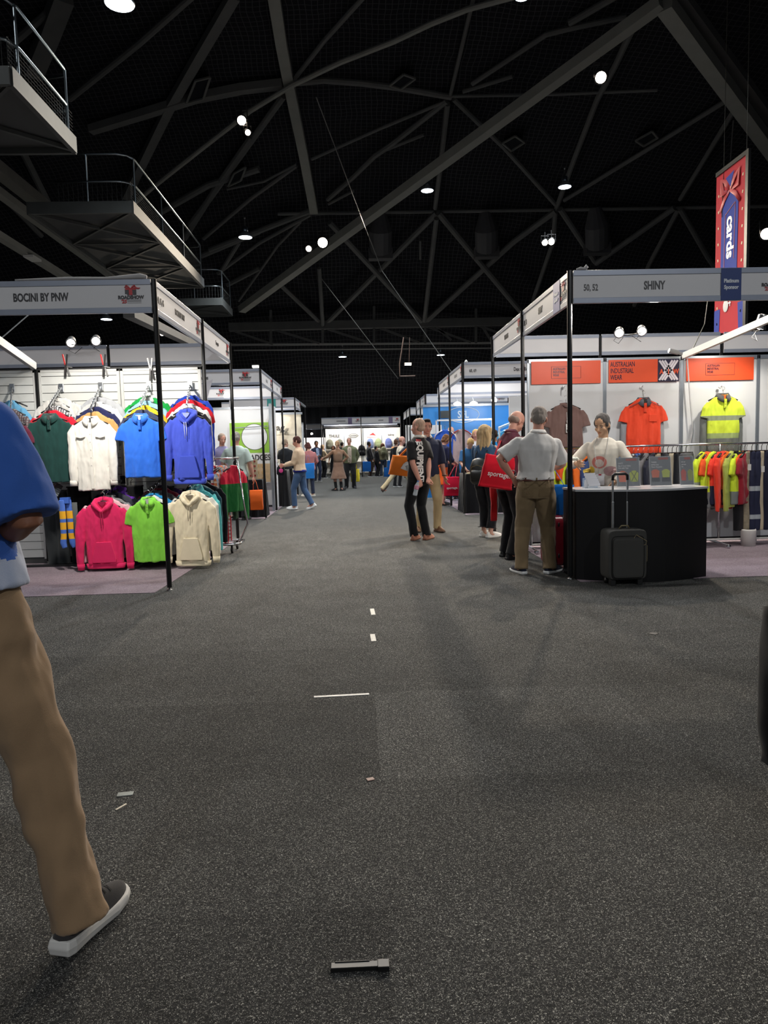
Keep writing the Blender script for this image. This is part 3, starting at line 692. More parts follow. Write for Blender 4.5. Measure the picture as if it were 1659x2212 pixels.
# air outlets and ducts under the roof
vm = solid((85, 85, 82), rough=.7)
for quad, lb in [([(402, 224), (422, 175), (454, 167), (439, 214)], 'rectangular duct outlet on the roof at upper left'), ([(492, 403), (505, 375), (531, 361), (520, 390)], 'small duct outlet beside the left ceiling tube, above the left hanging lamp'),
                 ([(842, 185), (872, 161), (897, 170), (866, 193)], 'rectangular duct outlet on the curved tube above the aisle'), ([(1085, 310), (1113, 294), (1133, 308), (1105, 326)], 'rectangular duct outlet on the strut left of the right-hand lamp'), ([(1373, 304), (1409, 284), (1421, 298), (1391, 316)], 'rectangular duct outlet on the strut right of the right-hand lamp')]:
    P = [atRoof(*q, .975) for q in quad]; m = MB(); cen = sum(P, V())/4
    root = thing('air_vent', lb, 'air vent', cen)
    for i in range(4): m.bar(P[i], P[(i+1) % 4], .07, .05)
    m.build('vent_frame', vm, root, world=True); m = MB(); upv = (atRoof(*quad[0], .995)-atRoof(*quad[0], .975)).normalized()
    m.loft([[p.lerp(cen, .06)+V((0, 0, .02)) for p in P], [p.lerp(cen, .25)+upv*.9+V((0, 0, .35)) for p in P]]); m.build('duct', dark, root, world=True)
for x, y0, y1, lb in [(1051, 470, 556, 'round dark air duct hanging behind the steel cross above the aisle'), (1290, 460, 548, 'round dark air duct hanging right of the twin ceiling spots'), (822, 470, 560, 'round dark air duct hanging behind the bright ceiling spot')]:
    a, b = atRoof(x, y0, .97), atRoof(x, y1, .955); m = MB(); r_ = .5
    m.tube([a+V((0, .3, .3)), a.lerp(b, .3), a.lerp(b, .75)], [r_*.5, r_, r_], 14); m.box(a.lerp(b, .88), (r_*2.1, .5, r_*.9), Matrix.Rotation(.5, 3, 'Y') if 0 else None)
    tag(m.build('air_duct', solid((60, 60, 62), rough=.8), smooth=False), lb, 'duct')

# ------------------------------------------------ lamps under the roof
def bay(px, py, Y, d, lb, e=1.0):
    p = atY(px, py, Y); root = thing('high_bay_lamp', lb, 'ceiling lamp', p, group=None); s = d/.48
    m = MB(); m.lathe([(.0, -.0), (.235*s, 0), (.24*s, .02*s), (.19*s, .1*s), (.12*s, .17*s), (.1*s, .19*s)]); m.build('reflector', solid((150, 155, 160), rough=.4, metal=.6), root, smooth=True)
    m = MB(); m.lathe([(.0, -.012*s), (.12*s, -.012*s), (.225*s, -.004*s)]+[(.225*s, .001)]); m.build('lamp_lens', emit((225, 240, 255), 9), root)
    m = MB(); m.lathe([(.09*s, .18*s), (.1*s, .2*s), (.1*s, .34*s), (.04*s, .38*s)]); m.build('ballast_housing', metalm(150, 165, 180), root, smooth=True)
    m = MB(); m.tube([(0, 0, .37*s), (0, 0, .62*s)], .012*s); m.ell((0, 0, .64*s), .035*s, 8, 6); m.build('hook', metalm(170, 170, 170), root)
    l = bpy.data.lights.new('bay', 'SPOT'); l.energy = 1500*e; l.spot_size = R(125); l.spot_blend = .8; l.shadow_soft_size = .22*s; l.color = (.9, .96, 1)
    lo = bpy.data.objects.new('bay_light', l); COL.objects.link(lo); lo.location = p-V((0, 0, .06)); return root
bay(258, 8, 12.6, .5, 'big bright hanging lamp at the top left edge', .6)
bay(530, 513, 24, .46, 'hanging lamp above the left lighting gantry end')
bay(923, 412, 26, .46, 'hanging lamp over the aisle right of the centre')
bay(1220, 404, 24, .44, 'hanging lamp under the roof node at right')
bay(230, 690, 27, .42, 'hanging lamp seen just under the left booth fascia')
bay(740, 771, 37, .42, 'far hanging lamp below the cross truss, left of the aisle centre', .6)
bay(952, 767, 37, .42, 'far hanging lamp below the cross truss, right of the aisle centre', .6)
bay(1128, -6, 15, .3, 'hanging lamp peeping in at the top edge')
def spotl(px, py, Y, r, lb, e, target=(0, 3, 0), col=(1, .86, .68), size=70, em=25, soft=.12):
    p = atY(px, py, Y); root = thing('stage_spotlight', lb, 'spotlight', p); d = (V(target)-p).normalized()
    q = V((0, 0, 1)).rotation_difference(d); m = MB(); m.lathe([(r*.5, -r*2.6), (r*.9, -r*2.4), (r, -r*.6), (r*1.15, 0), (r*1.15, .02), (r*.9, .02)]); m.v = [tuple(q @ V(v)) for v in m.v]; m.build('lamp_housing', plastic(18, 18, 18), root, smooth=True)
    m = MB(); m.lathe([(0, .03), (r*.85, .03), (r*.9, .01)]); m.v = [tuple(q @ V(v)) for v in m.v]; m.build('lamp_lens', emit((255, 235, 215), em), root)
    m = MB(); m.tube([(0, 0, 0), (0, 0, r*3.2)], .02); m.tube([V((-r*1.2, 0, 0)), V((-r*1.2, 0, r*2)), V((r*1.2, 0, r*2)), V((r*1.2, 0, 0))], .015); m.build('yoke', plastic(20, 20, 20), root)
    if e:
        l = bpy.data.lights.new('spot', 'SPOT'); l.energy = e; l.spot_size = R(size); l.spot_blend = .5; l.shadow_soft_size = soft; l.color = col
        lo = bpy.data.objects.new('spot_light', l); COL.objects.link(lo); lo.location = p+d*.06; lo.rotation_euler = d.to_track_quat('-Z', 'Y').to_euler()
    return root
spotl(1298, 167, 16, .13, 'dazzling warm spotlight high at right, the brightest of all', 3000, (0, 3, 0))
spotl(522, 260, 17, .11, 'warm ceiling spotlight at upper left, higher one of two', 1300, (-.5, 3, 0))
spotl(535, 286, 17, .07, 'small tilted ceiling spotlight just under the upper left one', 0, (3, 3, 0), em=12)
spotl(697, 524, 27, .2, 'dazzling warm spotlight above the aisle, left of the thin cable', 7000, (0, 5, 0))
spotl(667, 537, 27, .12, 'dimmer round spotlight left of the dazzling one over the aisle', 0, (-4, 10, 0), em=10)
spotl(1177, 524, 25, .11, 'left one of two small spotlights under the right roof node', 500, (3, 6, 0), em=14)
spotl(1191, 522, 25, .12, 'right one of two small spotlights under the right roof node', 500, (1, 4, 0), em=14)
spotl(1656, 505, 20, .17, 'warm spotlight glowing at the right picture edge by the banner', 1600, (2, 6, 0))
spotl(350, 721, 26, .08, 'small bright spotlight seen beside the left black booth post', 200, (-2, 8, 0), em=14)
p = atY(552, 792, 14.45); root = thing('booth_lamp', 'flat bright lamp on top of the badge booth fascia', 'lamp', p); m = MB(); m.bb(-.06, .06, -.05, .05, -.02, .02); m.build('lamp_lens', emit((255, 250, 240), 5), root, bevel=.004); m = MB(); m.bb(-.07, .07, -.06, .06, .02, .035); m.build('lamp_housing', plastic(40, 40, 42), root)
# flood lamp on a hanging bar near the far end
root = thing('flood_lamp', 'warm rectangular flood lamp hanging on a bar near the far end', 'flood lamp', atY(881, 786, 30))
m = MB(); m.box((0, 0, 0), (.32, .2, .12)); m.build('lamp_housing', plastic(25, 24, 22), root)
m = MB(); m.box((0, -.08, -.02), (.27, .1, .09)); m.build('lamp_lens', emit((255, 225, 190), 9), root)
m = MB(); m.tube([(-.15, 0, 1.1), (-.35, 0, 0), (-.35, 0, -.5), (.3, 0, -.5)], .025); m.tube([(.1, 0, 1.1), (.05, 0, .05)], .01); m.build('hanging_bar', solid((110, 90, 80)), root)
p = atY(1477, 541, 34); m = MB(); m.box(p, (.22, .03, .12)); tag(m.build('exit_sign', emit((30, 200, 215), 1.2)), 'tiny glowing cyan sign high on the dark right-hand wall', 'sign')
# thin cables
for a, b, Ya, Yb, lb in [((683, 210), (825, 585), 20, 26, 'thin steel cable running down across the roof, upper stretch'), ((825, 585), (1062, 930), 26, 24, 'thin steel cable running down to the right-hand booths'), ((693, 600), (860, 818), 30, 32, 'thin steel cable crossing under the cross truss at left')]:
    m = MB(); m.tube([atY(*a, Ya), atY(*b, Yb)], .014, 6); tag(m.build('steel_cable', solid((95, 95, 92), rough=.5)), lb, 'cable')
m = MB(); m.tube([atY(0, 733, 9.5), atY(64, 678, 9.8)], .008, 6); tag(m.build('steel_cable', solid((130, 135, 140), rough=.5)), 'short pale cable rising behind the left booth fascia', 'cable')
m = MB(); m.tube([atY(1495, 757, 9.3), atY(1522, 700, 10), atY(1530, 640, 11)], .007, 6); tag(m.build('power_cable', plastic(20, 20, 20)), 'black cable hanging down to the right booth beam', 'cable')

# ------------------------------------------------ lighting gantry at left: three railed decks
gm = solid((58, 61, 60), rough=.7, metal=.0, var=.15, scale=4); rl = metalm(150, 160, 165)
def deck(y0, y1, x0, x1, z, lb, mesh=True, xb=True):
    root = thing('catwalk_platform', lb, 'catwalk', ((x0+x1)/2, (y0+y1)/2, z)); 
    m = MB(); m.bb(x0+.06, x1-.06, y0, y1, z, z+.04); m.build('deck_plate', solid((52, 54, 54), rough=.8), root, world=True)
    m = MB(); m.bb(x0, x1, y0-.05, y0+.02, z-.1, z+.14); m.bb(x0, x1, y1-.02, y1+.05, z-.1, z+.14); m.bb(x1-.05, x1+.03, y0, y1, z-.1, z+.16); m.bb(x0-.03, x0+.05, y0, y1, z-.1, z+.16); m.build('edge_beam', gm, root, world=True)
    n = max(1, round((y1-y0)/2.3)); m = MB()
    for i in range(n):
        a, b = y0+(y1-y0)*i/n, y0+(y1-y0)*(i+1)/n
        m.bar((x0, a, z-.05), (x1, b, z-.05), .06, .06); m.bar((x1, a, z-.06), (x0, b, z-.06), .05, .05); m.bar((x0, b, z-.05), (x1, b, z-.05), .05, .05)
    m.build('cross_brace', gm, root, world=True)
    for sx, xx in ((1, x1),):
        for hz in (1.1, .55):
            m = MB(); r_ = .3; m.tube([(xx-1.6, y0, z+hz), (xx-r_, y0, z+hz), (xx-.08, y0+.08, z+hz), (xx, y0+r_, z+hz), (xx, y1-r_, z+hz), (xx-.08, y1-.08, z+hz), (xx-r_*1.5, y1, z+hz)], .024, 8); m.build('handrail', rl, root, smooth=True, world=True)
        for i in range(n+1):
            yy = y0+.25+(y1-y0-.5)*i/n; m = MB(); m.tube([(xx, yy, z), (xx, yy, z+1.1)], .02, 8); m.build('rail_post', rl, root, world=True)
    m = MB(); m.tube([(x1-.9, y0, z), (x1-.9, y0, z+1.1)], .02); m.build('rail_post', rl, root, world=True)
    m = MB()
    for i in range(9): m.tube([(x1-.02, y0, z+.1+i*.055), (x1-.02, y1, z+.1+i*.055)], .004, 4)
    for i in range(int((y1-y0)/.1)): m.tube([(x1-.02, y0+i*.1, z+.08), (x1-.02, y0+i*.1, z+.54)], .003, 4)
    for i in range(16): m.tube([(x1-1.5+i*.1, y0, z+.08), (x1-1.5+i*.1, y0, z+.54)], .003, 4)
    m.build('wire_mesh', solid((60, 64, 64), rough=.5), root, world=True)
    return root
deck(10.3, 12.5, -6.8, -4.6, 6.5, 'railed lighting platform at the top left, the nearest of three')
deck(15.5, 22.3, -6.75, -4.6, 6.5, 'long dark lighting platform above the left booths, middle of three')
deck(24.9, 26.9, -7.2, -4.55, 6.5, 'small railed lighting platform beside the aisle, farthest of three')
root = thing('equipment_case', 'tall pale box standing on the nearest lighting platform', 'case', (-5.35, 10.9, 6.55)); m = MB(); m.bb(-.09, .09, -.1, .1, 0, .85); m.build('case_body', solid((140, 150, 148), rough=.6), root, bevel=.01); m = MB(); m.bar((.1, 0, .3), (.3, 0, 0), .05, .03); m.build('brace', solid((140, 150, 148), rough=.6), root)
for a, b, w, lb in [((-30, 345), (300, 610), .34, 'wide pale steel girder under the left roof, inner one'), ((-30, 395), (262, 612), .22, 'wide pale steel girder under the left roof, outer one'), ((-30, 492), (150, 604), .2, 'grey steel girder low under the left roof by the booth')]:
    A = atX(*a, -8.5) if a[0] > 0 else atX(a[0], a[1], -8.5); m = MB(); B = atX(*b, -8.5)
    m.bar(A, B, w, w*.8); tag(m.build('steel_girder', steel), lb, 'girder')
m = MB(); q = atX(70, 558, -8.4); m.box(q, (.25, .5, .06)); tag(m.build('strip_lamp', solid((190, 190, 185))), 'small pale lamp cover under the lowest left girder', 'lamp')
m = MB(); m.bar(atY(278, 676, 13), atY(420, 745, 20), .2, .16); tag(m.build('steel_girder', steel2), 'dark girder seen below the left booth fascia', 'girder')

# ------------------------------------------------ hanging banner
bx, y0, y1 = 7.25, 13.25, 14.35; zt = atX(1591, 345, bx).z; zb = 3.45; H_ = zt-zb
root = thing('hanging_banner', 'tall red and blue banner with white lettering hanging at right', 'banner', (bx, (y0+y1)/2, zb), R(-90))
# local: x along the cloth (to the far end), facing -Y
bw = y1-y0
L0 = Matrix.Rotation(0, 4, 'Z')
root.rotation_euler = (0, 0, R(-90))
def bp(pts, y, th, mt, nm):
    m = MB(); m.prism(pts, y, y+th); return m.build(nm, mt, root)
cl = solid((205, 30, 45), rough=.7, var=.06, scale=3); bl_ = solid((38, 62, 160), rough=.7, var=.06, scale=3)
bp([(-bw/2, 0), (bw/2, 0), (bw/2, H_), (-bw/2, H_)], 0, .01, cl, 'banner_cloth')
m = MB(); m.bb(-bw/2, bw/2, -.02, .03, H_-.05, H_+.03); m.bb(bw/2-.005, bw/2+.09, -.02, .03, -.1, H_+.03); m.build('banner_frame', plastic(22, 22, 24), root)
bp([(-.33, .75), (.27, .75), (.3, H_-.75), (.24, H_-.58), (-.02, H_-.5), (-.24, H_-.58), (-.32, H_-.78)], -.008, .006, bl_, 'printed_gift_panel')
bp([(-bw/2, 0), (-.36, 0), (-.33, .5), (-bw/2, .5)], -.006, .004, bl_, 'printed_edge'); bp([(bw/2-.18, 0), (bw/2, 0), (bw/2, .5), (bw/2-.22, .5)], -.006, .004, bl_, 'printed_edge')
m = MB(); rb = solid((200, 55, 60), rough=.5, var=.25, scale=6)
for sx in (-1, 1): m.tube([(0, -.016, H_-.46), (sx*.14, -.018, H_-.3), (sx*.32, -.018, H_-.2), (sx*.28, -.018, H_-.46), (sx*.08, -.016, H_-.48)], [(.04, .004), (.07, .004), (.06, .004), (.07, .004), (.03, .004)], 10, up=(0, 1, 0))
for sx in (-1, 1): m.tube([(0, -.016, H_-.48), (sx*.2, -.018, H_-.6), (sx*.36, -.018, H_-.78)], [(.03, .004), (.05, .004), (.04, .004)], 8, up=(0, 1, 0))
m.build('printed_ribbon', rb, root, smooth=True)
m = MB(); m.prism([(-.14, H_-.22), (.16, H_-.17), (.03, H_-.42)], -.026, -.022); m.build('printed_triangle', bl_, root)
m = MB()
for i in range(9):
    for sx in (-1, 1): m.box((sx*(bw/2-.11)+.0, -.004, H_-.35-i*.31-(.1 if sx < 0 else 0)), (.035, .004, .05), Matrix.Rotation(sx*.3, 3, 'Y'))
m.build('printed_bulb', solid((240, 215, 170)), root)
wm = plastic(238, 238, 240)
me = textmesh('cards', .37, 1.0, .001, .012, 'LEFT'); me.transform(Matrix.Translation((.02, -.012, H_-.96)) @ FRONT @ Matrix.Rotation(R(-90), 4, 'Z')); link(me, 'lettering', wm, root)
me = textmesh('print', .37, 1.0, .001, -.002, 'LEFT'); me.transform(Matrix.Translation((.02, -.012, H_-1.96)) @ FRONT @ Matrix.Rotation(R(-90), 4, 'Z')); link(me, 'lettering', wm, root)
m = MB()
for a, b in [((.2, H_-.76), (-.16, H_-.9)), ((.2, H_-.76), (.17, H_-1.8)), ((-.16, H_-.9), (-.19, H_-2.0))]: m.bar((a[0], -.012, a[1]), (b[0], -.012, b[1]), .008, .008)
m.build('printed_outline', solid((220, 120, 110)), root)
m = MB(); m.ell((-.1, -.012, .52), (.1, .006, .12), 14, 8); m.build('printed_bulb', solid((235, 230, 220)), root)
m = MB(); m.tube([(-.28, -.02, H_-.9), (-.27, 0, H_), (-.24, 0, H_+3.2)], .006, 5); m.tube([(bw/2, 0, H_), (bw/2, 0, H_+3)], .006, 5); m.build('hanging_wire', plastic(60, 58, 50), root)
# ------------------------------------------------ booth parts
black = solid((14, 14, 15), rough=.35, spec=.4, var=.05); panelw = paint(226, 227, 228); alu = solid((165, 172, 180), rough=.35, metal=.7, var=.04)
boardm = paint(222, 220, 221, rough=.45); railg = solid((150, 156, 170), rough=.4, metal=.3, var=.03); inkd = plastic(62, 60, 62); inkr = plastic(196, 52, 58); inkg = plastic(150, 148, 150)
PT = 3.0; FH = .312
_post = {}
def post(x, y, label, h=PT, w=.045, group=None, mt=None):
    k = (h, w, mt)
    if k not in _post:
        root = thing('booth_post', label, 'post', (x, y, 0), 0, group)
        m = MB(); a = w/2; b = w*.21
        pr = [(-b, -a), (b, -a), (a, -b), (a, b), (b, a), (-b, a), (-a, b), (-a, -b)]
        m.loft([[V((u, v, .03)) for u, v in pr], [V((u, v, h)) for u, v in pr]]); m.build('upright', mt or black, root)
        m = MB(); m.lathe([(.028, 0), (.028, .008), (.01, .014), (.01, .035)]); m.build('levelling_foot', metalm(190, 190, 190), root, smooth=True)
        _post[k] = root; return root
    return dup(_post[k], (x, y, 0), 0, label, group)
def emblem_mesh():
    L_ = []
    m = MB(); m.bb(-.052, -.038, -.004, 0, .02, .062); m.bb(.02, .052, -.004, 0, .012, .062); m.bb(-.034, -.018, -.004, 0, .012, .062); L_.append((m.mesh(), 0))
    m = MB(); m.bb(-.016, .016, -.005, 0, .01, .064); m.bb(-.052, .052, -.006, 0, .058, .068)
    for sx in (-1, 1): m.tube([(0, -.006, .068), (sx*.018, -.006, .085), (sx*.04, -.006, .098), (sx*.052, -.006, .085), (sx*.03, -.006, .072), (0, -.006, .07)], [(.003, .004), (.006, .004), (.007, .004), (.007, .004), (.006, .004), (.003, .004)], 6, up=(0, 1, 0))
    m.tube([(.01, -.006, .07), (.05, -.006, .076), (.075, -.006, .07), (.092, -.006, .076)], [(.004, .003), (.006, .003), (.006, .003), (.002, .003)], 6, up=(0, 1, 0)); L_.append((m.mesh(), 1))
    t = textmesh('ROADSHOW', .043, .95, .0008, .0022); t.transform(Matrix.Translation((0, -.003, -.012)) @ FRONT); L_.append((t, 0))
    t = textmesh("'25", .045, 1.0, .0008, .0016, slant=.2); t.transform(Matrix.Translation((-.068, -.003, -.05)) @ FRONT); L_.append((t, 1))
    m = MB(); m.bb(-.035, .096, -.003, 0, -.037, -.033); m.bb(-.035, .096, -.003, 0, -.05, -.044); m.bb(-.035, .096, -.003, 0, -.064, -.062); L_.append((m.mesh(), 2))
    return joinmeshes(L_)
EMB = emblem_mesh()
for q in (inkd, inkr, inkg): EMB.materials.append(q)
def fascia(x0, y0, x1, y1, label, text='', num='', tsize=.075, numx=.16, logo=.2, patch=None, ztop=PT, fh=FH, tx=None, emb=True, sx=.66, barlen=0):
    """board from its left end to its right end as read from the front"""
    L_ = math.hypot(x1-x0, y1-y0); ang = math.atan2(y1-y0, x1-x0)
    root = thing('fascia_board', label, 'fascia board', (x0, y0, ztop-fh), ang)
    m = MB(); m.bb(0, L_, -.006, .006, .045, fh-.045); m.build('sign_panel', boardm, root)
    m = MB(); m.bb(0, L_, -.014, .014, 0, .052); m.build('lower_rail', railg, root, bevel=.003); m = MB(); m.bb(0, L_, -.014, .014, fh-.052, fh); m.build('upper_rail', railg, root, bevel=.003)
    zc = fh/2
    if text: lettering(text, tsize, inkd, root, (tx if tx is not None else L_*.5, -.008, zc), sx=sx, bold=tsize*.03)
    if num: lettering(num, .085, inkd, root, (numx, -.008, zc-.01), sx=sx, bold=.0018)
    if patch:
        pc, ptxt, pcol, pw = patch; m = MB(); m.bb(pc-pw/2, pc+pw/2, -.017, -.0145, .004, fh-.004); pp = m.build('sponsor_patch', solid(pcol, rough=.5), root)
        for i, ln in enumerate(ptxt.split('\n')): lettering(ln, .05, plastic(225, 228, 235), pp, (pc, -.0185, zc+.03-i*.06), sx=.85, bold=.002)
    if barlen: m = MB(); m.bb(L_/2-barlen/2, L_/2+barlen/2, -.008, -.006, zc-.03, zc+.03); m.build('print_bar', inkg, root)  # plain bar in place of unreadable lettering
    if emb: 
        e = bpy.data.objects.new('show_emblem', EMB); COL.objects.link(e); e.parent = root; e.location = (L_-logo, -.008, zc+.0)
    return root
XL, XR = -1.905, 2.07
LY = (6.975, 9.03, 10.95, 14.34, 16.19, 18.15, 21.9, 23.9, 26.0); RY = (6.915, 8.895, 10.86, 13.99, 16.04, 18.12, 21.8, 23.6, 25.2, 28.5, 30.3, 32.4)
# posts
for y, lb in zip(LY, ['near black corner post of the left booth beside the blue polo', 'second black post of the left booth behind the blue hoodie', 'third black post of the left booth beside the garment rack', 'near corner post of the badge booth', 'middle post of the badge booth behind the tote', 'far post of the badge booth by the walking woman', 'near post of the tag booth at left', 'second post of the tag booth at left', 'last post of the left-hand row']):
    post(XL if y < 14 else XL-.01, y, lb)
for y, lb in zip(RY, ['near black corner post of the right booth beside the counter', 'second black post of the right booth behind the maroon shirt', 'third black post of the right booth, left end of its fascia', 'near corner post of the sports booth at right', 'middle post of the sports booth at right', 'far post of the sports booth, left end of its fascia', 'corner post of the third right-hand booth block', 'second post of the third right-hand block', 'third post of the third right-hand block', 'corner post of the farthest right-hand block', 'second post of the farthest right-hand block', 'last post of the right-hand row']):
    post(XR, y, lb)
for x, y, lb in [(-3.72, 10.95, 'short dark post behind the left booth spotlights'), (3.72, 10.86, 'dark post carrying the twin spotlights in the right booth'), (5.6, 10.86, 'dark rear post at the far right of the right booth')]:
    post(x, y, lb, h=PT-.02)
# fascias, left block
g = .03
fascia(-3.95-.05, LY[0], XL-g, LY[0], 'white fascia with dark lettering over the left booth, facing the camera', 'BOCINI BY PNW', tsize=.105, tx=1.03, logo=.19)
fascia(XL-.012, LY[0]+g, XL-.012, LY[1]-.005, 'nearest aisle-side fascia of the left booth with numbers beside the post', 'BOCINI BY PNW', '42, 45, 46', tsize=.085, numx=.2, logo=.2, tx=.95)
fascia(XL-.012, LY[1]+.005, XL-.012, LY[2], 'second aisle-side fascia of the left booth, the farther one', 'Teamport', '', logo=.2)
fascia(XL-g, LY[2], -3.7, LY[2], 'back of a white fascia above the slatted wall, right stretch', emb=False)
fascia(-3.74, LY[2], -6.6, LY[2], 'back of a white fascia above the slatted wall, left stretch', emb=False)
# right block
fascia(XR+.035, RY[0], XR+3.0, RY[0], 'white fascia numbered 50, 52 with a blue sponsor patch, facing the camera', 'SHINY', '50, 52', tsize=.11, numx=.17, tx=.79, logo=1.0, patch=(1.54, 'Platinum\nSponsor', (40, 62, 122), .2))
e = None
fascia(XR+.012, RY[1]-.005, XR+.012, RY[0]+g, 'nearest aisle-side fascia of the right booth with a violet-blue patch', 'SHINY', '50, 52', tsize=.095, logo=.2, tx=.85, numx=.13, patch=(1.53, 'Platinum\nSponsor', (92, 100, 168), .24))
fascia(XR+.012, RY[2], XR+.012, RY[1]+.005, 'second aisle-side fascia of the right booth, without a blue patch', 'WINNING', '', logo=.2, numx=.12, tsize=.085)
fascia(3.7, RY[2], XR+.05, RY[2], 'back of a white fascia above the orange headers, left stretch', emb=False)
fascia(5.58, RY[2], 3.74, RY[2], 'back of a white fascia above the orange headers, middle stretch', emb=False)
fascia(8.6, RY[2], 5.64, RY[2], 'back of a white fascia above the orange headers, right stretch', emb=False)
# second blocks
fascia(-4.4, LY[3], XL-g, LY[3], 'white fascia ending in Badges over the badge booth', 'ko Badges', '', tsize=.1, tx=1.32, logo=.28)
fascia(XL-.012, LY[3]+g, XL-.012, LY[4], 'side fascia of the badge booth, nearer stretch', '', barlen=.3)
fascia(XL-.012, LY[4]+g, XL-.012, LY[5], 'side fascia of the badge booth, farther stretch', '', barlen=.16)
fascia(XR+g, RY[3], 4.9, RY[3], 'white fascia numbered 68, 69 seen between the right booth posts', 'Dex Collection', '68, 69', tsize=.1, tx=1.18, numx=.17, emb=False)
fascia(XR+.012, RY[4], XR+.012, RY[3]+g, 'aisle-side fascia of the sports booth, nearer stretch', '', barlen=.4)
fascia(XR+.012, RY[5], XR+.012, RY[4]+g, 'aisle-side fascia of the sports booth, farther stretch', '', barlen=.4)
# third blocks
fascia(-3.9, LY[6], XL-g, LY[6], 'white fascia with a teal patch over the tag booth', '', patch=(1.28, '', (55, 150, 145), .26), logo=.3)
fascia(XL-.012, LY[6]+g, XL-.012, LY[7], 'aisle-side fascia of the tag booth', '', barlen=.5)
m = MB(); m.bar((XL, LY[7], PT-.03), (XL, LY[8], PT-.03), .05, .06); tag(m.build('top_beam', alu), 'bare grey top beam on the last left-hand booth', 'beam')
fascia(XR+g, RY[6], 4.6, RY[6], 'plain white fascia of the third right-hand booth block', '', '', barlen=.0)
fascia(XR+.012, RY[7], XR+.012, RY[6]+g, 'side fascia of the third right-hand block, nearer stretch', '', barlen=.4)
fascia(XR+.012, RY[8]+.0, XR+.012, RY[7]+g, 'side fascia of the third right-hand block, farther stretch', '')
fascia(XR+g, RY[9], 4.2, RY[9], 'plain white fascia of the farthest right-hand block', '')
fascia(XR+.012, RY[10], XR+.012, RY[9]+g, 'side fascia of the farthest right-hand block, nearer stretch', '')
fascia(XR+.012, RY[11], XR+.012, RY[10]+g, 'side fascia of the farthest right-hand block, farther stretch', '')
# rear fascias seen inside the second and third blocks
fascia(XL-g, LY[5], -5.2, LY[5], 'back of the rear fascia inside the badge booth', emb=False)
fascia(-4.6, 22.0, -1.98, 22.0, 'dummy', emb=False) if 0 else None
fascia(4.9, RY[5], XR+.05, RY[5], 'back of the rear fascia inside the sports booth', emb=False)

# ------------------------------------------------ left booth: slatted wall
def slatwall(x0, x1, y, label, h=2.42):
    root = thing('slatwall_panel', label, 'wall panel', ((x0+x1)/2, y, 0)); w = x1-x0
    sm_ = paint(226, 227, 222, rough=.35); m = MB(); m.bb(-w/2+.01, w/2-.01, .012, .03, .06, h-.02); m.build('backing', solid((70, 70, 70)), root)
    m = MB(); z = .08
    while z < h-.05:
        m.bb(-w/2+.035, w/2-.035, -.004, .014, z, min(z+.096, h-.03)); z += .103
    m.build('slats', sm_, root, bevel=.002)
    m = MB(); m.bb(-w/2, -w/2+.035, -.012, .03, .05, h); m.bb(w/2-.035, w/2, -.012, .03, .05, h); m.bb(-w/2, w/2, -.012, .03, h-.03, h); m.build('panel_frame', paint(212, 212, 208, rough=.35), root, bevel=.002)
    m = MB(); m.bb(-w/2, w/2, -.02, .04, 0, .06); m.build('base_rail', solid((70, 70, 70)), root); return root
SWY = 9.07
slatwall(-5.0, -3.99, SWY, 'white slatted wall panel at the left edge of the photo')
slatwall(-3.96, -2.96, SWY, 'white slatted wall panel behind the green polo and white shirt')
slatwall(-2.95, -1.955, SWY, 'white slatted wall panel behind the blue polo and hoodie')
post(-3.975, SWY-.01, 'dark wall post between the first two slatted panels', h=2.44)
m = MB(); m.bar((-3.99, 9.05, 2.47), (-3.62, 6.99, 2.62), .05, .09); tag(m.build('cross_beam', paint(120, 122, 125)), 'grey cross beam over the left booth, left of the clamps', 'beam')
m = MB(); m.bb(-5.2, -1.93, SWY-.02, SWY+.02, 2.425, 2.44); tag(m.build('top_rail', solid((40, 40, 42))), 'dark top rail along the slatted wall', 'rail')
def clamp(px, py, lb, red=True):
    p = atY(px, py, SWY-.06); root = thing('spring_clamp', lb, 'clamp', p); a = plastic(200, 35, 38) if red else plastic(200, 200, 195)
    m = MB(); m.bar((-.028, 0, .15), (0, 0, .0), .02, .014); m.build('handle', a, root); m = MB(); m.bar((.028, 0, .15), (.006, 0, 0), .02, .014); m.build('handle', plastic(25, 25, 25) if red else a, root)
    m = MB(); m.bar((0, 0, .02), (-.012, 0, -.13), .022, .02); m.bar((0, .02, .02), (.03, .03, -.11), .022, .02); m.bar((0, .0, 0), (.07, .02, -.01), .02, .012); m.build('jaws', plastic(45, 42, 42), root)
clamp(142, 792, 'red and black spring clamp on the slatted wall, left of the lamps'); clamp(224, 792, 'red and black spring clamp on the slatted wall below the lamps'); clamp(325, 800, 'silver spring clamp on the slatted wall by the near post', False)
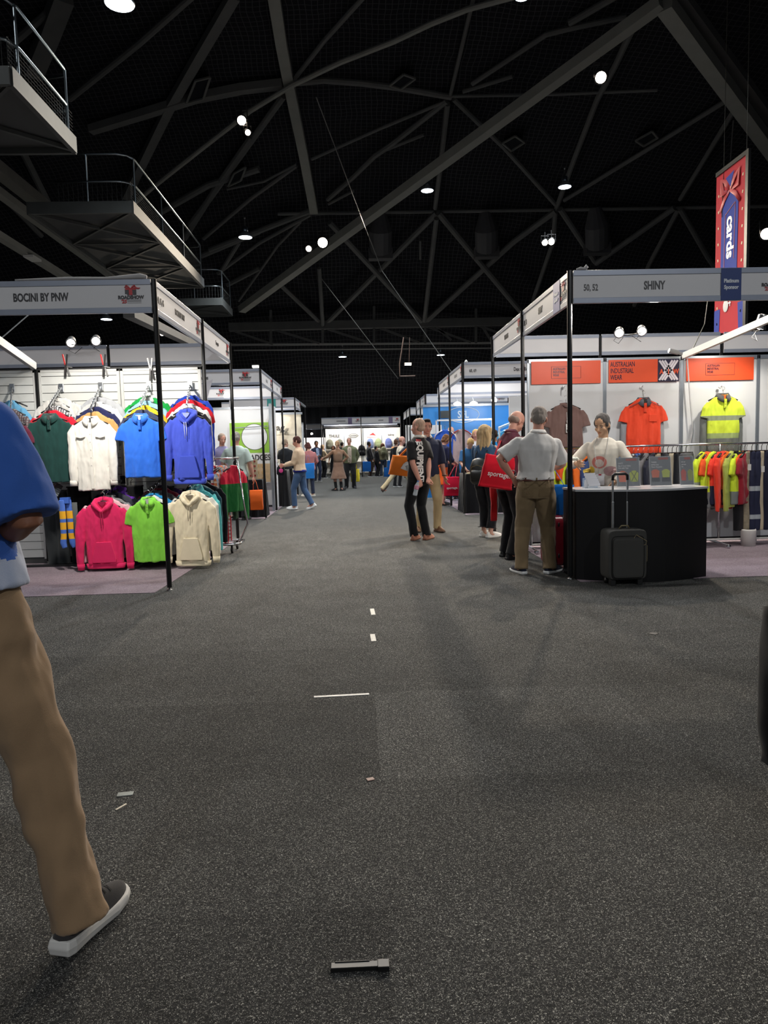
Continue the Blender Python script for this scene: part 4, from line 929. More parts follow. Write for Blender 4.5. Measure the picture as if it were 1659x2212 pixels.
def booth_spots(px, py, Y, lb, targets, pow_, cols=(1, .93, .82), offs=((-.16, .0), (.12, .02)), hot=(0, 1)):
    p = atY(px, py, Y)
    for i, (dx, dz) in enumerate(offs):
        q = p+V((dx, -.12, dz)); root = thing('booth_spotlight', lb[i], 'spotlight', q)
        t = V(targets[i]); d = (t-q).normalized(); qq = V((0, 0, 1)).rotation_difference(d)
        m = MB(); m.lathe([(.03, -.16), (.055, -.15), (.062, -.04), (.075, 0), (.075, .004), (.058, .004)], n=24); m.v = [tuple(qq @ V(v)) for v in m.v]; m.build('lamp_housing', metalm(190, 190, 192), root, smooth=True)
        m = MB(); m.lathe([(0, .008), (.05, .008), (.062, .0)], n=20); m.v = [tuple(qq @ V(v)) for v in m.v]; m.build('lamp_lens', emit((255, 248, 235), 14), root)
        m = MB(); m.tube([V((0, .0, -.02)), V((-dx*.5, .04, -.03)), V((-dx, .12, -.02-dz))], .008); m.build('lamp_arm', metalm(90, 90, 90), root)
        m = MB(); m.tube([V((0, .05, -.02)), V((-.06, .06, -.1)), V((.02, .08, -.14)), V((-dx*.6, .1, -.05))], .004); m.build('power_lead', plastic(30, 30, 30), root)
        l = bpy.data.lights.new('bs', 'SPOT'); l.energy = pow_; l.spot_size = R(130); l.spot_blend = .9; l.shadow_soft_size = .05; l.color = cols
        lo = bpy.data.objects.new('booth_light', l); COL.objects.link(lo); lo.location = q+d*.05; lo.rotation_euler = d.to_track_quat('-Z', 'Y').to_euler()
booth_spots(190, 743, 10.75, ['silver booth spotlight at the left, turned left', 'silver booth spotlight at the left, glaring at the camera'], [(-2.6, 5.2, .2), (-1.9, 4.5, .2)], 150, offs=((-.2, .0), (.16, .02)))
booth_spots(1354, 722, 10.6, ['silver booth spotlight in the right booth, left of the pair', 'silver booth spotlight in the right booth, right of the pair'], [(1.6, 5, .3), (2.6, 5.5, .6)], 130, offs=((-.16, .0), (.18, .02)))
booth_spots(1628, 712, 8.6, ['silver booth spotlight on the slanting beam at far right'], [(4.6, 9.1, .9)], 70, offs=((0, 0),))

# ------------------------------------------------ right booth: panels and headers
RWY = 9.17
LBR = 1
def wpanel(x0, x1, y, label, h=2.44, mt=None, ry=0):
    root = thing('wall_panel', label, 'wall panel', ((x0+x1)/2, y, 0), ry); w = x1-x0
    m = MB(); m.bb(-w/2+.02, w/2-.02, 0, .012, .07, h-.04); m.build('infill', mt or panelw, root)
    m = MB(); m.bb(-w/2, -w/2+.022, -.014, .02, 0, h); m.bb(w/2-.022, w/2, -.014, .02, 0, h); m.build('upright', alu, root, bevel=.002)
    m = MB(); m.bb(-w/2, w/2, -.014, .02, h-.05, h); m.build('top_rail', alu, root); m = MB(); m.bb(-w/2, w/2, -.012, .02, .03, .075); m.build('base_rail', solid((40, 40, 42)), root)
    return root
wx = (2.19, 3.2, 4.21, 5.22, 6.23)
for i in range(4): wpanel(wx[i], wx[i+1], RWY, ['white wall panel behind the brown tee', 'white wall panel behind the orange polo', 'white wall panel behind the yellow high-visibility polo', 'white wall panel at the right picture edge'][i])
orange = solid((232, 82, 38), rough=.45, var=.02); navyi = plastic(48, 22, 48)
def header(x0, x1, lb, full):
    root = thing('header_banner', lb, 'banner', ((x0+x1)/2, RWY-.02, 2.12)); w = x1-x0; m = MB(); m.bb(-w/2, w/2, -.006, 0, 0, .29); m.build('banner_sheet', orange, root)
    if full:
        for i, s in enumerate(('AUSTRALIAN', 'INDUSTRIAL', 'WEAR')): lettering(s, .088, navyi, root, (-w/2+.02, -.008, .23-i*.083), sx=.62, bold=.001, align='LEFT')
        m = MB(); m.bb(w/2-.28, w/2, -.0075, -.006, 0, .29); pt = m.build('emblem_patch', solid((28, 16, 50), rough=.5), root)
        m = MB()
        for q, (dx, cc) in enumerate(((0, 0),)):
            for s in (-1, 1):
                for k in (-.035, 0, .035): m.bar((w/2-.14-s*.085+k, -.009, .27), (w/2-.14+s*.085+k, -.009, .02), .002, .024)
        m.build('cross_emblem', plastic(225, 215, 220), pt)
        lettering('A', .085, orange, pt, (w/2-.232, -.0105, .125), sx=.8, bold=.003); lettering('I', .085, orange, pt, (w/2-.14, -.012, .125), sx=.8, bold=.003); lettering('W', .085, orange, pt, (w/2-.042, -.0105, .125), sx=.8, bold=.003)
    else:
        for i, s in enumerate(('AUSTRALIAN', 'INDUSTRIAL', 'WEAR')): lettering(s, .042, navyi, root, (-.17, -.008, .19-i*.04), sx=.66, bold=.0004, align='LEFT')
        m = MB()
        for a, b in [((-.19, .07), (.19, .07)), ((.19, .07), (.19, .22)), ((.19, .22), (-.19, .22)), ((-.19, .22), (-.19, .07))]: m.bar((a[0], -.008, a[1]), (b[0], -.008, b[1]), .001, .003)
        m.build('outline', navyi, root)
header(2.24, 3.14, 'orange header with small boxed dark lettering, above the brown tee', False)
header(3.245, 4.165, 'orange header with large dark lettering and a dark cross emblem patch', True)
header(4.26, 5.15, 'orange header with small boxed dark lettering, above the yellow polo', False)
m = MB(); A = V((4.21, 9.12, 2.44)); m.bar(A, (4.27, 6.95, 2.60), .045, .075); tag(m.build('cross_beam', paint(225, 224, 218)), 'white cross beam slanting over the right booth to the corner', 'beam')
m = MB(); q = atY(1465, 762, 9.05); m.tube([q+V((-.12, 0, .03)), q+V((0, 0, .0))], .03); m.tube([q, q+V((.05, 0, -.02))], .02); tag(m.build('cable_plug', plastic(150, 148, 145)), 'grey plug and black coupling on top of the right booth wall', 'plug')
m = MB(); m.tube([(4.26, 9.12, 2.4), (4.3, 9.12, 1.9), (4.34, 9.12, 1.5), (4.29, 9.12, 1.2)], .008); tag(m.build('power_cable', plastic(205, 205, 205)), 'pale cable hanging down the right booth wall beside the aluminium upright', 'cable')
# carpet roll ends and cables on top of near fascias
for x0, x1, y, lb in [(-3.2, -1.97, LY[0], 'rolled grey cloth lying along the top of the near left fascia'), (2.14, 2.24, RY[0], 'crumpled pale tape on the corner of the near right fascia')]:
    m = MB(); m.tube([(x0, y, PT+.012), (x0+(x1-x0)*.4, y+.005, PT+.02), (x0+(x1-x0)*.7, y, PT+.014), (x1-.05*(x1-x0), y, PT+.03), (x1, y, PT+.02)], [.008, .016, .014, .026, .018], 8)
    tag(m.build('cloth_roll', cloth(175, 172, 172), smooth=True), lb, 'cloth')

# ------------------------------------------------ counter
root = thing('counter', 'black curved-front counter with a pale top in the right booth', 'counter', (2.74, 7.0, 0))
cx0, cx1 = 2.115, 3.395; n = 24; fr = []
for i in range(n+1):
    t = i/n; x = cx0+(cx1-cx0)*t; y = 6.86-.2*math.sin(PI*t)-.05*t; fr.append((x, y))
outl = fr+[(cx1, 7.3), (cx0, 7.3)]
m = MB(); m.loft([[V((x, y, z)) for x, y in outl] for z in (.0, .875)]); m.build('counter_body', solid((13, 12, 14), rough=.5, spec=.35), root, world=True)
cen = V((2.74, 7.05, 0)); m = MB(); m.loft([[V((x+(.008 if x > 2.7 else -.008), y-(.008 if y < 7.2 else -.008), z)) for x, y in outl] for z in (.875, .895)]); m.build('counter_top', solid((190, 190, 192), rough=.25), root, world=True)
# brochure holders
def stand(px0, px1, pyt, pyb, Y, lb, kind):
    a, b = atY(px0, pyb, Y), atY(px1, pyb, Y); w = (b-a).length; h = (atY(px0, pyt, Y)-a).length; z0 = .895
    root = thing('brochure_stand', lb, 'brochure stand', ((a.x+b.x)/2, Y, z0)); rot = Matrix.Rotation(R(-8), 4, 'X')
    def add(mb, nm, mt, par=root):
        mb.v = [tuple(rot @ V(v)) for v in mb.v]; return mb.build(nm, mt, par)
    m = MB(); m.bb(-w/2, w/2, -.004, -.001, .01, h); m.bb(-w/2, w/2, .006, .009, .01, h); m.bb(-w/2, w/2, -.004, .07, .0, .006); add(m, 'clear_holder', glassy(alpha=.18))
    m = MB(); m.bb(-w/2+.006, w/2-.006, .0, .004, .012, h-.004); fl = add(m, 'flyer', solid((66, 66, 68), rough=.35))
    m = MB(); m.bb(-.02, w/2-.03, -.0015, 0, h-.035, h-.012); add(m, 'printed_strip', solid((170, 60, 35)), fl)
    sc = w/.27
    for i, (s, z) in enumerate({'vest': (("UNITY", .06), ("Zip & Hood Safety", .085), ("Vest with Tape", .107)), 'jack': (("YANDA", .06), ("Hi-Vis Polar", .085), ("Fleece Zip Jacket", .107)), 'half': (("ENDURA", .06), ("Lightweight", .085), ("Vest", .107))}[kind]):
        me = textmesh(s, .024*sc, .8, .0004, .0005, 'LEFT'); me.transform(rot @ Matrix.Translation((-w/2+.02, -.001, h-z)) @ FRONT); link(me, 'lettering', plastic(215, 210, 210), fl)
    for j, sx in enumerate((-1, 1)):
        c = (216, 96, 46) if sx < 0 else (186, 196, 52)
        if kind == 'half': c = (200, 62, 38) if sx < 0 else (150, 160, 50)
        x = sx*w*.24; q = w*.19; hh = h*.36 if kind != 'jack' else h*.26; zb = h*.18 if kind != 'jack' else h*.3
        m = MB(); m.prism([(x-q*.8, zb), (x+q*.8, zb), (x+q, zb+hh*.8), (x+q*.5, zb+hh), (x+q*.2, zb+hh*1.04), (x-q*.2, zb+hh*1.04), (x-q*.5, zb+hh), (x-q, zb+hh*.8)], -.0022, 0); add(m, 'printed_jacket', solid(c), fl)
        if kind == 'jack': m = MB(); m.prism([(x-q, zb-h*.14), (x+q, zb-h*.14), (x+q, zb), (x-q, zb)], -.0022, 0); add(m, 'printed_hem', solid((25, 24, 32)), fl)
        elif kind == 'vest' and sx > 0:
            m = MB(); m.bar((x-q*.7, -.003, zb), (x+q*.7, -.003, zb+hh), .001, .006); m.bar((x+q*.7, -.003, zb), (x-q*.7, -.003, zb+hh), .001, .006); add(m, 'printed_straps', solid((70, 75, 40)), fl)
stand(1333, 1384, 992, 1057, 7.0, 'brochure stand with an orange and a yellow vest, leftmost on the counter', 'vest')
stand(1405, 1452, 988, 1054, 6.98, 'brochure stand with an orange and a yellow jacket, middle one on the counter', 'jack')
stand(1470, 1500, 985, 1050, 6.98, 'narrow brochure stand at the right end of the counter', 'half')
p = atY(1282, 1042, 7.05); root = thing('leaflet_stack', 'fanned stack of white leaflets on the counter before the woman', 'leaflets', (p.x, 7.05, .895))
m = MB()
for i in range(6): m.box((-.03+i*.006, .03-i*.012, .135-i*.02), (.115, .002, .03), Matrix.Rotation(-.15, 3, 'X'))
m.bb(-.09, -.055, -.0, .01, 0, .08); m.build('leaflets', paint(238, 236, 240), root); m = MB(); m.bb(-.095, .06, -.03, .06, 0, .006); m.bb(-.095, .06, .05, .055, 0, .1); m.build('clear_holder', glassy((200, 225, 245), .3), root)

# ------------------------------------------------ suitcases
p = atZ(1356, 1266, 0); root = thing('suitcase', 'dark grey cabin suitcase with raised handle before the counter', 'suitcase', (p.x, p.y+.12, 0), R(2)); gs = solid((62, 61, 58), rough=.85, bump=.3, bscale=500)
w, hh, dp = .375, .475, .22
m = MB(); pr = []
for k in range(40):
    a = 2*PI*k/40; ca, sa = math.cos(a), math.sin(a); pr.append((w/2*math.copysign(abs(ca)**.22, ca), .055+hh/2+hh/2*math.copysign(abs(sa)**.22, sa)))
m.loft([[V((x*.97, -dp/2, .3+(z-.3)*.97)) for x, z in pr], [V((x, -dp/2+.02, z)) for x, z in pr], [V((x, dp/2-.02, z)) for x, z in pr], [V((x*.97, dp/2, z)) for x, z in pr]]); m.build('case_shell', gs, root, smooth=False, bevel=.006)
m = MB(); m.loft([[V((x*.8, -dp/2-.0, .27+(z-.3)*.8)) for x, z in pr], [V((x*.78, -dp/2-.018, .27+(z-.3)*.78)) for x, z in pr], [V((x*.7, -dp/2-.022, .27+(z-.3)*.7)) for x, z in pr]]); m.build('front_pocket', gs, root, smooth=False, bevel=.004)
m = MB(); m.tube([V((x*.83, -dp/2-.004, .275+(z-.3)*.85)) for x, z in pr]+[V((pr[0][0]*.83, -dp/2-.004, .275+(pr[0][1]-.3)*.85))], .003, 6); m.build('zip', plastic(20, 20, 20), root)
m = MB(); m.tube([(-.05, -.02, hh+.055), (-.03, -.03, hh+.085), (.03, -.03, hh+.085), (.05, -.02, hh+.055)], .008); m.build('carry_handle', solid((120, 108, 80)), root, smooth=True)
m = MB(); m.tube([(w/2, -.02, .42), (w/2+.03, -.03, .36), (w/2+.03, -.03, .22), (w/2, -.02, .17)], .007); m.build('side_handle', solid((120, 108, 80)), root, smooth=True)
for sx in (-1, 1):
    m = MB(); m.bb(sx*.072-.012, sx*.072+.012, .07, .09, hh+.03, .78); m.bb(sx*.072-.0095, sx*.072+.0095, .072, .088, .76, 1.0); m.build('telescopic_rod', metalm(200, 202, 204), root, bevel=.003)
m = MB(); m.tube([(-.072, .08, .985), (-.07, .08, 1.03), (-.05, .08, 1.045), (.05, .08, 1.045), (.07, .08, 1.03), (.072, .08, .985)], .014); m.build('grip', plastic(18, 18, 20), root, smooth=True)
for sx in (-1, 1):
    m = MB(); m.lathe([(.0, -.018), (.03, -.018), (.034, 0), (.03, .018), (0, .018)], (sx*.14, .06, .034), axis=(1, 0, 0)); m.build('wheel', plastic(20, 20, 20), root, smooth=True)
    m = MB(); m.bb(sx*.13-.025, sx*.13+.025, -.09, -.03, .0, .06); m.build('foot', plastic(30, 30, 30), root, bevel=.005)
tagr = thing('luggage_tag', 'white and blue paper tags tied to the grey suitcase', 'luggage tag', (p.x+.06, p.y+.0, .36)); m = MB(); m.box((-.02, 0, .045), (.05, .002, .045), Matrix.Rotation(.4, 3, 'Y')); m.box((.02, -.002, .02), (.05, .002, .04), Matrix.Rotation(-.4, 3, 'Y')); m.build('paper_tag', paint(235, 238, 242), tagr)
m = MB(); m.box((-.01, -.003, .015), (.06, .002, .03), Matrix.Rotation(-.4, 3, 'Y')); m.box((.0, -.003, -.015), (.04, .002, .018), Matrix.Rotation(-.4, 3, 'Y')); m.build('blue_print', solid((70, 110, 160)), tagr); m = MB(); m.tube([(.0, 0, .06), (.0, 0, .1), (.02, .0, .12), (.12, .0, .06), (.11, 0, .03), (.03, 0, 0)], .002, 5); m.build('string', solid((170, 150, 110)), tagr)
p = atZ(1205, 1232, 0); root = thing('suitcase', 'dark red and black suitcase standing beside the near right post', 'suitcase', (p.x+.02, p.y+.12, 0), R(8)); red_ = solid((122, 22, 38), rough=.35, coat=.3)
def hardcase(x0, x1, mt, nm):
    m = MB(); pr = [(.2*math.copysign(abs(math.cos(a))**.3, math.cos(a)), .32+.27*math.copysign(abs(math.sin(a))**.3, math.sin(a))) for a in [2*PI*k/32 for k in range(32)]]
    m.loft([[V((x, y*.9, .32+(z-.32)*.95)) for y, z in pr] if e_ else [V((x, y, z)) for y, z in pr] for x, e_ in ((x0, x0 < -.07), (x0+.02, 0), (x1-.02, 0), (x1, x1 > .07))]); return m.build(nm, mt, root, bevel=.004)
hardcase(-.11, -.005, red_, 'front_shell'); hardcase(-.005, .035, solid((15, 14, 16)), 'middle_band'); hardcase(.035, .12, red_, 'back_shell')
m = MB(); m.lathe([(0, -.02), (.03, -.02), (.03, .02), (0, .02)], (-.07, -.15, .03), axis=(1, 0, 0)); m.lathe([(0, -.02), (.03, -.02), (.03, .02), (0, .02)], (.08, -.15, .03), axis=(1, 0, 0)); m.lathe([(0, -.02), (.03, -.02), (.03, .02), (0, .02)], (-.07, .15, .03), axis=(1, 0, 0)); m.lathe([(0, -.02), (.03, -.02), (.03, .02), (0, .02)], (.08, .15, .03), axis=(1, 0, 0)); m.build('wheels', plastic(15, 15, 15), root)
m = MB(); m.ell((-.06, -.2, .5), (.012, .008, .025), 10, 6); m.ell((-.06, -.2, .17), (.012, .008, .025), 10, 6); m.build('bumper', plastic(25, 10, 14), root)
# ------------------------------------------------ garments on hangers; local frame: hangs down from z=0 (neck), faces -Y
def hanger_meshes():
    m = MB(); m.tube([(-.19, 0, -.075), (-.1, 0, -.035), (-.03, 0, -.008), (0, 0, .0), (.03, 0, -.008), (.1, 0, -.035), (.19, 0, -.075)], [(.008, .012), (.009, .016), (.009, .02), (.009, .024), (.009, .02), (.009, .016), (.008, .012)], 8, up=(0, 1, 0))
    a = m.mesh('shoulder_bar'); m = MB(); m.tube([(0, 0, .015), (0, 0, .05), (.022, 0, .066), (.022, 0, .09), (0, 0, .1), (-.018, 0, .088)], .0028, 6); return a, m.mesh('hook')
HM = hanger_meshes(); HM[0].materials.append(plastic(26, 27, 29)); HM[1].materials.append(metalm(190, 190, 190))
for q in HM: q.polygons.foreach_set('use_smooth', [True]*len(q.polygons))
def hanger(loc, rz, label, group=None, s=1.0):
    r = thing('clothes_hanger', label, 'hanger', loc, rz, group); r.scale = (s, s, s)
    for me, nm in zip(HM, ('shoulder_bar', 'hook')):
        o = bpy.data.objects.new(nm, me); COL.objects.link(o); o.parent = r
    return r
GC = {}
def gmesh(kind, W=.21, L=.74, sl='short', drop=.075, hemw=1.0, dep=.05, vox=.008, seed=1, sleeve=None, fold=.008):
    key = (kind, W, L, sl, seed, hemw, sleeve)
    if key in GC: return GC[key].copy()
    m = MB(); rings = []
    def rg(z, w, d, yo=0):
        out = []
        for k in range(36):
            a = 2*PI*k/36; ca, sa = math.cos(a), math.sin(a); x = w*math.copysign(abs(ca)**.75, ca)
            t = max(0, (-z-.25)/L); wav = 1+.28*t*math.sin(x*42+seed*2)+.2*t*math.sin(x*23+seed)
            out.append(V((x, d*math.copysign(abs(sa)**.7, sa)*wav+yo, z+.004*math.sin(x*20+seed))))
        return out
    cw = W*1.0
    bw_ = .9 if sl == 'long' else 1.0
    prof_ = [(-L, cw*hemw*bw_, dep*1.05), (-L*.8, cw*(hemw*.6+.4)*bw_, dep*1.05), (-L*.55, cw*(bw_+.02), dep), (-.26, cw*.99, dep*.95), (-.16, W*1.0, dep*.85), (-drop-.02, W*.96, dep*.7), (-drop*.6, W*.7, dep*.7), (-.012, W*.38, dep*.75), (.004, W*.28, dep*.7)]
    for z, w, d in prof_: rings.append(rg(z, w, d))
    m.loft(rings)
    for s in (-1, 1):
        if sl == 'short': m.tube([(s*(W-.035), 0, -drop-.03), (s*(W+.005), 0, -drop-.1), (s*(W+.035), -.004, -drop-.22)], [(.045, .028), (.062, .034), (.07, .03)], 16, up=(0, 1, 0))
        elif sl == 'long':
            sp = sleeve or .045; m.tube([(s*(W-.03), 0, -drop-.02), (s*(W+.02), 0, -drop-.1), (s*(W+sp*.8), -.012, -drop-.3), (s*(W+sp), -.02, -.62), (s*(W+sp), -.02, -.74)], [(.045, .028), (.062, .034), (.056, .034), (.048, .03), (.04, .026)], 16, up=(0, 1, 0))
    me = m.mesh(kind)
    me = remesh(me, vox, 2); displace(me, fold*1.5, (13, 13, 2.0), seed, None); displace(me, fold*.7, (22, 22, 9), seed+5, None); me.polygons.foreach_set('use_smooth', [True]*len(me.polygons))
    GC[key] = me; return me.copy()
def strip(poly_pts, th, y, mt, nm, par):
    m = MB(); m.prism(poly_pts, y-th, y); return m.build(nm, mt, par)
def collar_part(root, mt, W, lift=0, spread=1.0, nm='collar'):
    m = MB(); inner = []; upper = []; lower = []
    for i in range(21):
        a = -PI/2+.22+(2*PI-.44)*i/20; f = max(0, -math.sin(a))
        inner.append(V((math.cos(a)*.062, math.sin(a)*.04, -.02-f*.045))); upper.append(V((math.cos(a)*.07, math.sin(a)*.052, .026-f*.035+lift)))
        lo = .034+.03*f**2
        lower.append(V((math.cos(a)*(.07+.034*spread), math.sin(a)*(.074), -.02-f*.045-lo*.6*f)))
    m.loft([inner, upper, lower], cap=False, closed=False); o = m.build(nm, mt, root, smooth=True); q = o.modifiers.new('s', 'SOLIDIFY'); q.thickness = .007; return o
def neck_hole(root, col=(60, 60, 62)):
    m = MB(); m.prism([(-.045, .0), (.045, .0), (.03, -.03), (0, -.06), (-.03, -.03)], -.043, -.038); m.build('neck_opening', cloth(*col), root)
def garment(kind, label, cat, loc, rz, col, s=1.0, W=.21, L=.74, sl='short', group=None, seed=1, collar=None, mat=None, hang=True, hlabel=None, sleeve=None, hemw=1.0, extra=True, inner=(70, 68, 66), hgroup=None, rx=0, vox=.008, hs=1.0):
    root = thing(kind, label, cat, loc, rz, group); root.scale = (s, s, s); root.rotation_euler.x = rx
    mt = mat or cloth(*col); me = gmesh(kind, W, L, sl, seed=seed, sleeve=sleeve, hemw=hemw, vox=vox); link(me, 'garment_body', mt, root)
    dk = cloth(*[int(v*.86) for v in col])
    if extra:
        if kind in ('polo_shirt', 'shirt'):
            neck_hole(root, inner); collar_part(root, cloth(*(collar or col)), W)
            pl = -.17 if kind == 'polo_shirt' else -L+.02
            m = MB(); m.bb(-.016, .016, -.07, -.046, pl, -.055); m.build('placket', mt, root, bevel=.002)
            m = MB()
            for z in ([-.085, -.12, -.155] if kind == 'polo_shirt' else [-.1-.09*i for i in range(6)]): m.lathe([(0, 0), (.0065, 0), (.0065, .003), (0, .003)], (0, -.07, z), 10, axis=(0, -1, 0))
            m.build('buttons', plastic(*[min(255, int(v*.75+20)) for v in col]), root)
        if kind == 'shirt':
            for sx in (-1, 1):
                m = MB(); m.prism([(sx*.11-.052, -.2), (sx*.11+.052, -.2), (sx*.11+.052, -.22), (sx*.11, -.235), (sx*.11-.052, -.22)], -.068, -.05); m.build('pocket_flap', mt, root, bevel=.002)
            for sx in (-1, 1):
                if sl == 'long': m = MB(); m.tube([(sx*(W+(sleeve or .045)), -.02, -.72), (sx*(W+(sleeve or .045)), -.02, -.785)], [(.042, .028), (.044, .03)], 14, up=(0, 1, 0)); m.build('cuff', mt, root, smooth=True)
        if kind in ('hoodie', 'sweater'):
            for sx in (-1, 1): m = MB(); m.tube([(sx*(W+(sleeve or .045)), -.02, -.72), (sx*(W+(sleeve or .045)), -.02, -.79)], [(.046, .03), (.038, .026)], 14, up=(0, 1, 0)); m.build('cuff', mt, root, smooth=True)
            m = MB(); rr = [[V((W*hemw*k_*math.copysign(abs(math.cos(a))**.75, math.cos(a)), .052*k_*math.copysign(abs(math.sin(a))**.7, math.sin(a)), z)) for a in [2*PI*q/32 for q in range(32)]] for z, k_ in ((-L-.05, .9), (-L-.04, .95), (-L+.01, 1.0))]
            m.loft(rr); m.build('hem_band', mt, root, smooth=True)
        if kind == 'hoodie':
            m = MB(); m.tube([(0, -.07, -.12), (-.05, -.062, -.075), (-.1, -.03, -.03), (-.085, .02, .005), (0, .045, .02), (.085, .02, .005), (.1, -.03, -.03), (.05, -.062, -.075), (0, -.07, -.12)], [.014, .026, .03, .036, .04, .036, .03, .026, .014], 12); m.ell((0, .05, -.04), (.11, .035, .07)); hd = m.build('hood', mt, root, rem=.008, sm=2, disp=dict(amp=.006, f=(14, 14, 14), seed=seed))
            neck_hole(root, inner)
            m = MB(); m.tube([(-.012, -.085, -.11), (-.014, -.078, -.2), (-.012, -.072, -.3)], .0035, 6); m.tube([(.01, -.085, -.11), (.012, -.078, -.2), (.008, -.072, -.27)], .0035, 6); m.build('drawstring', cloth(*(collar or [int(v*.7) for v in col])), root, smooth=True)
            m = MB(); m.prism([(-.085, -L*.64), (.085, -L*.64), (.135, -L*.92), (.13, -L*.97), (-.13, -L*.97), (-.135, -L*.92)], -.0705, -.05); m.build('front_pocket', mt, root, bevel=.006)
        if kind == 'tee':
            m = MB(); m.tube([(0, -.05, -.05), (-.05, -.035, -.02), (-.07, 0, .002), (0, .04, .01), (.07, 0, .002), (.05, -.035, -.02), (0, -.05, -.05)], .007, 8); m.build('neck_band', dk, root, smooth=True)
        if kind == 'jacket':
            collar_part(root, mt, W, .02); m = MB(); m.bb(-.006, .006, -.066, -.05, -L+.02, -.06); m.build('zip', plastic(60, 60, 60), root)
    if hang: hanger(V(loc)+V((0, 0, .005)), rz, hlabel or ('black hanger carrying the '+label)[:90], hgroup, hs*s)
    return root
def arm_bracket(px, py, lb, tip, Y=9.03):
    p = atY(px, py, Y); root = thing('waterfall_bracket', lb, 'bracket', p); mt = metalm(205, 208, 212)
    m = MB(); m.bb(-.03, .03, -.02, .0, -.05, .05); m.build('bracket_plate', mt, root, bevel=.003)
    d = V(tip)-p; m = MB(); m.bar(V((0, -.02, 0)), d, .016, .024); m.build('sloping_bar', mt, root)
    m = MB()
    for i in range(7): q = d*(.15+.12*i); m.tube([q, q+V((0, 0, .03))], .005, 6); m.ell(q+V((0, 0, .032)), .008, 8, 6)
    m.build('stop_pins', mt, root); return root
def GP(px, py, Y): return atY(px, py, Y)
# ---- top row, front garments (neck point in the photograph, distance along the arm)
YF = 8.42
def row(px, py, arm, lb_arm, front, behinds, Yf=YF, Yb=8.97, zarm=None):
    """front and following garments along one sloping arm"""
    base = GP(px, py, Yf); ap = atY(arm[0], arm[1], 9.03); tip = base+V((0, 0, .1))
    arm_bracket(arm[0], arm[1], lb_arm, tip)
    n = len(behinds); back = ap+V((0, -.03, -.1))
    front(base)
    for i, f in enumerate(behinds):
        t = (i+1)/(n+.6); f(base.lerp(back, t))
def G(kind, label, cat, col, **k):
    def f(p):
        kk = dict(k); rz = kk.pop('rz', 0); return garment(kind, label, cat, p, rz, col, **kk)
    return f
row(107, 897, (133, 838), 'display arm holding the dark green polo', G('polo_shirt', 'dark green short-sleeved polo shirt on the slatted wall', 'shirt', (28, 62, 58), L=.78, W=.205, seed=1, rz=.12),
    [G('polo_shirt', 'red polo shirt hanging directly behind the dark green polo', 'shirt', (205, 32, 52), L=.8, W=.225, seed=2, rz=-.05, extra=False, sl='long'), G('shirt', 'checked black and white shirt behind the red polo', 'shirt', (225, 225, 222), mat=checks((228, 228, 225), (60, 60, 64), (120, 120, 124), .03), L=.7, W=.2, seed=3, rz=-.25, extra=False),
     G('polo_shirt', 'pale grey shirt wrapped in thin plastic, right of the green polo', 'shirt', (205, 202, 198), L=.66, W=.21, seed=4, rz=-.45, extra=False), G('polo_shirt', 'off-white shirt at the back of the green polo arm', 'shirt', (226, 224, 218), L=.6, W=.24, seed=5, rz=.1, extra=False)], Yb=9)
row(196, 903, (218, 835), 'display arm holding the long white shirt', G('shirt', 'white long-sleeved button shirt with two chest pockets', 'shirt', (232, 228, 218), L=.84, W=.2, sl='long', seed=6, sleeve=.03, rz=.05),
    [G('shirt', 'mustard tan work shirt just behind the white button shirt', 'shirt', (196, 150, 92), L=.66, W=.235, seed=7, rz=-.12, extra=False), G('polo_shirt', 'navy polo shirt third on the white shirt arm', 'shirt', (40, 44, 82), L=.62, W=.23, seed=2, rz=-.1, extra=False), G('polo_shirt', 'white polo shirt with dark trim fourth on the white shirt arm', 'shirt', (216, 216, 214), L=.62, W=.235, seed=3, rz=-.12, extra=False), G('shirt', 'pale grey shirt at the very back of the white shirt arm', 'shirt', (190, 192, 196), L=.6, W=.24, seed=4, rz=-.1, extra=False)])
row(303, 897, (322, 835), 'display arm holding the royal blue polo', G('polo_shirt', 'bright blue short-sleeved polo shirt beside the near left post', 'shirt', (50, 112, 222), L=.72, W=.205, seed=8, inner=(215, 205, 195)),
    [G('polo_shirt', 'navy polo with pale shoulder piping behind the bright blue polo', 'shirt', (60, 66, 90), L=.7, W=.22, seed=1, rz=-.08, extra=False, collar=(220, 220, 220)), G('polo_shirt', 'yellow and white polo third on the blue polo arm', 'shirt', (236, 196, 50), L=.6, W=.2, seed=2, extra=False), G('polo_shirt', 'sky blue polo fourth on the blue polo arm', 'shirt', (150, 196, 226), L=.6, W=.21, seed=3, extra=False), G('polo_shirt', 'bright green polo at the back of the blue polo arm', 'shirt', (28, 160, 70), L=.6, W=.235, seed=4, rz=-.05, collar=(220, 225, 220))])
row(404, 892, (411, 833), 'display arm holding the violet blue hoodie', G('hoodie', 'violet blue hoodie with white drawstring right of the near left post', 'hoodie', (70, 88, 200), L=.78, W=.2, sl='long', seed=9, sleeve=.05, collar=(225, 228, 240), rz=-.1, inner=(150, 160, 215)),
    [G('hoodie', 'black and red jacket just behind the violet blue hoodie', 'jacket', (38, 34, 36), L=.74, W=.215, sl='long', seed=2, rz=-.25, extra=False), G('hoodie', 'white sports jacket third on the hoodie arm', 'jacket', (214, 212, 208), L=.74, W=.22, sl='long', seed=3, rz=-.3, extra=False), G('sweater', 'red top with white panel showing left of the hoodie', 'jacket', (206, 34, 50), L=.5, W=.21, sl='short', seed=4, rz=.1, extra=False), G('hoodie', 'deep blue jacket at the back of the hoodie arm', 'jacket', (36, 68, 178), L=.74, W=.235, sl='long', seed=5, rz=-.3, extra=False)])
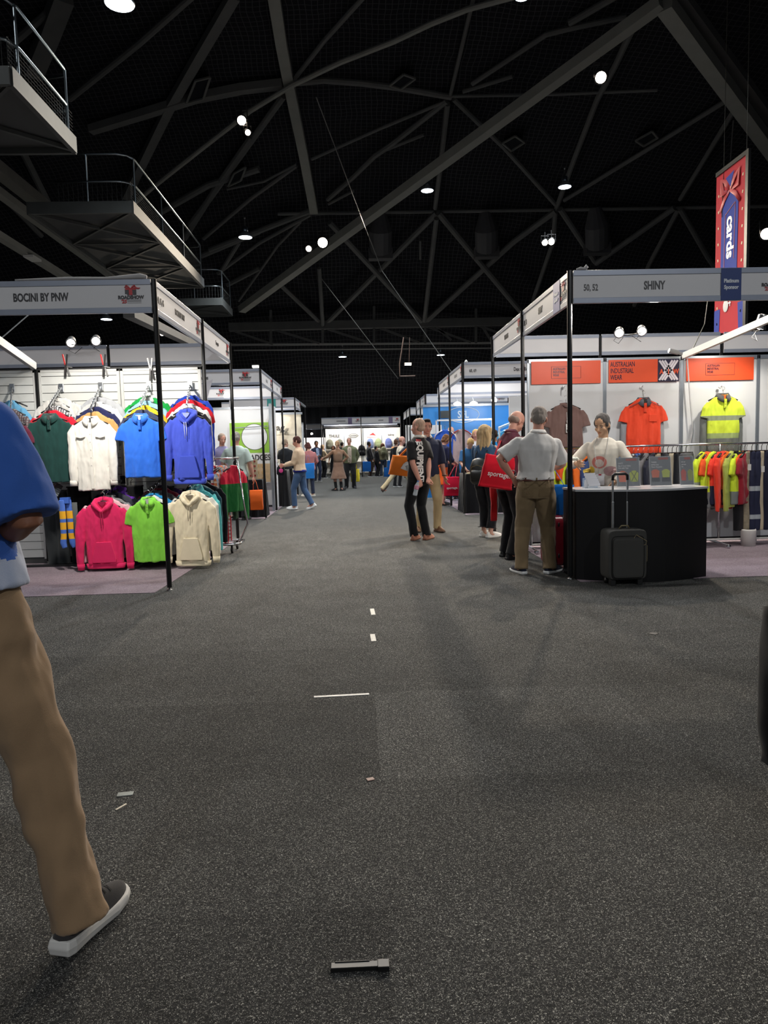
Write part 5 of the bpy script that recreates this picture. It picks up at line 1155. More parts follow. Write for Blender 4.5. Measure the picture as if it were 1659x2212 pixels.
row(24, 905, (27, 838), 'display arm half hidden by the man at left', G('polo_shirt', 'maroon shirt behind the left man\'s shoulder', 'shirt', (92, 34, 52), L=.72, W=.2, seed=1, rz=-.3, extra=False),
    [G('polo_shirt', 'grey checked shirt behind the left man\'s shoulder', 'shirt', (120, 116, 116), mat=checks((130, 126, 124), (70, 66, 70), (90, 60, 66), .03), L=.7, W=.21, seed=2, rz=-.3, extra=False), G('polo_shirt', 'light blue shirt peeping over the left man\'s shoulder', 'shirt', (110, 175, 215), L=.6, W=.15, seed=3, rz=-.1, extra=False)])
# ---- bottom row
YB = 8.28
def lower(px, py, lb_arm, front, behinds, dz=.2):
    base = GP(px, py, YB); ap = base+V((0, 9.03-YB, .22)); root = thing('waterfall_bracket', lb_arm, 'bracket', ap); mt = metalm(60, 60, 64)
    d = base+V((0, 0, .1))-ap; m = MB(); m.bb(-.03, .03, -.02, 0, -.05, .05); m.build('bracket_plate', mt, root); m = MB(); m.bar((0, -.02, 0), d, .016, .024); m.build('sloping_bar', mt, root)
    front(base); n = len(behinds)
    for i, f in enumerate(behinds): f(base.lerp(ap+V((0, -.05, -.08)), (i+1)/(n+.6)))
lower(222, 1083, 'low display arm holding the pink hoodie', G('hoodie', 'hot pink hoodie hanging lowest on the slatted wall', 'hoodie', (228, 44, 100), L=.73, W=.225, sl='long', seed=11, sleeve=.055, rz=.05, inner=(150, 30, 70)),
    [G('hoodie', 'pale pink jacket right behind the hot pink hoodie', 'jacket', (238, 190, 198), L=.7, W=.235, sl='long', seed=2, rz=.12, extra=False), G('polo_shirt', 'grey top with dark shoulders behind the pink hoodie', 'shirt', (140, 140, 142), L=.5, W=.22, seed=3, rz=-.2, extra=False), G('hoodie', 'charcoal jacket behind the pink hoodie', 'jacket', (66, 68, 78), L=.6, W=.24, sl='long', seed=4, extra=False), G('hoodie', 'bright purple hoodie behind the pink one', 'hoodie', (104, 52, 168), L=.62, W=.22, sl='short', seed=5, rz=-.25), G('hoodie', 'dark purple jacket at the back of the pink hoodie arm', 'jacket', (48, 30, 62), L=.6, W=.28, sl='long', seed=2, extra=False)])
lower(320, 1078, 'low display arm holding the lime green polo', G('polo_shirt', 'lime green short-sleeved polo shirt in the lower row', 'shirt', (136, 212, 72), L=.73, W=.2, seed=12, inner=(175, 170, 175)),
    [G('polo_shirt', 'white shirt right behind the lime green polo', 'shirt', (224, 226, 224), L=.74, W=.215, seed=2, rz=-.05, extra=False), G('polo_shirt', 'sky blue polo behind the lime green one', 'shirt', (40, 140, 196), L=.7, W=.21, seed=3, extra=False), G('polo_shirt', 'charcoal polo with white stripe behind the lime green one', 'shirt', (56, 58, 60), L=.6, W=.24, seed=4, extra=False, collar=(230, 230, 230)), G('polo_shirt', 'dark red shirt behind the lime green polo', 'shirt', (104, 26, 44), L=.6, W=.25, seed=5, extra=False), G('hoodie', 'deep purple jacket arching above the lime green polo', 'jacket', (58, 34, 84), L=.6, W=.27, sl='long', seed=3, extra=False)])
lower(411, 1069, 'low display arm holding the cream hoodie', G('hoodie', 'cream hoodie with front pocket right of the near left post', 'hoodie', (236, 222, 190), L=.78, W=.215, sl='long', seed=13, sleeve=.07, rz=-.12, inner=(120, 112, 96)),
    [G('hoodie', 'pale grey hoodie right behind the cream hoodie', 'hoodie', (212, 212, 204), L=.7, W=.225, sl='long', seed=2, rz=-.15, extra=False), G('jacket', 'turquoise jacket behind the cream hoodie', 'jacket', (86, 180, 182), L=.7, W=.24, sl='long', seed=3, rz=-.35, sleeve=.06), G('jacket', 'dark teal jacket behind the turquoise one', 'jacket', (34, 74, 84), L=.6, W=.22, sl='long', seed=4, rz=-.3, extra=False), G('jacket', 'black jacket at the back of the cream hoodie arm', 'jacket', (26, 26, 30), L=.85, W=.26, sl='long', seed=5, rz=-.35, extra=False)])
# dark trousers and jackets hanging deeper, socks on the left
def pants_g(loc, rz, col, label, L=.95, group=None, mat=None, s=1.0):
    m = MB()
    for sx in (-1, 1): m.tube([(sx*.06, 0, -.02), (sx*.075, 0, -.3), (sx*.075, .0, -.65), (sx*.07, 0, -L)], [(.085, .04), (.085, .045), (.07, .04), (.065, .035)], 14, up=(0, 1, 0))
    m.bb(-.13, .13, -.035, .035, -.08, .0)
    root = thing('trousers', label, 'trousers', loc, rz, group); root.scale = (s, s, s)
    key = ('pants', L)
    if key not in GC: me = remesh(m.mesh(), .012, 2); displace(me, .007, (9, 9, 3), 2); me.polygons.foreach_set('use_smooth', [True]*len(me.polygons)); GC[key] = me
    link(GC[key].copy(), 'trouser_body', mat or cloth(*col), root)
    m = MB(); m.tube([(-.15, 0, .0), (.15, 0, .0)], .01); m.tube([(0, 0, 0), (0, 0, .06), (.02, 0, .085), (0, 0, .1)], .004); m.build('clip_hanger', plastic(30, 20, 22), root); return root
for px, py, lb, c in [(170, 1052, 'black trousers hanging between the socks and the pink hoodie', (18, 18, 20)), (283, 1050, 'black trousers hanging above the gap left of the lime polo', (22, 22, 24)), (118, 1060, 'dark grey trousers hanging by the striped socks', (50, 54, 56)), (350, 1052, 'black trousers behind the near left post', (20, 20, 24))]:
    p = atY(px, py, 8.85); pants_g(p, 0, c, lb, L=.95)
root = thing('socks', 'blue football socks with yellow bands hanging by the left man', 'socks', atY(141, 1080, 8.35)); sm_ = bands([(0-.6, (78, 118, 205)), (-.46, (240, 178, 40)), (-.39, (78, 118, 205)), (-.345, (240, 178, 40)), (-.26, (78, 118, 205)), (-.22, (240, 178, 40)), (-.13, (78, 118, 205))], -.6, .05)
for sx in (-1, 1):
    m = MB(); m.tube([(sx*.03-.005, sx*.02, 0), (sx*.032, sx*.02, -.2), (sx*.035, sx*.02, -.42), (sx*.045, sx*.02, -.5), (sx*.05+.02, sx*.02, -.56)], [(.036, .02), (.038, .022), (.034, .02), (.038, .02), (.03, .016)], 12, up=(0, 1, 0)); m.build('sock', sm_, root, smooth=True, rem=.006, sm=2)
m = MB(); m.bb(-.05, .05, -.03, .03, -.04, .03); m.build('card_header', plastic(70, 110, 200), root)
root = thing('socks', 'grey long socks hanging just right of the striped football socks', 'socks', atY(160, 1085, 8.5)); m = MB(); m.tube([(0, 0, 0), (0, 0, -.25), (.01, 0, -.48)], [(.035, .02), (.035, .022), (.03, .02)], 12); m.build('sock', cloth(96, 100, 100), root, smooth=True)
root = thing('hanger_bundle', 'cluster of grey plastic hangers above the striped socks', 'hangers', atY(122, 1045, 8.6))
for i in range(6): m = MB(); m.tube([(-.07, -i*.03, -.04-.02*i), (0, -i*.03, .0-.02*i), (.07, -i*.03, -.04-.02*i)], [(.006, .012), (.007, .018), (.006, .012)], 8); m.build('grey_hanger', plastic(90+i*8, 98+i*8, 100+i*8), root, smooth=True)
m = MB(); m.tube([(0, 0.02, .02), (0, -.2, -.1)], .006); m.build('hook', metalm(180, 180, 180), root)
# black feet under the slatted wall
m = MB(); m.bb(-4.4, -1.96, 8.72, 8.80, 0, .03); m.bb(-3.4, -3.36, 8.7, 9.05, 0, .03); m.bb(-2.2, -2.16, 8.7, 9.05, 0, .03); tag(m.build('floor_rail', solid((26, 26, 28), rough=.5)), 'black floor rail under the hanging garments of the left booth', 'rail')
m = MB(); m.bb(-3.1, -1.98, 8.9, 8.98, 0.06, .13); tag(m.build('floor_rail', solid((34, 34, 36), rough=.5)), 'black plinth board below the lime and cream garments', 'rail')

# ---- rolling rack beside the left booth
rp = atZ(506, 1196, 0); chrome = metalm(215, 215, 218, rough=.15)
A = V((rp.x+.04, rp.y+.0, 0)); root = thing('garment_rack', 'chrome rolling garment rack at the end of the left booth', 'garment rack', (A.x-.45, A.y+.3, 0))
def wtube(pts, r, nm, mt=chrome): m = MB(); m.tube(pts, r, 10); return m.build(nm, mt, root, smooth=True, world=True)
xr = A.x+.0; yr = A.y+.05; pT = atY(526, 985, yr+.05)
wtube([(xr-1.3, yr, .12), (xr-.05, yr, .12), (xr+.02, yr+.06, .12), (xr+.02, yr+.4, .12), (xr-.05, yr+.45, .12), (xr-1.3, yr+.45, .12)], .019, 'base_frame')
wtube([(xr+.0, yr+.12, .12), (xr+.12, yr+.2, .38), (xr+.08, yr+.2, .6), (xr+.0, yr+.22, 1.27)], .014, 'upright'); wtube([(xr-1.25, yr+.2, .12), (xr-1.25, yr+.22, 1.27)], .014, 'upright')
wtube([(xr+.03, yr+.22, 1.27), (xr-1.3, yr+.22, 1.27)], .013, 'hanging_rail')
for dx, dy in ((-.08, .02), (-.08, .43)):
    m = MB(); m.lathe([(0, -.012), (.035, -.012), (.035, .012), (0, .012)], (xr+dx, yr+dy, .036), 16, axis=(1, 0, .1)); m.bb(xr+dx-.012, xr+dx+.012, yr+dy-.015, yr+dy+.015, .05, .11); m.build('caster', plastic(20, 20, 20), root, world=True)
rk = [('red and green sports jacket, right-most on the rolling rack', bands([(-1, (24, 104, 46)), (-.24, (208, 28, 60))], -1, .1), 'long', .05), ('white and red patterned jacket on the rolling rack', bands([(-1, (28, 60, 40)), (-.4, (200, 40, 60)), (-.22, (225, 222, 220)), (-.1, (190, 40, 56))], -1, .1), 'long', -.1), ('light blue and orange checked shirt on the rolling rack behind the green jacket', checks((206, 120, 70), (170, 196, 220), (230, 215, 200), .06), 'short', -.08),
      ('black jacket on the rolling rack next to the blue jackets', cloth(30, 28, 32), 'long', -.26), ('crimson patterned shirt on the rolling rack', checks((180, 34, 50), (220, 216, 214), (60, 40, 44), .05), 'short', -.18), ('dark green top between patterned shirts on the rolling rack', cloth(30, 80, 50), 'short', -.34)]
for i, (lb, mt, sl, dx) in enumerate(rk):
    g = garment('jacket', lb, 'jacket', (xr+dx-.1, yr+.2-i*.0, 1.165), R(58 if i != 2 else 70), (90, 90, 90), W=.17, L=.62 if sl == 'long' else .7, sl=sl, seed=(i % 4)+1, mat=mt, extra=False)
m = MB()
for i, (dx, dy) in enumerate(((-.12, .1), (-.16, .15), (-.22, .1))): m.box((xr+dx, yr+dy, .33-.04*i), (.06, .02, .34), Matrix.Rotation(.1*i, 3, 'Y'))
tag(m.build('scarves', checks((200, 30, 44), (235, 225, 220), (180, 24, 38), .05)), 'red and white patterned scarves hanging low on the rolling rack', 'scarves')

# ---- right booth wall garments
def wallg(px, py, *a, **k): p = atY(px, py, RWY-.13); return p
p = wallg(1222, 872); garment('tee', 'brown T-shirt with a paper tag hanging on the white wall', 't-shirt', p, 0, (124, 98, 92), W=.22, L=.8, seed=21)
root = thing('price_tag', 'white paper tag on the brown T-shirt', 'tag', p+V((.0, -.07, -.26))); m = MB(); m.bb(-.018, .018, -.002, 0, -.11, .0); m.build('paper', paint(240, 240, 236), root); m = MB(); m.bb(-.01, .01, -.003, -.002, -.1, -.07); m.bb(-.008, .008, -.003, -.002, -.05, -.045); m.build('printed_block', plastic(30, 30, 30), root); m = MB(); m.tube([(0, 0, 0), (0, .02, .1), (0, .03, .15)], .0025, 5); m.ell((0, 0, .03), (.01, .004, .025)); m.build('tag_cord', plastic(245, 245, 240), root)
p = wallg(1390, 862); hv = (250, 82, 52)
garment('polo_shirt', 'neon orange polo shirt with grey collar on the white wall', 'shirt', p, 0, hv, W=.225, L=.84, seed=22, collar=(92, 92, 100), s=1.0)
m = MB(); m.tube([(-.2, -.05, -.1), (-.1, -.058, -.055), (-.06, -.055, -.03)], .004, 6); m.tube([(.2, -.05, -.1), (.1, -.058, -.055), (.06, -.055, -.03)], .004, 6); rr_ = [o for o in bpy.data.objects if o.get('label', '').startswith('neon orange polo')][0]; m.build('shoulder_piping', cloth(92, 92, 100), rr_, smooth=True); m = MB(); m.bb(.05, .15, -.064, -.05, -.29, -.2); m.build('chest_pocket', cloth(*hv), rr_, bevel=.003)
garment('sweater', 'grey long-sleeved top hung beneath the neon orange polo', 'top', p+V((0, .045, -.03)), 0, (160, 162, 166), W=.19, L=.8, sl='long', seed=23, hang=False, extra=False)
p = wallg(1562, 853); yb = (226, 246, 70)
my = bands([(-1.2, (118, 122, 118)), (-.56, (168, 186, 120)), (-.49, yb), (-.33, (150, 160, 130)), (-.27, yb)], -1.2, .1)
garment('polo_shirt', 'neon yellow and grey long-sleeved polo with reflective bands on the wall', 'shirt', p, 0, yb, W=.205, L=.86, sl='short', seed=24, collar=(84, 86, 84), mat=my, inner=(220, 110, 50))
garment('sweater', 'grey long-sleeved top hung beneath the neon yellow polo', 'top', p+V((0, .05, -.04)), 0, (120, 124, 120), W=.19, L=.8, sl='long', seed=23, hang=False, extra=False)
for x in (1222, 1390, 1562):
    q = wallg(x, 838); root = thing('wall_hook', {1222: 'white wall hook above the brown T-shirt', 1390: 'white wall hook above the neon orange polo', 1562: 'white wall hook above the neon yellow polo'}[x], 'hook', q+V((0, .05, 0))); m = MB(); m.tube([(0, 0, .02), (0, -.03, .03), (0, -.05, 0), (0, -.045, -.04)], .006, 8); m.ell((0, 0.03, .02), (.02, .01, .02)); m.build('hook_body', plastic(235, 235, 235), root, smooth=True)

# ---- long rail of workwear
RY_ = 8.82; rz_ = 1.30
root = thing('clothes_rail', 'long chrome clothes rail across the right booth', 'clothes rail', (4.2, RY_, 0))
m = MB(); m.tube([(-2.1, 0, rz_), (2.6, 0, rz_)], .014, 10); m.build('top_rail', chrome, root, smooth=True)
for x in (-2.05, .35, 2.3):
    m = MB(); m.tube([(x, 0, .08), (x, 0, rz_)], .014, 10); m.build('upright', chrome, root, smooth=True)
m = MB(); m.tube([(-2.05, -.02, .09), (2.3, -.02, .09)], .014, 10); m.build('base_rail', paint(225, 220, 215), root, smooth=True)
for x in (-2.05, .35, 2.3): m = MB(); m.tube([(x, -.25, .05), (x, .2, .05)], .014); m.ell((x, -.25, .03), .03, 8, 6); m.build('foot', chrome, root)
root = thing('waste_bin', 'small white round bin on the floor under the clothes rail', 'bin', (4.9, 8.75, 0)); m = MB(); m.lathe([(0, 0), (.085, 0), (.09, .2), (.085, .22), (.08, .2), (.075, .02), (0, .02)], n=24); m.build('bin_body', paint(205, 200, 196), root, smooth=True)
Y_ = (222, 244, 56); O_ = (255, 96, 40); RO = (255, 70, 50); GY = (128, 132, 130); NV = (32, 36, 62)
b1 = bands([(-1, GY), (-.42, (170, 180, 160)), (-.37, Y_)], -1, .1); b2 = bands([(-1, (30, 30, 40)), (-.5, O_)], -1, .1); b3 = bands([(-1, NV), (-.42, RO)], -1, .1); b4 = bands([(-1, GY), (-.5, Y_)], -1, .1); b5 = bands([(-1, NV), (-.55, Y_)], -1, .1); b6 = bands([(-1, (30, 30, 40)), (-.47, (255, 120, 40))], -1, .1)
ckw = checks((214, 212, 210), (70, 66, 66), (120, 110, 110), .045); ckb = checks((44, 66, 120), (90, 120, 180), (24, 30, 60), .05); camo = solid((150, 138, 116), var=.35, scale=16)
items = [('p', Y_, 'long', Y_, b5, 'yellow and navy high-visibility shirt'), ('p', O_, 'short', O_, b2, 'orange and navy high-visibility shirt'), ('p', Y_, 'long', Y_, b1, 'yellow and grey high-visibility shirt'), ('p', (90, 90, 100), 'long', NV, None, 'dark blue work shirt'), ('p', O_, 'long', O_, b6, 'orange long-sleeved work shirt'),
 ('p', (60, 80, 130), 'long', NV, None, 'mid blue work shirt'), ('p', (50, 52, 60), 'long', NV, None, 'charcoal work shirt'), ('p', (64, 116, 190), 'long', NV, None, 'bright blue shirt peeping over the counter stands'), ('p', (206, 60, 70), 'short', NV, None, 'red shirt peeping over the counter stands'), ('p', (210, 208, 206), 'long', NV, ckw, 'white and grey checked flannel shirt'), ('p', (60, 90, 150), 'long', NV, ckb, 'blue checked flannel shirt'), ('p', (34, 36, 44), 'long', NV, None, 'navy work jacket'), ('p', (120, 118, 120), 'long', NV, None, 'grey work shirt'), ('p', (44, 46, 60), 'long', NV, None, 'dark navy shirt'),
 ('t', (48, 46, 46), '', 0, None, 'charcoal work trousers'), ('t', (178, 164, 140), '', 0, None, 'sand coloured work trousers'), ('t', (40, 42, 46), '', 0, None, 'black work trousers'), ('t', (70, 72, 76), '', 0, None, 'dark grey work trousers'), ('t', (196, 184, 160), '', 0, None, 'pale stone trousers'), ('t', (34, 36, 42), '', 0, None, 'near-black trousers'), ('t', (98, 98, 100), '', 0, None, 'mid grey trousers'),
 ('p', Y_, 'long', Y_, b1, 'yellow shirt with grey lower sleeves'), ('p', O_, 'short', O_, b2, 'orange shirt with dark lower half'), ('p', Y_, 'long', Y_, b4, 'yellow and grey polo'), ('p', RO, 'short', RO, b3, 'red-orange shirt with a silver sleeve band'), ('p', RO, 'long', RO, None, 'plain red-orange shirt'), ('p', O_, 'short', O_, b6, 'bright orange short-sleeved shirt with navy cuff trim'), ('p', (180, 190, 90), 'long', Y_, None, 'olive-yellow shirt'), ('p', Y_, 'short', Y_, b4, 'bright yellow short-sleeved shirt'), ('p', O_, 'short', O_, None, 'plain orange shirt'), ('p', (150, 34, 48), 'short', RO, None, 'dark red shirt'),
 ('t', (20, 20, 24), '', 0, None, 'black trousers right of the hi-vis shirts'), ('t', (44, 40, 40), '', 0, None, 'dark brown trousers'), ('t', (176, 166, 140), '', 0, camo, 'mottled sand trousers'), ('t', (40, 44, 66), '', 0, 'refl', 'navy overalls with silver bands'), ('t', (34, 38, 60), '', 0, 'refl', 'dark navy overalls with silver bands'), ('t', (190, 176, 150), '', 0, None, 'beige trousers'), ('t', (30, 32, 50), '', 0, None, 'midnight blue trousers')]
refl = bands([(-1.1, NV), (-.86, (170, 176, 180)), (-.8, NV), (-.5, (170, 176, 180)), (-.44, NV)], -1.1, .1)
# x positions along the rail from pixel columns
xs = [1216, 1228, 1240, 1252, 1262, 1285, 1305, 1345, 1357, 1368, 1378, 1389, 1400, 1411, 1422, 1432, 1442, 1452, 1461, 1471, 1482, 1520, 1531, 1541, 1552, 1562, 1572, 1584, 1594, 1606, 1613, 1600, 1609, 1624, 1634, 1645, 1656, 1666]
for i, (it, px) in enumerate(zip(items, xs)):
    x = atY(px, 975, RY_).x; k, c, sl, cc, mt, nm = it; prevn = items[i-1][5] if i else 'the near right post'
    if mt == 'refl': mt = refl
    lb = nm+' on the long clothes rail' if len(nm.split()) > 4 else nm+' on the long clothes rail'
    if k == 'p': garment('work_shirt', lb, 'shirt', (x, RY_-.0, rz_-.10), R(38+7*math.sin(i*2.1)), c, W=.2, L=.66 if sl == 'short' else .7, sl=sl, seed=(i % 5)+1, mat=mt, extra=False, vox=.01, hgroup='hangers on the long clothes rail', hlabel='black hanger on the long chrome clothes rail', group=None, sleeve=.03)
    else:
        root = pants_g((x, RY_, rz_-.1), R(30+8*math.sin(i*1.7)), c, lb, L=1.0, mat=mt)
for px, py, lb in [(1619, 1008, 'white swing tag on the dark trousers of the rail'), (1648, 1012, 'white swing tag on the navy overalls of the rail')]:
    q = atY(px, py, RY_-.22); root = thing('swing_tag', lb, 'tag', q); m = MB(); m.bb(-.02, .02, -.002, .002, -.045, .03); m.build('paper', paint(225, 222, 214), root); m = MB(); m.tube([(0, 0, .03), (.0, .01, .09)], .002, 5); m.build('tag_cord', plastic(200, 200, 200), root)
# ------------------------------------------------ badge booth (left, beyond the cross aisle)
wpanel(-3.0, -2.0, 17.2, 'white wall panel of the badge booth behind the round badge poster'); wpanel(-4.05, -3.02, 17.2, 'white wall panel of the badge booth left of the poster'); wpanel(-5.1, -4.07, 17.2, 'white wall panel deep in the badge booth')
fascia(-5.2, 17.15, -2.05, 17.15, 'inner white fascia with a faint red emblem inside the badge booth', ztop=2.92, fh=.3, logo=1.18)
wpanel(16.25, 17.15, 2.0, 'x') if 0 else None
root = thing('wall_panel', 'white side wall panel of the badge booth facing the aisle edge', 'wall panel', (-1.98, 16.85, 0)); m = MB(); m.bb(-.015, .015, -.6, .3, .03, 2.42); m.build('infill', panelw, root); m = MB(); m.bb(-.03, .03, -.64, -.6, 0, 2.44); m.build('upright', alu, root)
def poster(p, w, h, lb, base, cat='poster', nm='poster', d=.006):
    root = thing(nm, lb, cat, p); m = MB(); m.bb(-w/2, w/2, -d, 0, 0, h); m.build('sheet', base, root); return root
a = atY(515, 1088, 17.1); b = atY(574, 932, 17.1); q = poster((a.x+.33, 17.1, .62), .92, 1.52, 'green badge poster with a big white disc on the badge booth wall', paint(226, 226, 224))
m = MB(); m.bb(-.46, .46, -.009, -.006, .72, 1.44); m.build('green_field', solid((142, 190, 62), rough=.5), q); m = MB(); m.lathe([(0, 0), (.3, 0), (.3, .004), (0, .004)], (.12, -.01, 1.1), 32, axis=(0, -1, 0)); m.build('white_disc', paint(232, 234, 236), q); m = MB(); m.lathe([(.3, 0), (.315, 0), (.315, .003), (.3, .003)], (.12, -.0095, 1.1), 32, axis=(0, -1, 0)); m.build('disc_edge', plastic(80, 90, 70), q)
lettering('BADGES', .19, inkd, q, (.2, -.009, .6), sx=.8, bold=.006)
m = MB()
for i in range(5):
    for j in range(3): m.lathe([(0, 0), (.05, 0), (.05, .004), (0, .004)], (-.3+i*.15, -.009, .1+j*.15), 12, axis=(0, -1, 0))
m.build('printed_badges', solid((196, 160, 110), var=.3, scale=20), q)
m = MB(); m.bb(-.46, .46, -.0085, -.006, .02, .46); m.build('brown_field', solid((206, 178, 140), var=.2, scale=8), q)
m = MB(); A = atY(500, 925, 17); m.tube([(A.x, 17.0, A.z), (A.x+.85, 17.0, A.z+.03)], .012); tag(m.build('shelf_bar', solid((130, 135, 140))), 'thin grey bar on the badge booth wall above the poster', 'bar')
q = poster((-1.955, 16.55, .45), .01, .01, 'white price board with rows of pink and grey badges', paint(235, 235, 235)); 
m = MB(); m.bb(-.002, .003, -.28, .28, 0, 1.05); m.build('board', paint(228, 230, 234), q)
m = MB()
for i in range(10):
    for j in range(3): m.bb(.003, .006, -.2+j*.15, -.1+j*.15, .04+i*.1, .09+i*.1)
m.build('printed_rows', solid((196, 168, 180), var=.3, scale=10), q)
def cloth_table(x0, x1, y0, y1, h, lb, c=(22, 22, 25), seed=1):
    root = thing('table', lb, 'table', ((x0+x1)/2, (y0+y1)/2, 0)); w, d = (x1-x0)/2, (y1-y0)/2
    m = MB(); m.bb(-w+.03, w-.03, -d+.03, d-.03, h-.05, h-.01); m.build('tabletop', solid((150, 150, 150)), root)
    m = MB(); rings = []
    for z, f in ((0.0, 1.0), (h*.5, .55), (h-.04, .12), (h, 0)):
        out = []
        N_ = 96
        for k in range(N_):
            t = k/N_*4; s_ = int(t); u = t-s_
            P0 = [(-w, -d), (w, -d), (w, d), (-w, d)]; a, b = P0[s_], P0[(s_+1) % 4]; x = a[0]+(b[0]-a[0])*u; y = a[1]+(b[1]-a[1])*u; nx, ny = [(0, -1), (1, 0), (0, 1), (-1, 0)][s_]
            o = f*.035*math.sin(k*1.25+seed)+f*.03; out.append(V((x+nx*o, y+ny*o, z)))
        rings.append(out)
    m.loft(rings); m.build('black_cloth', cloth(*c), root, smooth=False); return root
cloth_table(-3.0, -2.02, 14.75, 15.35, .78, 'black draped table in front of the badge booth')
cloth_table(-2.5, -1.8, 17.6, 18.3, .9, 'black draped table beside the tag booth')
q = thing('display_box', 'small display board of badges on the badge booth table', 'display', (-2.35, 15.1, .78)); m = MB(); m.bb(-.2, .2, -.01, .01, 0, .42); m.build('board', solid((190, 170, 140), var=.25, scale=14), q); m = MB(); [m.lathe([(0, 0), (.022, 0), (.022, .006), (0, .006)], (-.13+.09*i, -.011, .08+.1*j), 10, axis=(0, -1, 0)) for i in range(4) for j in range(4)]; m.build('badges', plastic(150, 50, 50), q)
m = MB(); root = thing('pull_up_banner', 'tilted white fabric sail behind the second left post', 'banner', atY(445, 870, 13.2)); m.prism([(-.1, 0), (.0, 0), (.14, .42), (-.15, .3)], 0, .01); m.build('banner_sheet', paint(230, 228, 235), root)
# ------------------------------------------------ tag booth
TY = 23.2
root = thing('fabric_wall', 'creased cream fabric wall with large dark lettering in the tag booth', 'fabric wall', (-3.2, TY, 0)); m = MB(); vs = []; nx, nz = 50, 30
for j in range(nz+1):
    for i in range(nx+1):
        x = -1.4+2.75*i/nx; z = .3+2.25*j/nz; vs.append(V((x, .05*noise.noise(V((x*1.5+z*1.2, z*2.6, 0)))+.025*noise.noise(V((x*6, z*5, 2))), z)))
n0 = len(vs); fs = [(j*(nx+1)+i, j*(nx+1)+i+1, (j+1)*(nx+1)+i+1, (j+1)*(nx+1)+i) for j in range(nz) for i in range(nx)]
m.add(vs+[v+V((0, .06, 0)) for v in vs], fs+[tuple(k+n0 for k in reversed(f)) for f in fs]); fw_ = m.build('fabric', cloth(236, 226, 204), root, smooth=True)
lettering('EziTag', .27, inkd, root, (.42, -.13, 2.13), sx=1.0, bold=.009, space=1.15); m = MB(); m.bb(.25, 1.2, -.06, -.055, 1.93, 1.945); m.prism([(.55, 1.45), (.9, 1.62), (1.2, 1.5), (1.1, 1.2), (.6, 1.1)], -.066, -.062); m.build('printed_shape', solid((214, 204, 184)), root)
lettering('Lanyards', .2, inkd, root, (-.02, -.07, 1.1), sx=.7, rot=Matrix.Rotation(R(-90), 4, 'Y') @ FRONT, bold=.002)
m = MB(); m.bb(-1.45, 1.4, -.04, .04, 2.55, 2.62); m.bb(-1.45, 1.4, -.04, .04, .0, .3); m.build('frame', alu, root)
wpanel(-2.6, -1.98, 25.9, 'narrow white wall panel at the end of the left-hand row', h=2.4)
fascia(-4.4, TY+.1, -1.9, TY+.1, 'inner pinkish fascia above the creased cream fabric wall', ztop=3.0, fh=.3, emb=False)
q = thing('white_box', 'small white boxes on the tag booth table', 'box', (-2.1, 17.9, .9)); m = MB(); m.bb(-.1, .1, -.08, .08, 0, .1); m.bb(-.02, .08, -.06, .06, .1, .17); m.build('boxes', paint(235, 235, 230), q)
q = thing('cardboard_carton', 'beige cartons behind the tag booth table', 'carton', (-2.35, 19.2, 0)); m = MB(); m.bb(-.2, .2, -.2, .2, 0, 1.15); m.build('cartons', paint(210, 200, 180), q)
# ------------------------------------------------ far white stand and bag booths
FY = 35.5
fascia(-1.82, FY, .12, FY, 'far fascia of the bag booth, left stretch', '', '', barlen=.45, patch=(1.42, '', (120, 108, 140), .2), tsize=.07, fh=.36, logo=.14)
fascia(.16, FY, 2.1, FY, 'far fascia of the bag booth, right stretch', '', '', barlen=.25, patch=(1.46, '', (120, 108, 140), .2), tsize=.07, fh=.36, logo=.16)
for x, lb in ((-1.84, 'left post of the far bag booth'), (.14, 'middle post of the far bag booth'), (2.12, 'right post of the far bag booth')): post(x, FY, lb)
fascia(-3.1, 42.6, -2.1, 42.6, 'far pale fascia left of the bag booth', '', fh=.33, emb=False); m = MB(); m.bb(-4.2, -1.7, 43.6, 43.7, 0, 2.2); tag(m.build('stand_wall', emit((240, 245, 250), .0) if 0 else paint(240, 240, 242)), 'bright white wall of the farthest stand', 'wall panel')
post(-2.08, 42.6, 'post of the farthest white stand')
BYW = 37.2
bag_lbs = ['white far panel with five bold capital letters', 'white far panel with a hexagonal brown badge', 'white far panel with a red peaked emblem', 'white far panel with small script lettering']
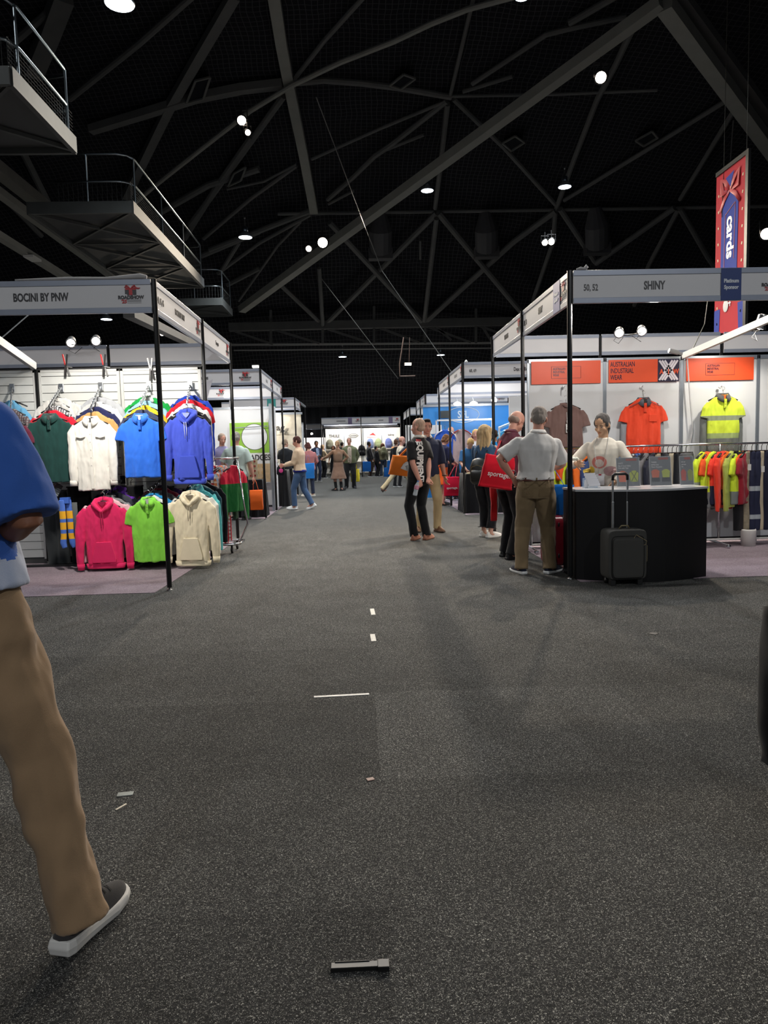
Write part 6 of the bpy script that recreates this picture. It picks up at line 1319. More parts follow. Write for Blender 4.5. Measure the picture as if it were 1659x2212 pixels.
for i in range(4):
    x0 = -1.72+i*.98; root = thing('shelving_unit', bag_lbs[i], 'shelving', (x0+.48, BYW, 0)); m = MB(); m.bb(-.47, .47, 0, .03, .06, 2.5); m.build('infill', paint(238, 234, 224), root); m = MB(); m.bb(-.485, -.465, -.02, .03, 0, 2.5); m.bb(.465, .485, -.02, .03, 0, 2.5); m.build('upright', alu, root)
    for z in (.22, .78, 1.42): m = MB(); m.bb(-.46, .46, -.34, 0, z-.015, z+.015); m.build('shelf', paint(236, 232, 224), root)
    if i == 0: lettering('THULE', .2, inkd, root, (-.02, -.01, 2.12), sx=.9, bold=.008)
    if i == 1:
        m = MB(); 
        for k in range(6): a0, a1 = k*PI/3, (k+1)*PI/3; m.bar((.25*math.cos(a0), -.01, 2.12+.1*math.sin(a0)), (.25*math.cos(a1), -.01, 2.12+.1*math.sin(a1)), .01, .025)
        m.build('badge_outline', inkd, root); m = MB(); m.bb(-.17, .17, -.012, -.006, 2.1, 2.14); m.build('print_bar', inkd, root)
    if i == 2: m = MB(); m.prism([(-.17, 2.13), (-.05, 2.2), (.04, 2.26), (.1, 2.2), (.2, 2.1), (0, 2.13)], -.012, -.006); m.build('peak_emblem', plastic(200, 50, 50), root); m = MB(); m.bb(-.28, .22, -.012, -.006, 2.02, 2.035); m.build('print_bar', inkr, root)
    if i == 3: lettering('bellroy', .14, inkd, root, (.0, -.01, 2.12), bold=.004)
def pack(x, y, z, c, lb, s=1.0):
    root = thing('backpack', lb, 'backpack', (x, y, z), 0); m = MB(); m.tube([(0, 0, .0), (0, 0, .05), (0, 0, .3), (0, .01, .43), (0, .02, .48)], [(.13, .08), (.17, .1), (.17, .1), (.13, .08), (.06, .04)], 16, up=(0, 1, 0)); m.build('pack_body', cloth(*c), root, smooth=True); m = MB(); m.tube([(0, -.09, .03), (0, -.1, .12), (0, -.09, .24)], [(.11, .03), (.13, .04), (.11, .02)], 12, up=(0, 1, 0)); m.build('front_pocket', cloth(*[int(v*.8) for v in c]), root, smooth=True); m = MB(); m.tube([(-.03, .0, .46), (-.03, 0, .52), (.03, 0, .52), (.03, 0, .46)], .008, 6); m.build('grab_handle', plastic(30, 30, 30), root); root.scale = (s,)*3; return root
for x, z, c, lb in [(-1.5, 1.44, (110, 108, 92), 'olive backpack on the upper shelf under the bold capital lettering'), (-.98, 1.44, (96, 96, 84), 'grey-green backpack on the upper shelf left of the badge panel'), (.6, 1.44, (110, 124, 160), 'slate blue backpack on the upper shelf under the red emblem'), (1.02, 1.44, (140, 150, 110), 'pale olive backpack on the upper shelf under the red emblem'), (1.55, 1.44, (90, 100, 150), 'indigo backpack on the upper shelf under the script lettering'), (2.02, 1.44, (70, 72, 80), 'charcoal backpack at the right end of the upper shelf'),
                    (.52, .24, (58, 58, 60), 'dark backpack on the bottom shelf under the red emblem'), (.98, .24, (86, 80, 130), 'violet backpack on the bottom shelf beside the blue tote'), (-.3, .24, (90, 80, 70), 'brown bag on the bottom shelf of the badge panel'), (.58, .8, (70, 70, 74), 'black bag on the middle shelf under the red emblem'), (1.0, .8, (170, 172, 176), 'light grey bag on the middle shelf under the red emblem'), (-1.3, .24, (84, 62, 52), 'brown bag on the bottom shelf under the bold capital lettering')]:
    pack(x, BYW-.19, z, c, lb, 1.05)
m = MB(); m.bb(1.5, 2.3, 36.2, 36.6, 1.22, 1.26); m.bb(1.6, 1.64, 36.3, 36.5, 0, 1.22); m.bb(2.2, 2.24, 36.3, 36.5, 0, 1.22); tag(m.build('display_table', paint(235, 228, 215)), 'small white high table in the far bag booth', 'table')
m = MB(); m.bb(1.68, 2.02, 36.3, 36.5, 1.262, 1.5); tag(m.build('carton', solid((240, 170, 110))), 'orange carton on the high table in the far bag booth', 'carton')
m = MB(); m.bb(-1.8, 2.1, BYW-.03, BYW+.05, 2.55, 2.62); tag(m.build('top_rail', solid((40, 40, 42))), 'dark rail across the top of the far bag booth panels', 'rail')
fascia(2.05, BYW+.2, -1.8, BYW+.2, 'back of the rear fascia above the bag booth panels', emb=False, ztop=2.95, fh=.3)
# ------------------------------------------------ sports booth at right, blue walls
bluew = solid((44, 132, 208), rough=.4, var=.1, scale=1.2)
root = thing('printed_wall', 'bright blue printed wall with a white oval crest in the sports booth', 'printed wall', (2.9, 18.6, 0)); m = MB(); m.bb(-1.2, 1.35, 0, .03, .05, 2.42); m.build('infill', bluew, root)
m = MB(); m.tube([(.42*math.cos(t)-.15, -.006, 2.2+.2*math.sin(t)) for t in [2*PI*k/32 for k in range(33)]], .008, 6); m.build('crest_outline', paint(215, 230, 240), root); m = MB(); m.prism([(-1.05, 1.72), (-.72, 1.72), (-.72, 1.95), (-1.05, 1.95)], -.01, -.005); m.build('white_sign', paint(235, 235, 235), root); lettering('SFL', .26, paint(205, 225, 240), root, (-.15, -.006, 2.2), sx=.8, bold=.006)
m = MB(); m.bb(-1.2, 1.35, -.02, .04, 2.42, 2.48); m.build('top_rail', alu, root)
root = thing('printed_wall', 'light blue printed side wall of the sports booth', 'printed wall', (4.2, 17.6, 0)); m = MB(); m.bb(-.015, .015, -1.1, 1.0, .05, 2.42); m.build('infill', solid((60, 160, 226), rough=.4, var=.1, scale=2), root); m = MB(); m.bb(-.02, .02, -1.1, 1.0, 2.42, 2.48); m.build('top_rail', alu, root)
fascia(5.0, 18.7, 2.1, 18.7, 'inner fascia with a red emblem above the blue wall', ztop=2.92, fh=.3, emb=False)
root = thing('clothes_rail', 'white rail frame for team jerseys in the sports booth', 'clothes rail', (2.55, 17.4, 0))
m = MB(); m.bar((-.62, 0, 2.02), (.72, 0, 2.02), .04, .04); m.bar((.74, 0, 0), (.74, 0, 2.02), .03, .03); m.bar((-.64, 0, 0), (-.64, 0, 2.02), .03, .03); m.build('rail_frame', paint(232, 232, 232), root)
for i, (x, c, cc, lb) in enumerate([(2.1, (52, 96, 200), (230, 225, 225), 'blue jersey with red and white shoulders in the sports booth'), (2.5, (190, 170, 170), (150, 60, 60), 'pale jersey with dark red trim in the sports booth'), (2.98, (28, 28, 32), (220, 220, 220), 'black jersey with white shoulder stripes in the sports booth')]):
    gg = garment('jersey', lb, 'jersey', (x, 17.25, 1.78), 0, c, W=.23, L=.8, seed=i+1, extra=False, vox=.012, hlabel='hanger carrying the '+lb[:40])
    for sx in (-1, 1): m = MB(); m.tube([(sx*.07, -.035, -.01), (sx*.15, -.045, -.05), (sx*.235, -.035, -.12), (sx*.27, -.035, -.22)], .014, 6); m.build('shoulder_stripe', cloth(*cc), gg, smooth=True)
A, B = V((3.3, 16.6, 1.78)), V((3.95, 18.2, 1.95))
root = thing('clothes_rail', 'slanting white rail of blue team wear at the right wall', 'clothes rail', (3.6, 17.4, 0)); m = MB(); m.bar(A, B, .05, .05); m.bar((A.x, A.y, 0), A, .03, .03); m.bar((B.x, B.y, 0), B, .03, .03); m.build('rail_frame', paint(235, 235, 235), root, world=True)
for i in range(9):
    p = A.lerp(B, .04+i*.11); c = [(70, 170, 215), (60, 170, 215), (40, 60, 90), (90, 180, 220), (225, 225, 225), (30, 40, 60), (60, 150, 205), (200, 140, 60), (40, 120, 190)][i]
    garment('team_shirt', ['sky blue team shirt at the near end of the slanting rail', 'sky blue team shirt second on the slanting rail', 'navy team shirt third on the slanting rail', 'pale blue team shirt fourth on the slanting rail', 'white team shirt in the middle of the slanting rail', 'dark team shirt behind the white one on the slanting rail', 'mid blue team shirt on the slanting rail', 'tan team shirt on the slanting rail', 'blue team shirt at the far end of the slanting rail'][i], 'shirt', p-V((0, 0, .12)), R(35), c, W=.2, L=.7, seed=i % 4+1, extra=False, vox=.014, hang=False)
cloth_table(2.15, 4.2, 14.3, 15.2, .8, 'long black draped table in front of the sports booth', seed=3)
q = thing('folded_stock', 'pile of folded dark caps and shirts on the sports booth table', 'clothes pile', (2.65, 14.75, .8)); m = MB()
for i, (x, y, z, r_) in enumerate([(-.2, 0, .06, .12), (.0, .05, .07, .14), (.2, -.03, .06, .12), (.05, .0, .15, .1), (-.1, .05, .13, .08)]): m.ell((x, y, z), (r_, r_*.8, .06))
m.build('folded_clothes', cloth(34, 38, 62), q, rem=.015, sm=1, disp=dict(amp=.02, f=(12, 12, 12))); m = MB(); m.ell((.12, -.12, .07), (.08, .06, .05)); m.build('pale_clothes', cloth(190, 190, 205), q, smooth=True)
q = thing('wooden_tray', 'flat pale cards laid on the sports booth table', 'tray', (2.5, 14.45, .805)); m = MB(); m.bb(-.3, .3, -.1, .1, 0, .02); m.build('cards', paint(206, 190, 150), q)
for px, py, lb in [(988, 873, 'left one of two round white lamps inside the sports booth'), (1023, 872, 'right one of two round white lamps inside the sports booth'), (1120, 868, 'round white lamp beside the second right-hand post')]:
    p = atY(px, py, 17.5); root = thing('booth_lamp', lb, 'lamp', p); m = MB(); m.lathe([(0, -.05), (.07, -.035), (.1, .0), (.1, .02), (.03, .06)], n=20); m.build('shade', emit((255, 250, 242), 2.2), root, smooth=True); m = MB(); m.tube([(0, 0, .05), (0, .1, .15)], .01); m.build('lamp_arm', alu, root)
p = atY(962, 895, 18.5); m = MB(); m.bb(p.x-.13, p.x+.13, 18.45, 18.5, p.z-.1, p.z+.09); tag(m.build('small_screen', plastic(50, 60, 66)), 'small dark screen above the blue wall', 'screen')
p = atY(1007, 779, 14.0); root = thing('security_camera', 'small white dome fitting on top of the fascia numbered 68, 69', 'fitting', p-V((0, 0, .05))); m = MB(); m.lathe([(0, 0), (.03, 0), (.03, .04), (.0, .07)], n=12); m.build('dome', paint(230, 230, 230), root, smooth=True)
wpanel(2.9, 3.9, 15.9, 'white wall panel inside the Dex booth left of the orange header', h=2.42) if 0 else None
q = thing('wall_panel', 'white wall panel seen between the two near right posts', 'wall panel', (3.42, 15.6, 0)); m = MB(); m.bb(-.1, .5, 0, .03, .05, 2.44); m.build('infill', panelw, q)
q = thing('picture_frame', 'small framed sheet on the wall beside the maroon-shirted man', 'picture', (3.35, 15.55, 1.25)); m = MB(); m.bb(-.1, .1, 0, .02, 0, .25); m.build('frame', plastic(190, 190, 190), q); m = MB(); m.bb(-.08, .08, -.004, 0, .02, .23); m.build('sheet', paint(240, 240, 240), q)
# inner walls of the third and fourth right-hand blocks
for i, (x0, x1, y, lb) in enumerate([(2.15, 4.4, 25.3, 'white back wall of the third right-hand booth block'), (2.15, 4.2, 32.5, 'white back wall of the farthest right-hand block'), (2.15, 5.0, 21.2, 'white wall behind the sports booth')]):
    m = MB(); m.bb(x0, x1, y, y+.03, .05, 2.44); tag(m.build('wall_panel', panelw), lb, 'wall panel')
for y, lb in ((24.3, 'white side wall panel of the third right-hand block'), (31.0, 'white side wall panel of the farthest right-hand block')):
    m = MB(); m.bb(2.6, 2.63, y-1.5, y+1, .05, 2.44); tag(m.build('wall_panel', panelw), lb, 'wall panel')
# lights that the booths own; the near pair added unseen to brighten their walls
def booth_light(x, y, z, e, col=(1, .95, .88), tgt=None, size=98):
    root = thing('booth_lamp', 'silver arm lamp on the wall top at depth '+{17: 'of the badge booth', 23: 'of the tag booth', 36: 'of the far bag booth', 16: 'inside the badge booth', 24: 'of the third right block', 31: 'of the farthest right block', 18: 'of the sports booth', 25: 'of the third right block', 32: 'of the farthest right block', 43: 'of the farthest stand', 7: 'added unseen behind the front fascia', 9: 'of the left booth', 15: 'near the badge booth front'}[int(y+.6)]+(' left side' if x < 0 else ' right side'), 'lamp', (x, y, z))
    m = MB(); m.lathe([(0, -.02), (.06, -.02), (.07, .03), (.03, .09)], n=16); m.build('lamp_head', emit((255, 248, 238), 6), root, smooth=True); m = MB(); m.tube([(0, 0, .08), (0, .2, .02)], .01); m.build('lamp_arm', alu, root)
    l = bpy.data.lights.new('bl', 'SPOT' if tgt else 'POINT'); l.energy = e; l.color = col; l.shadow_soft_size = .08; lo = bpy.data.objects.new('booth_light', l); COL.objects.link(lo); lo.location = (x, y-.05, z-.12)
    if tgt: l.spot_size = R(size); l.spot_blend = .5; lo.rotation_euler = (V(tgt)-lo.location).to_track_quat('-Z', 'Y').to_euler()
booth_light(-2.9, 16.0, 2.6, 45); booth_light(-2.7, 7.28, 2.86, 220, tgt=(-2.9, 9.1, 1.0)); booth_light(3.0, 7.22, 2.86, 75); booth_light(-3.0, 22.5, 2.6, 50); booth_light(-.9, 36.0, 2.7, 110); booth_light(1.2, 36.0, 2.7, 110); booth_light(3.3, 17.2, 2.45, 45); booth_light(3.4, 24.2, 2.5, 30); booth_light(3.4, 31.4, 2.5, 30); booth_light(-2.8, 42.9, 2.4, 70)
# ------------------------------------------------ people near and far
def FP(px, py): p = atZ(px, py, 0); return (p.x, p.y, 0)
# 1 white polo, khaki trousers, back to us
f = FP(1148, 1238)
P1 = person('person in white polo and khaki trousers seen from behind, hand on hip', (f[0]+.05, f[1], 0), 12, side=3, h=1.73, g=1.13, belly=.4, skin_t='pink', head=(8, 8, 0), twist=0,
    footL=(-.155, -.03, -28), footR=(.14, -.0, 38), handL=(-.235, .04, 1.02), poleL=(-1, -.35, 0), handR=(.16, .36, 1.1), poleR=(.7, -.6, -.3), curl=.5, palmL=(0.2, -1, .2),
    top=dict(c=(214, 210, 206), sl='short', hem=1.0, tuck=1, w=1.12, loose=1.06, fold=.011), bot=dict(kind='pants', c=(132, 112, 84), loose=1.04, cuff=.02, fold=.012, waist=1.0, softshoe=1), shoe=((30, 34, 50), (232, 232, 230)),
    hair=dict(kind='short', c=(136, 126, 118)), collar=(214, 210, 206), belt=(84, 40, 30), vox=.0075, seed=3, det=False)
m = MB()
for x in (-.12, .02, .13): pass
# bracelet and pockets
R1 = P1['root']; w = P1['lwL']; e_ = MB(); m.tube([w+V((.035*math.cos(t), .02*math.sin(t), .04+.03*math.sin(t))) for t in [2*PI*k/16 for k in range(17)]], .005, 6); m.build('bracelet', plastic(40, 44, 60), R1, smooth=True)
for sx in (-1, 1):
    me = MB().box((sx*.085, -.3, .885), (.11, .002, .13)).mesh(); me = decal(me, P1['pants'], (0, 1, 0), .004); link(me, 'back_pocket', cloth(128, 108, 80), R1)
for sx in (-.13, 0, .13): me = MB().box((sx, -.3, .995), (.016, .002, .06)).mesh(); me = decal(me, P1['pants'], (0, 1, 0), .01); link(me, 'belt_loop', cloth(132, 112, 84), R1)
tote('blue fabric bag hanging beside the khaki trousers of the white polo wearer', tuple(P1['M'] @ V((.27, .3, .92))), .3, .5, .09, -20, (20, 104, 190), tuple(P1['M'] @ V((.2, .32, 1.08))), seed=4, name='shopping_bag')
# 2 maroon shirt
f = FP(1100, 1205)
P2 = person('bald person in maroon shirt and black trousers reading, in profile', f, 62, h=1.77, g=1.0, belly=.3, skin_t='pink', lean=6, head=(30, 0, 0), footL=(-.12, .04, -10), footR=(.12, -.06, 15), handL=(-.02, .36, 1.12), handR=(.12, .36, 1.1), poleL=(-.7, -.7, -.2), poleR=(.6, -.9, 0), curl=.9,
    top=dict(c=(96, 44, 58), sl='short', hem=.88, w=1.12, fold=.01), bot=dict(kind='pants', c=(20, 20, 23), loose=1.08, cuff=.03), shoe=((18, 18, 20), (26, 26, 28)), hair=dict(kind='fringe', c=(150, 130, 118)), collar=(96, 44, 58), glasses=True, seed=5, vox=.0075)
m = MB(); m.box(tuple((P2['lwL']+P2['lwR'])/2+V((0, .07, .02))), (.15, .2, .008)); t_ = m.build('notebook', paint(225, 225, 222)); t_.location = P2['M'] @ ((P2['lwL']+P2['lwR'])/2+V((0, .07, .02))); t_.rotation_euler = (R(35), 0, R(-62)); tag(t_, 'white paper held by the person in the maroon shirt', 'paper')
p_ = atY(1070, 1020, 7.95)
tote('bright red tote bag with white lettering hanging from the maroon shoulder', (p_.x, 7.95, atY(1066, 984, 7.95).z), .36, .37, .07, 18, (206, 18, 42), tuple(V(P2['sL'])+V((0.02, -.02, .05))), text='sportage.', textsize=.078, flare=.22, tilt=10, seed=5, name='tote_bag')
tote('slim red bag with white edge hanging behind the denim jacket wearer', (atY(1066, 1062, 8.6).x, 8.6, .93), .08, .5, .05, 10, (205, 40, 45), (atY(1060, 1040, 8.6).x, 8.6, 1.02), seed=6, name='tote_bag')
# 3 denim jacket, blonde
f = FP(1050, 1160)
P3 = person('blonde person in denim jacket and wide black trousers with a backpack', f, 35, h=1.66, g=.92, skin_t='fair', head=(4, 14, 0), footL=(-.06, .05, 25), footR=(.1, -.05, 28), handL=(-.1, .34, 1.08), handR=(.14, .34, 1.1), curl=.8,
    top=dict(c=(62, 92, 124), sl='long', hem=.98, loose=1.1, fold=.012, name='jacket'), bot=dict(kind='pants', c=(22, 22, 26), loose=1.22, cuff=.13, hemw=1.45, waist=1.03), shoe=((235, 232, 226), (225, 222, 216)), hair=dict(kind='long', c=(196, 168, 126), len=.36), seed=7, vox=.0085)
m = MB(); m.loft([ring((0, 0, z), .175, .145, 28, None, .9) for z in (.925, .99)]); m.build('shirt_hem', cloth(232, 230, 224), P3['root'], smooth=True)
c_ = P3['M'] @ V((-.0, -.23, 1.02)); root = thing('backpack', 'black leather backpack on the back of the denim jacket', 'backpack', c_, R(-35))
m = MB(); m.tube([(0, 0, -.17), (0, 0, -.12), (0, 0, .08), (0, .02, .18), (0, .03, .21)], [(.1, .05), (.14, .075), (.14, .07), (.11, .05), (.04, .02)], 18, up=(0, 1, 0)); m.build('pack_body', solid((36, 37, 34), rough=.4), root, smooth=True)
m = MB(); m.tube([(0, -.06, -.12), (0, -.066, -.02), (0, -.06, .04)], [(.1, .015), (.11, .018), (.09, .012)], 14, up=(0, 1, 0)); m.build('front_pocket', solid((30, 30, 28), rough=.4), root, smooth=True); m = MB(); m.tube([(-.1, -.058, .0), (-.085, -.062, .08), (0, -.06, .11), (.085, -.062, .08), (.1, -.058, .0)], .003, 6); m.build('zip', metalm(170, 150, 100), root)
for sx in (-1, 1): m = MB(); m.tube([(sx*.07, .02, .18), (sx*.08, .08, .27), (sx*.085, .14, .33)], [(.006, .014)]*3, 8); m.build('strap', plastic(24, 24, 24), root, smooth=True)
# 4 woman behind the counter
wp = atY(1300, 893, 7.62)
P4 = person('person with grey ponytail in cream sweatshirt and lanyard behind the counter', (wp.x+.04, 7.66, 0), 212, h=1.66, g=.95, belly=.15, skin_t='asian', lean=4, head=(14, 12, 0), footL=(-.1, 0, 0), footR=(.1, 0, 0), handL=(-.16, .16, .98), handR=(.22, .36, 1.19), poleL=(-1, -.3, 0), poleR=(.8, -.4, -.6), curl=.8,
    top=dict(c=(226, 218, 204), sl='long', hem=.90, loose=1.08, w=1.1, fold=.012), bot=dict(kind='pants', c=(34, 40, 56)), shoe=((30, 30, 30), None), hair=dict(kind='pony', c=(74, 70, 68)), seed=9, vox=.007)
def dcl(me, tgt, mt, nm, par, d=(0, -1, 0), off=.004): me = decal(me, tgt, d, off); return link(me, nm, mt, par)
def blob(cx, cz, rx, rz_, y=.3): m = MB(); m.loft([[V((cx+rx*k_*math.cos(t), y, cz+rz_*k_*math.sin(t))) for t in [2*PI*k/24 for k in range(24)]] for k_ in (1, .5, .05)], cap=False); return m.mesh()
dcl(blob(.02, 1.2, .085, .07), P4['shirt'], cloth(214, 130, 120), 'printed_motif', P4['root']); dcl(blob(.02, 1.19, .05, .045), P4['shirt'], cloth(226, 206, 196), 'printed_motif', P4['root'], off=.006); dcl(blob(.12, 1.11, .045, .045), P4['shirt'], cloth(232, 196, 70), 'printed_motif', P4['root']); dcl(blob(-.1, 1.1, .075, .055), P4['shirt'], cloth(176, 140, 140), 'printed_motif', P4['root'])
m = MB()
U4 = P4['lU']
for sx in (-1, 1): m.tube([U4((sx*.06, .02, 1.5)), U4((sx*.075, .125, 1.40)), U4((sx*.05, .16, 1.25)), U4((sx*.012, .175, 1.08))], [(.002, .007)]*4, 6)
m.build('lanyard', cloth(190, 190, 186), P4['root'], smooth=True)
m = MB(); m.box(U4((0, .185, 1.02)), (.095, .004, .125)); b_ = m.build('name_badge', paint(240, 238, 238), P4['root']); m = MB(); m.box(U4((0, .188, .965)), (.095, .003, .014)); m.box(U4((0, .188, 1.075)), (.03, .003, .015)); m.build('red_print', plastic(196, 50, 66), b_)
m = MB(); m.loft([ring((0, .0, z), .175, .15, 28, None, .9) for z in (.865, .905)]); m.build('shirt_hem', plastic(30, 30, 34), P4['root'], smooth=True)
hp_ = P4['wR']; m = MB(); m.ell((0, 0, 0), (.03, .025, .02), 10, 8); m.ell((.03, 0, .0), (.02, .02, .02), 10, 8); m.ell((.045, .0, -.015), (.015, .015, .02), 8, 6); o_ = m.build('paper_tissue', paint(235, 235, 220), None, smooth=True); o_.location = hp_+V((-.03, -.05, .02)); tag(o_, 'crumpled white paper in the hand of the person behind the counter', 'paper')
# 5 black polo man
f = FP(908, 1166)
P5 = person('person with shaved head in black polo holding hands behind the back', f, -38, h=1.77, g=1.05, skin_t='pink', head=(0, -8, 0), twist=-8, footL=(-.075, .05, 62), footR=(.07, -.06, 70), handL=(-.13, -.14, .88), handR=(.0, -.2, .86), poleL=(-1, -.35, .0), poleR=(1, -.7, .0), curl=.9, palmL=(0, -1, .2), palmR=(0, -1, .2),
    top=dict(c=(26, 25, 27), sl='short', hem=.84, w=1.12, loose=1.04), bot=dict(kind='pants', c=(22, 22, 24), loose=.98, cuff=.03), shoe=((168, 112, 88), (150, 100, 78)), hair=dict(kind='shaved', c=(170, 142, 122)), collar=(214, 210, 200), seed=11, vox=.008, det=False)
P5['root'].name = 'person'
me = textmesh('EQUIPMENT', .125, .85, 0, .006); me.transform(Matrix.Translation((-.09, -.4, 1.14)) @ FRONT @ Matrix.Rotation(R(-90), 4, 'Z')); dcl(me, P5['shirt'], plastic(235, 232, 228), 'lettering', P5['root'], (0, 1, 0), .006)
m = MB(); m.prism([(-.13, 1.42), (-.06, 1.42), (-.04, 1.45), (-.1, 1.46)], -.4, -.398); dcl(m.mesh(), P5['shirt'], plastic(200, 60, 66), 'red_mark', P5['root'], (0, 1, 0), .006)
me = MB().box((.4, -.02, 1.26), (.002, .07, .018)).mesh(); dcl(me, P5['shirt'], plastic(200, 60, 66), 'red_mark', P5['root'], (-1, 0, 0), .006); me = MB().box((.4, -.02, 1.235), (.002, .09, .016)).mesh(); dcl(me, P5['shirt'], plastic(225, 222, 220), 'white_print', P5['root'], (-1, 0, 0), .006)
bp_ = P5['wL']+V((-.07, -.05, -.02)); root = thing('water_bottle', 'clear plastic water bottle held behind the black polo', 'bottle', bp_+V((0, 0, -.2))); m = MB(); m.lathe([(.0, 0), (.03, 0), (.033, .02), (.03, .06), (.033, .09), (.033, .15), (.015, .19), (.013, .2)], n=18); m.build('bottle_body', glassy((225, 235, 240), .45), root, smooth=True); m = MB(); m.lathe([(.034, .09), (.0345, .1), (.0345, .14), (.034, .15)], n=18); m.build('bottle_label', solid((190, 130, 150), var=.3, scale=30), root, smooth=True); m = MB(); m.lathe([(.015, .2), (.015, .218), (0, .22)], n=14); m.build('cap', plastic(90, 130, 190), root); root.rotation_euler = (0, R(14), 0)
# 6 navy polo man behind
f = FP(926, 1148); 
P6 = person('dark-haired person in navy shirt and beige trousers behind the black polo', f, 168, h=1.8, g=1.04, skin_t='pink', head=(0, 4, 0), footL=(-.12, .08, -10), footR=(.14, -.05, 30), handL=(-.26, .08, .80), handR=(.24, .1, 1.05), poleL=(-.5, -.9, 0), poleR=(1, -.3, 0), curl=.5,
    top=dict(c=(44, 48, 68), sl='elbow', hem=.86, w=1.15, loose=1.05), bot=dict(kind='pants', c=(188, 166, 126), cuff=.03), shoe=((120, 84, 60), (90, 66, 50)), hair=dict(kind='short', c=(30, 26, 28), quiff=1), collar=(226, 222, 216), seed=12, vox=.009)
m = MB(); w = P6['lwL']; m.tube([w+V((.033*math.cos(t), .033*math.sin(t), .02)) for t in [2*PI*k/16 for k in range(17)]], .008, 6); m.build('watch', plastic(24, 24, 26), P6['root'], smooth=True)
p_ = atY(868, 990, 10.9); tote('orange bag with white print hanging at the elbow of the navy shirt', (p_.x-.02, 10.8, atY(868, 985, 10.8).z), .34, .3, .16, 8, (240, 128, 44), (p_.x+.12, 10.75, 1.36), seed=8, name='shopping_bag', flare=.2, tilt=8)
p2_ = atY(868, 1008, 10.7); m = MB(); m.prism([(-.07, -.06), (.04, -.09), (.08, .0), (.02, .06), (-.03, .02)], 0, .003); o_ = None
me = m.mesh(); bag_ = [o for o in bpy.data.objects if o.get('label', '').startswith('orange bag with white print')][0]; me.transform(Matrix.Translation((.03, -.3, .17))); dcl(me, kids(bag_)[0], paint(232, 232, 232), 'white_print', kids(bag_)[0], (0, 1, 0), .004)
# 7 orange skirt woman
f = FP(955, 1092)
P7 = person('person in navy cardigan and bright orange skirt at the black table', f, 62, h=1.68, g=1.02, skin_t='pink', lean=8, head=(26, 0, 0), footL=(-.05, .06, 0), footR=(.1, -.05, 6), handL=(-.08, .36, 1.02), handR=(.14, .34, 1.02), curl=.8,
    top=dict(c=(34, 36, 66), sl='elbow', hem=.93, w=1.1, loose=1.05, name='cardigan'), bot=dict(kind='skirt', c=(246, 104, 40), len=.52, flare=.05), shoe=((22, 22, 24), None), hair=dict(kind='bob', c=(112, 76, 50)), seed=13, vox=.011, det=True, glasses=True)
p_ = atY(974, 1022, 15.6); tote('crimson tote bag hanging from the hand of the orange-skirted person', (p_.x, 15.5, atY(974, 1030, 15.5).z), .37, .42, .07, 12, (214, 22, 60), tuple(P7['wR']+V((0, 0, -.03))), text='sportage.', textsize=.07, seed=9, name='tote_bag', flare=.02)
# people inside the sports booth
P8 = person('person in bright blue T-shirt inside the sports booth, back turned', (3.05, 15.9, 0), 20, h=1.72, g=1.1, skin_t='tan', head=(10, -20, 0), handL=(-.2, .36, 1.2), handR=(.24, .2, .95), top=dict(c=(32, 130, 190), sl='short', hem=.86), bot=dict(kind='pants', c=(30, 36, 54)), hair=dict(kind='short', c=(50, 36, 30)), seed=14, vox=.013, det=False)
P9 = person('person in pale grey shirt with folded arms inside the sports booth', (2.75, 16.65, 0), 150, h=1.76, g=1.08, skin_t='pink', head=(0, 40, 0), handL=(.12, .2, 1.15), handR=(-.1, .22, 1.18), poleL=(-1, 0, -.5), poleR=(1, 0, -.5), top=dict(c=(200, 196, 200), sl='short', hem=.86), bot=dict(kind='pants', c=(70, 74, 90)), hair=dict(kind='short', c=(206, 170, 110)), seed=15, vox=.013, det=True)
P10 = person('tall bald person partly hidden between the two sports booth posts', (2.35, 18.1, 0), 30, h=1.88, g=1.1, skin_t='pink', head=(10, 0, 0), top=dict(c=(150, 110, 96), sl='short', hem=.86), bot=dict(kind='pants', c=(40, 40, 50)), hair=dict(kind='fringe', c=(170, 150, 140)), seed=16, vox=.014, det=False)
P10b = person('fair-haired person bending over the sports booth table', (2.42, 15.75, 0), 175, h=1.6, g=1.0, skin_t='fair', lean=18, head=(30, 0, 0), handL=(-.2, .4, .95), handR=(.15, .42, .95), top=dict(c=(60, 110, 160), sl='short', hem=.86), bot=dict(kind='pants', c=(40, 40, 50)), hair=dict(kind='short', c=(206, 170, 110)), seed=17, vox=.014, det=True)
# 11 beige jacket woman walking left
f = FP(645, 1100)
P11 = person('person in beige jacket and blue jeans walking left with a bag', (f[0]+.06, f[1], 0), -78, h=1.70, g=1.06, skin_t='pink', lean=2, head=(14, 0, 0), footL=(-.06, .14, 0, 0), footR=(.08, -.26, 0, 25), ankR=(.08, -.26, .115), handL=(-.14, .34, 1.06), handR=(.05, .38, 1.08), poleL=(-.3, -1, 0), poleR=(.4, -1, 0), curl=1.0,
    top=dict(c=(218, 190, 160), sl='long', hem=.93, loose=1.1, w=1.12, name='jacket', open=(40, 40, 60)), bot=dict(kind='pants', c=(72, 96, 130), loose=1.02, cuff=.06, waist=1.0), shoe=((236, 236, 234), (225, 225, 222)), hair=dict(kind='short', c=(70, 40, 36)), glasses=True, seed=18, vox=.0095)
m = MB(); m.loft([ring((0, 0, z), .185*1.06, .155, 28, None, .9) for z in (.89, .95)]); m.build('blouse_hem', cloth(36, 44, 130), P11['root'], smooth=True)
m = MB(); Hd = P11['Hd']; 
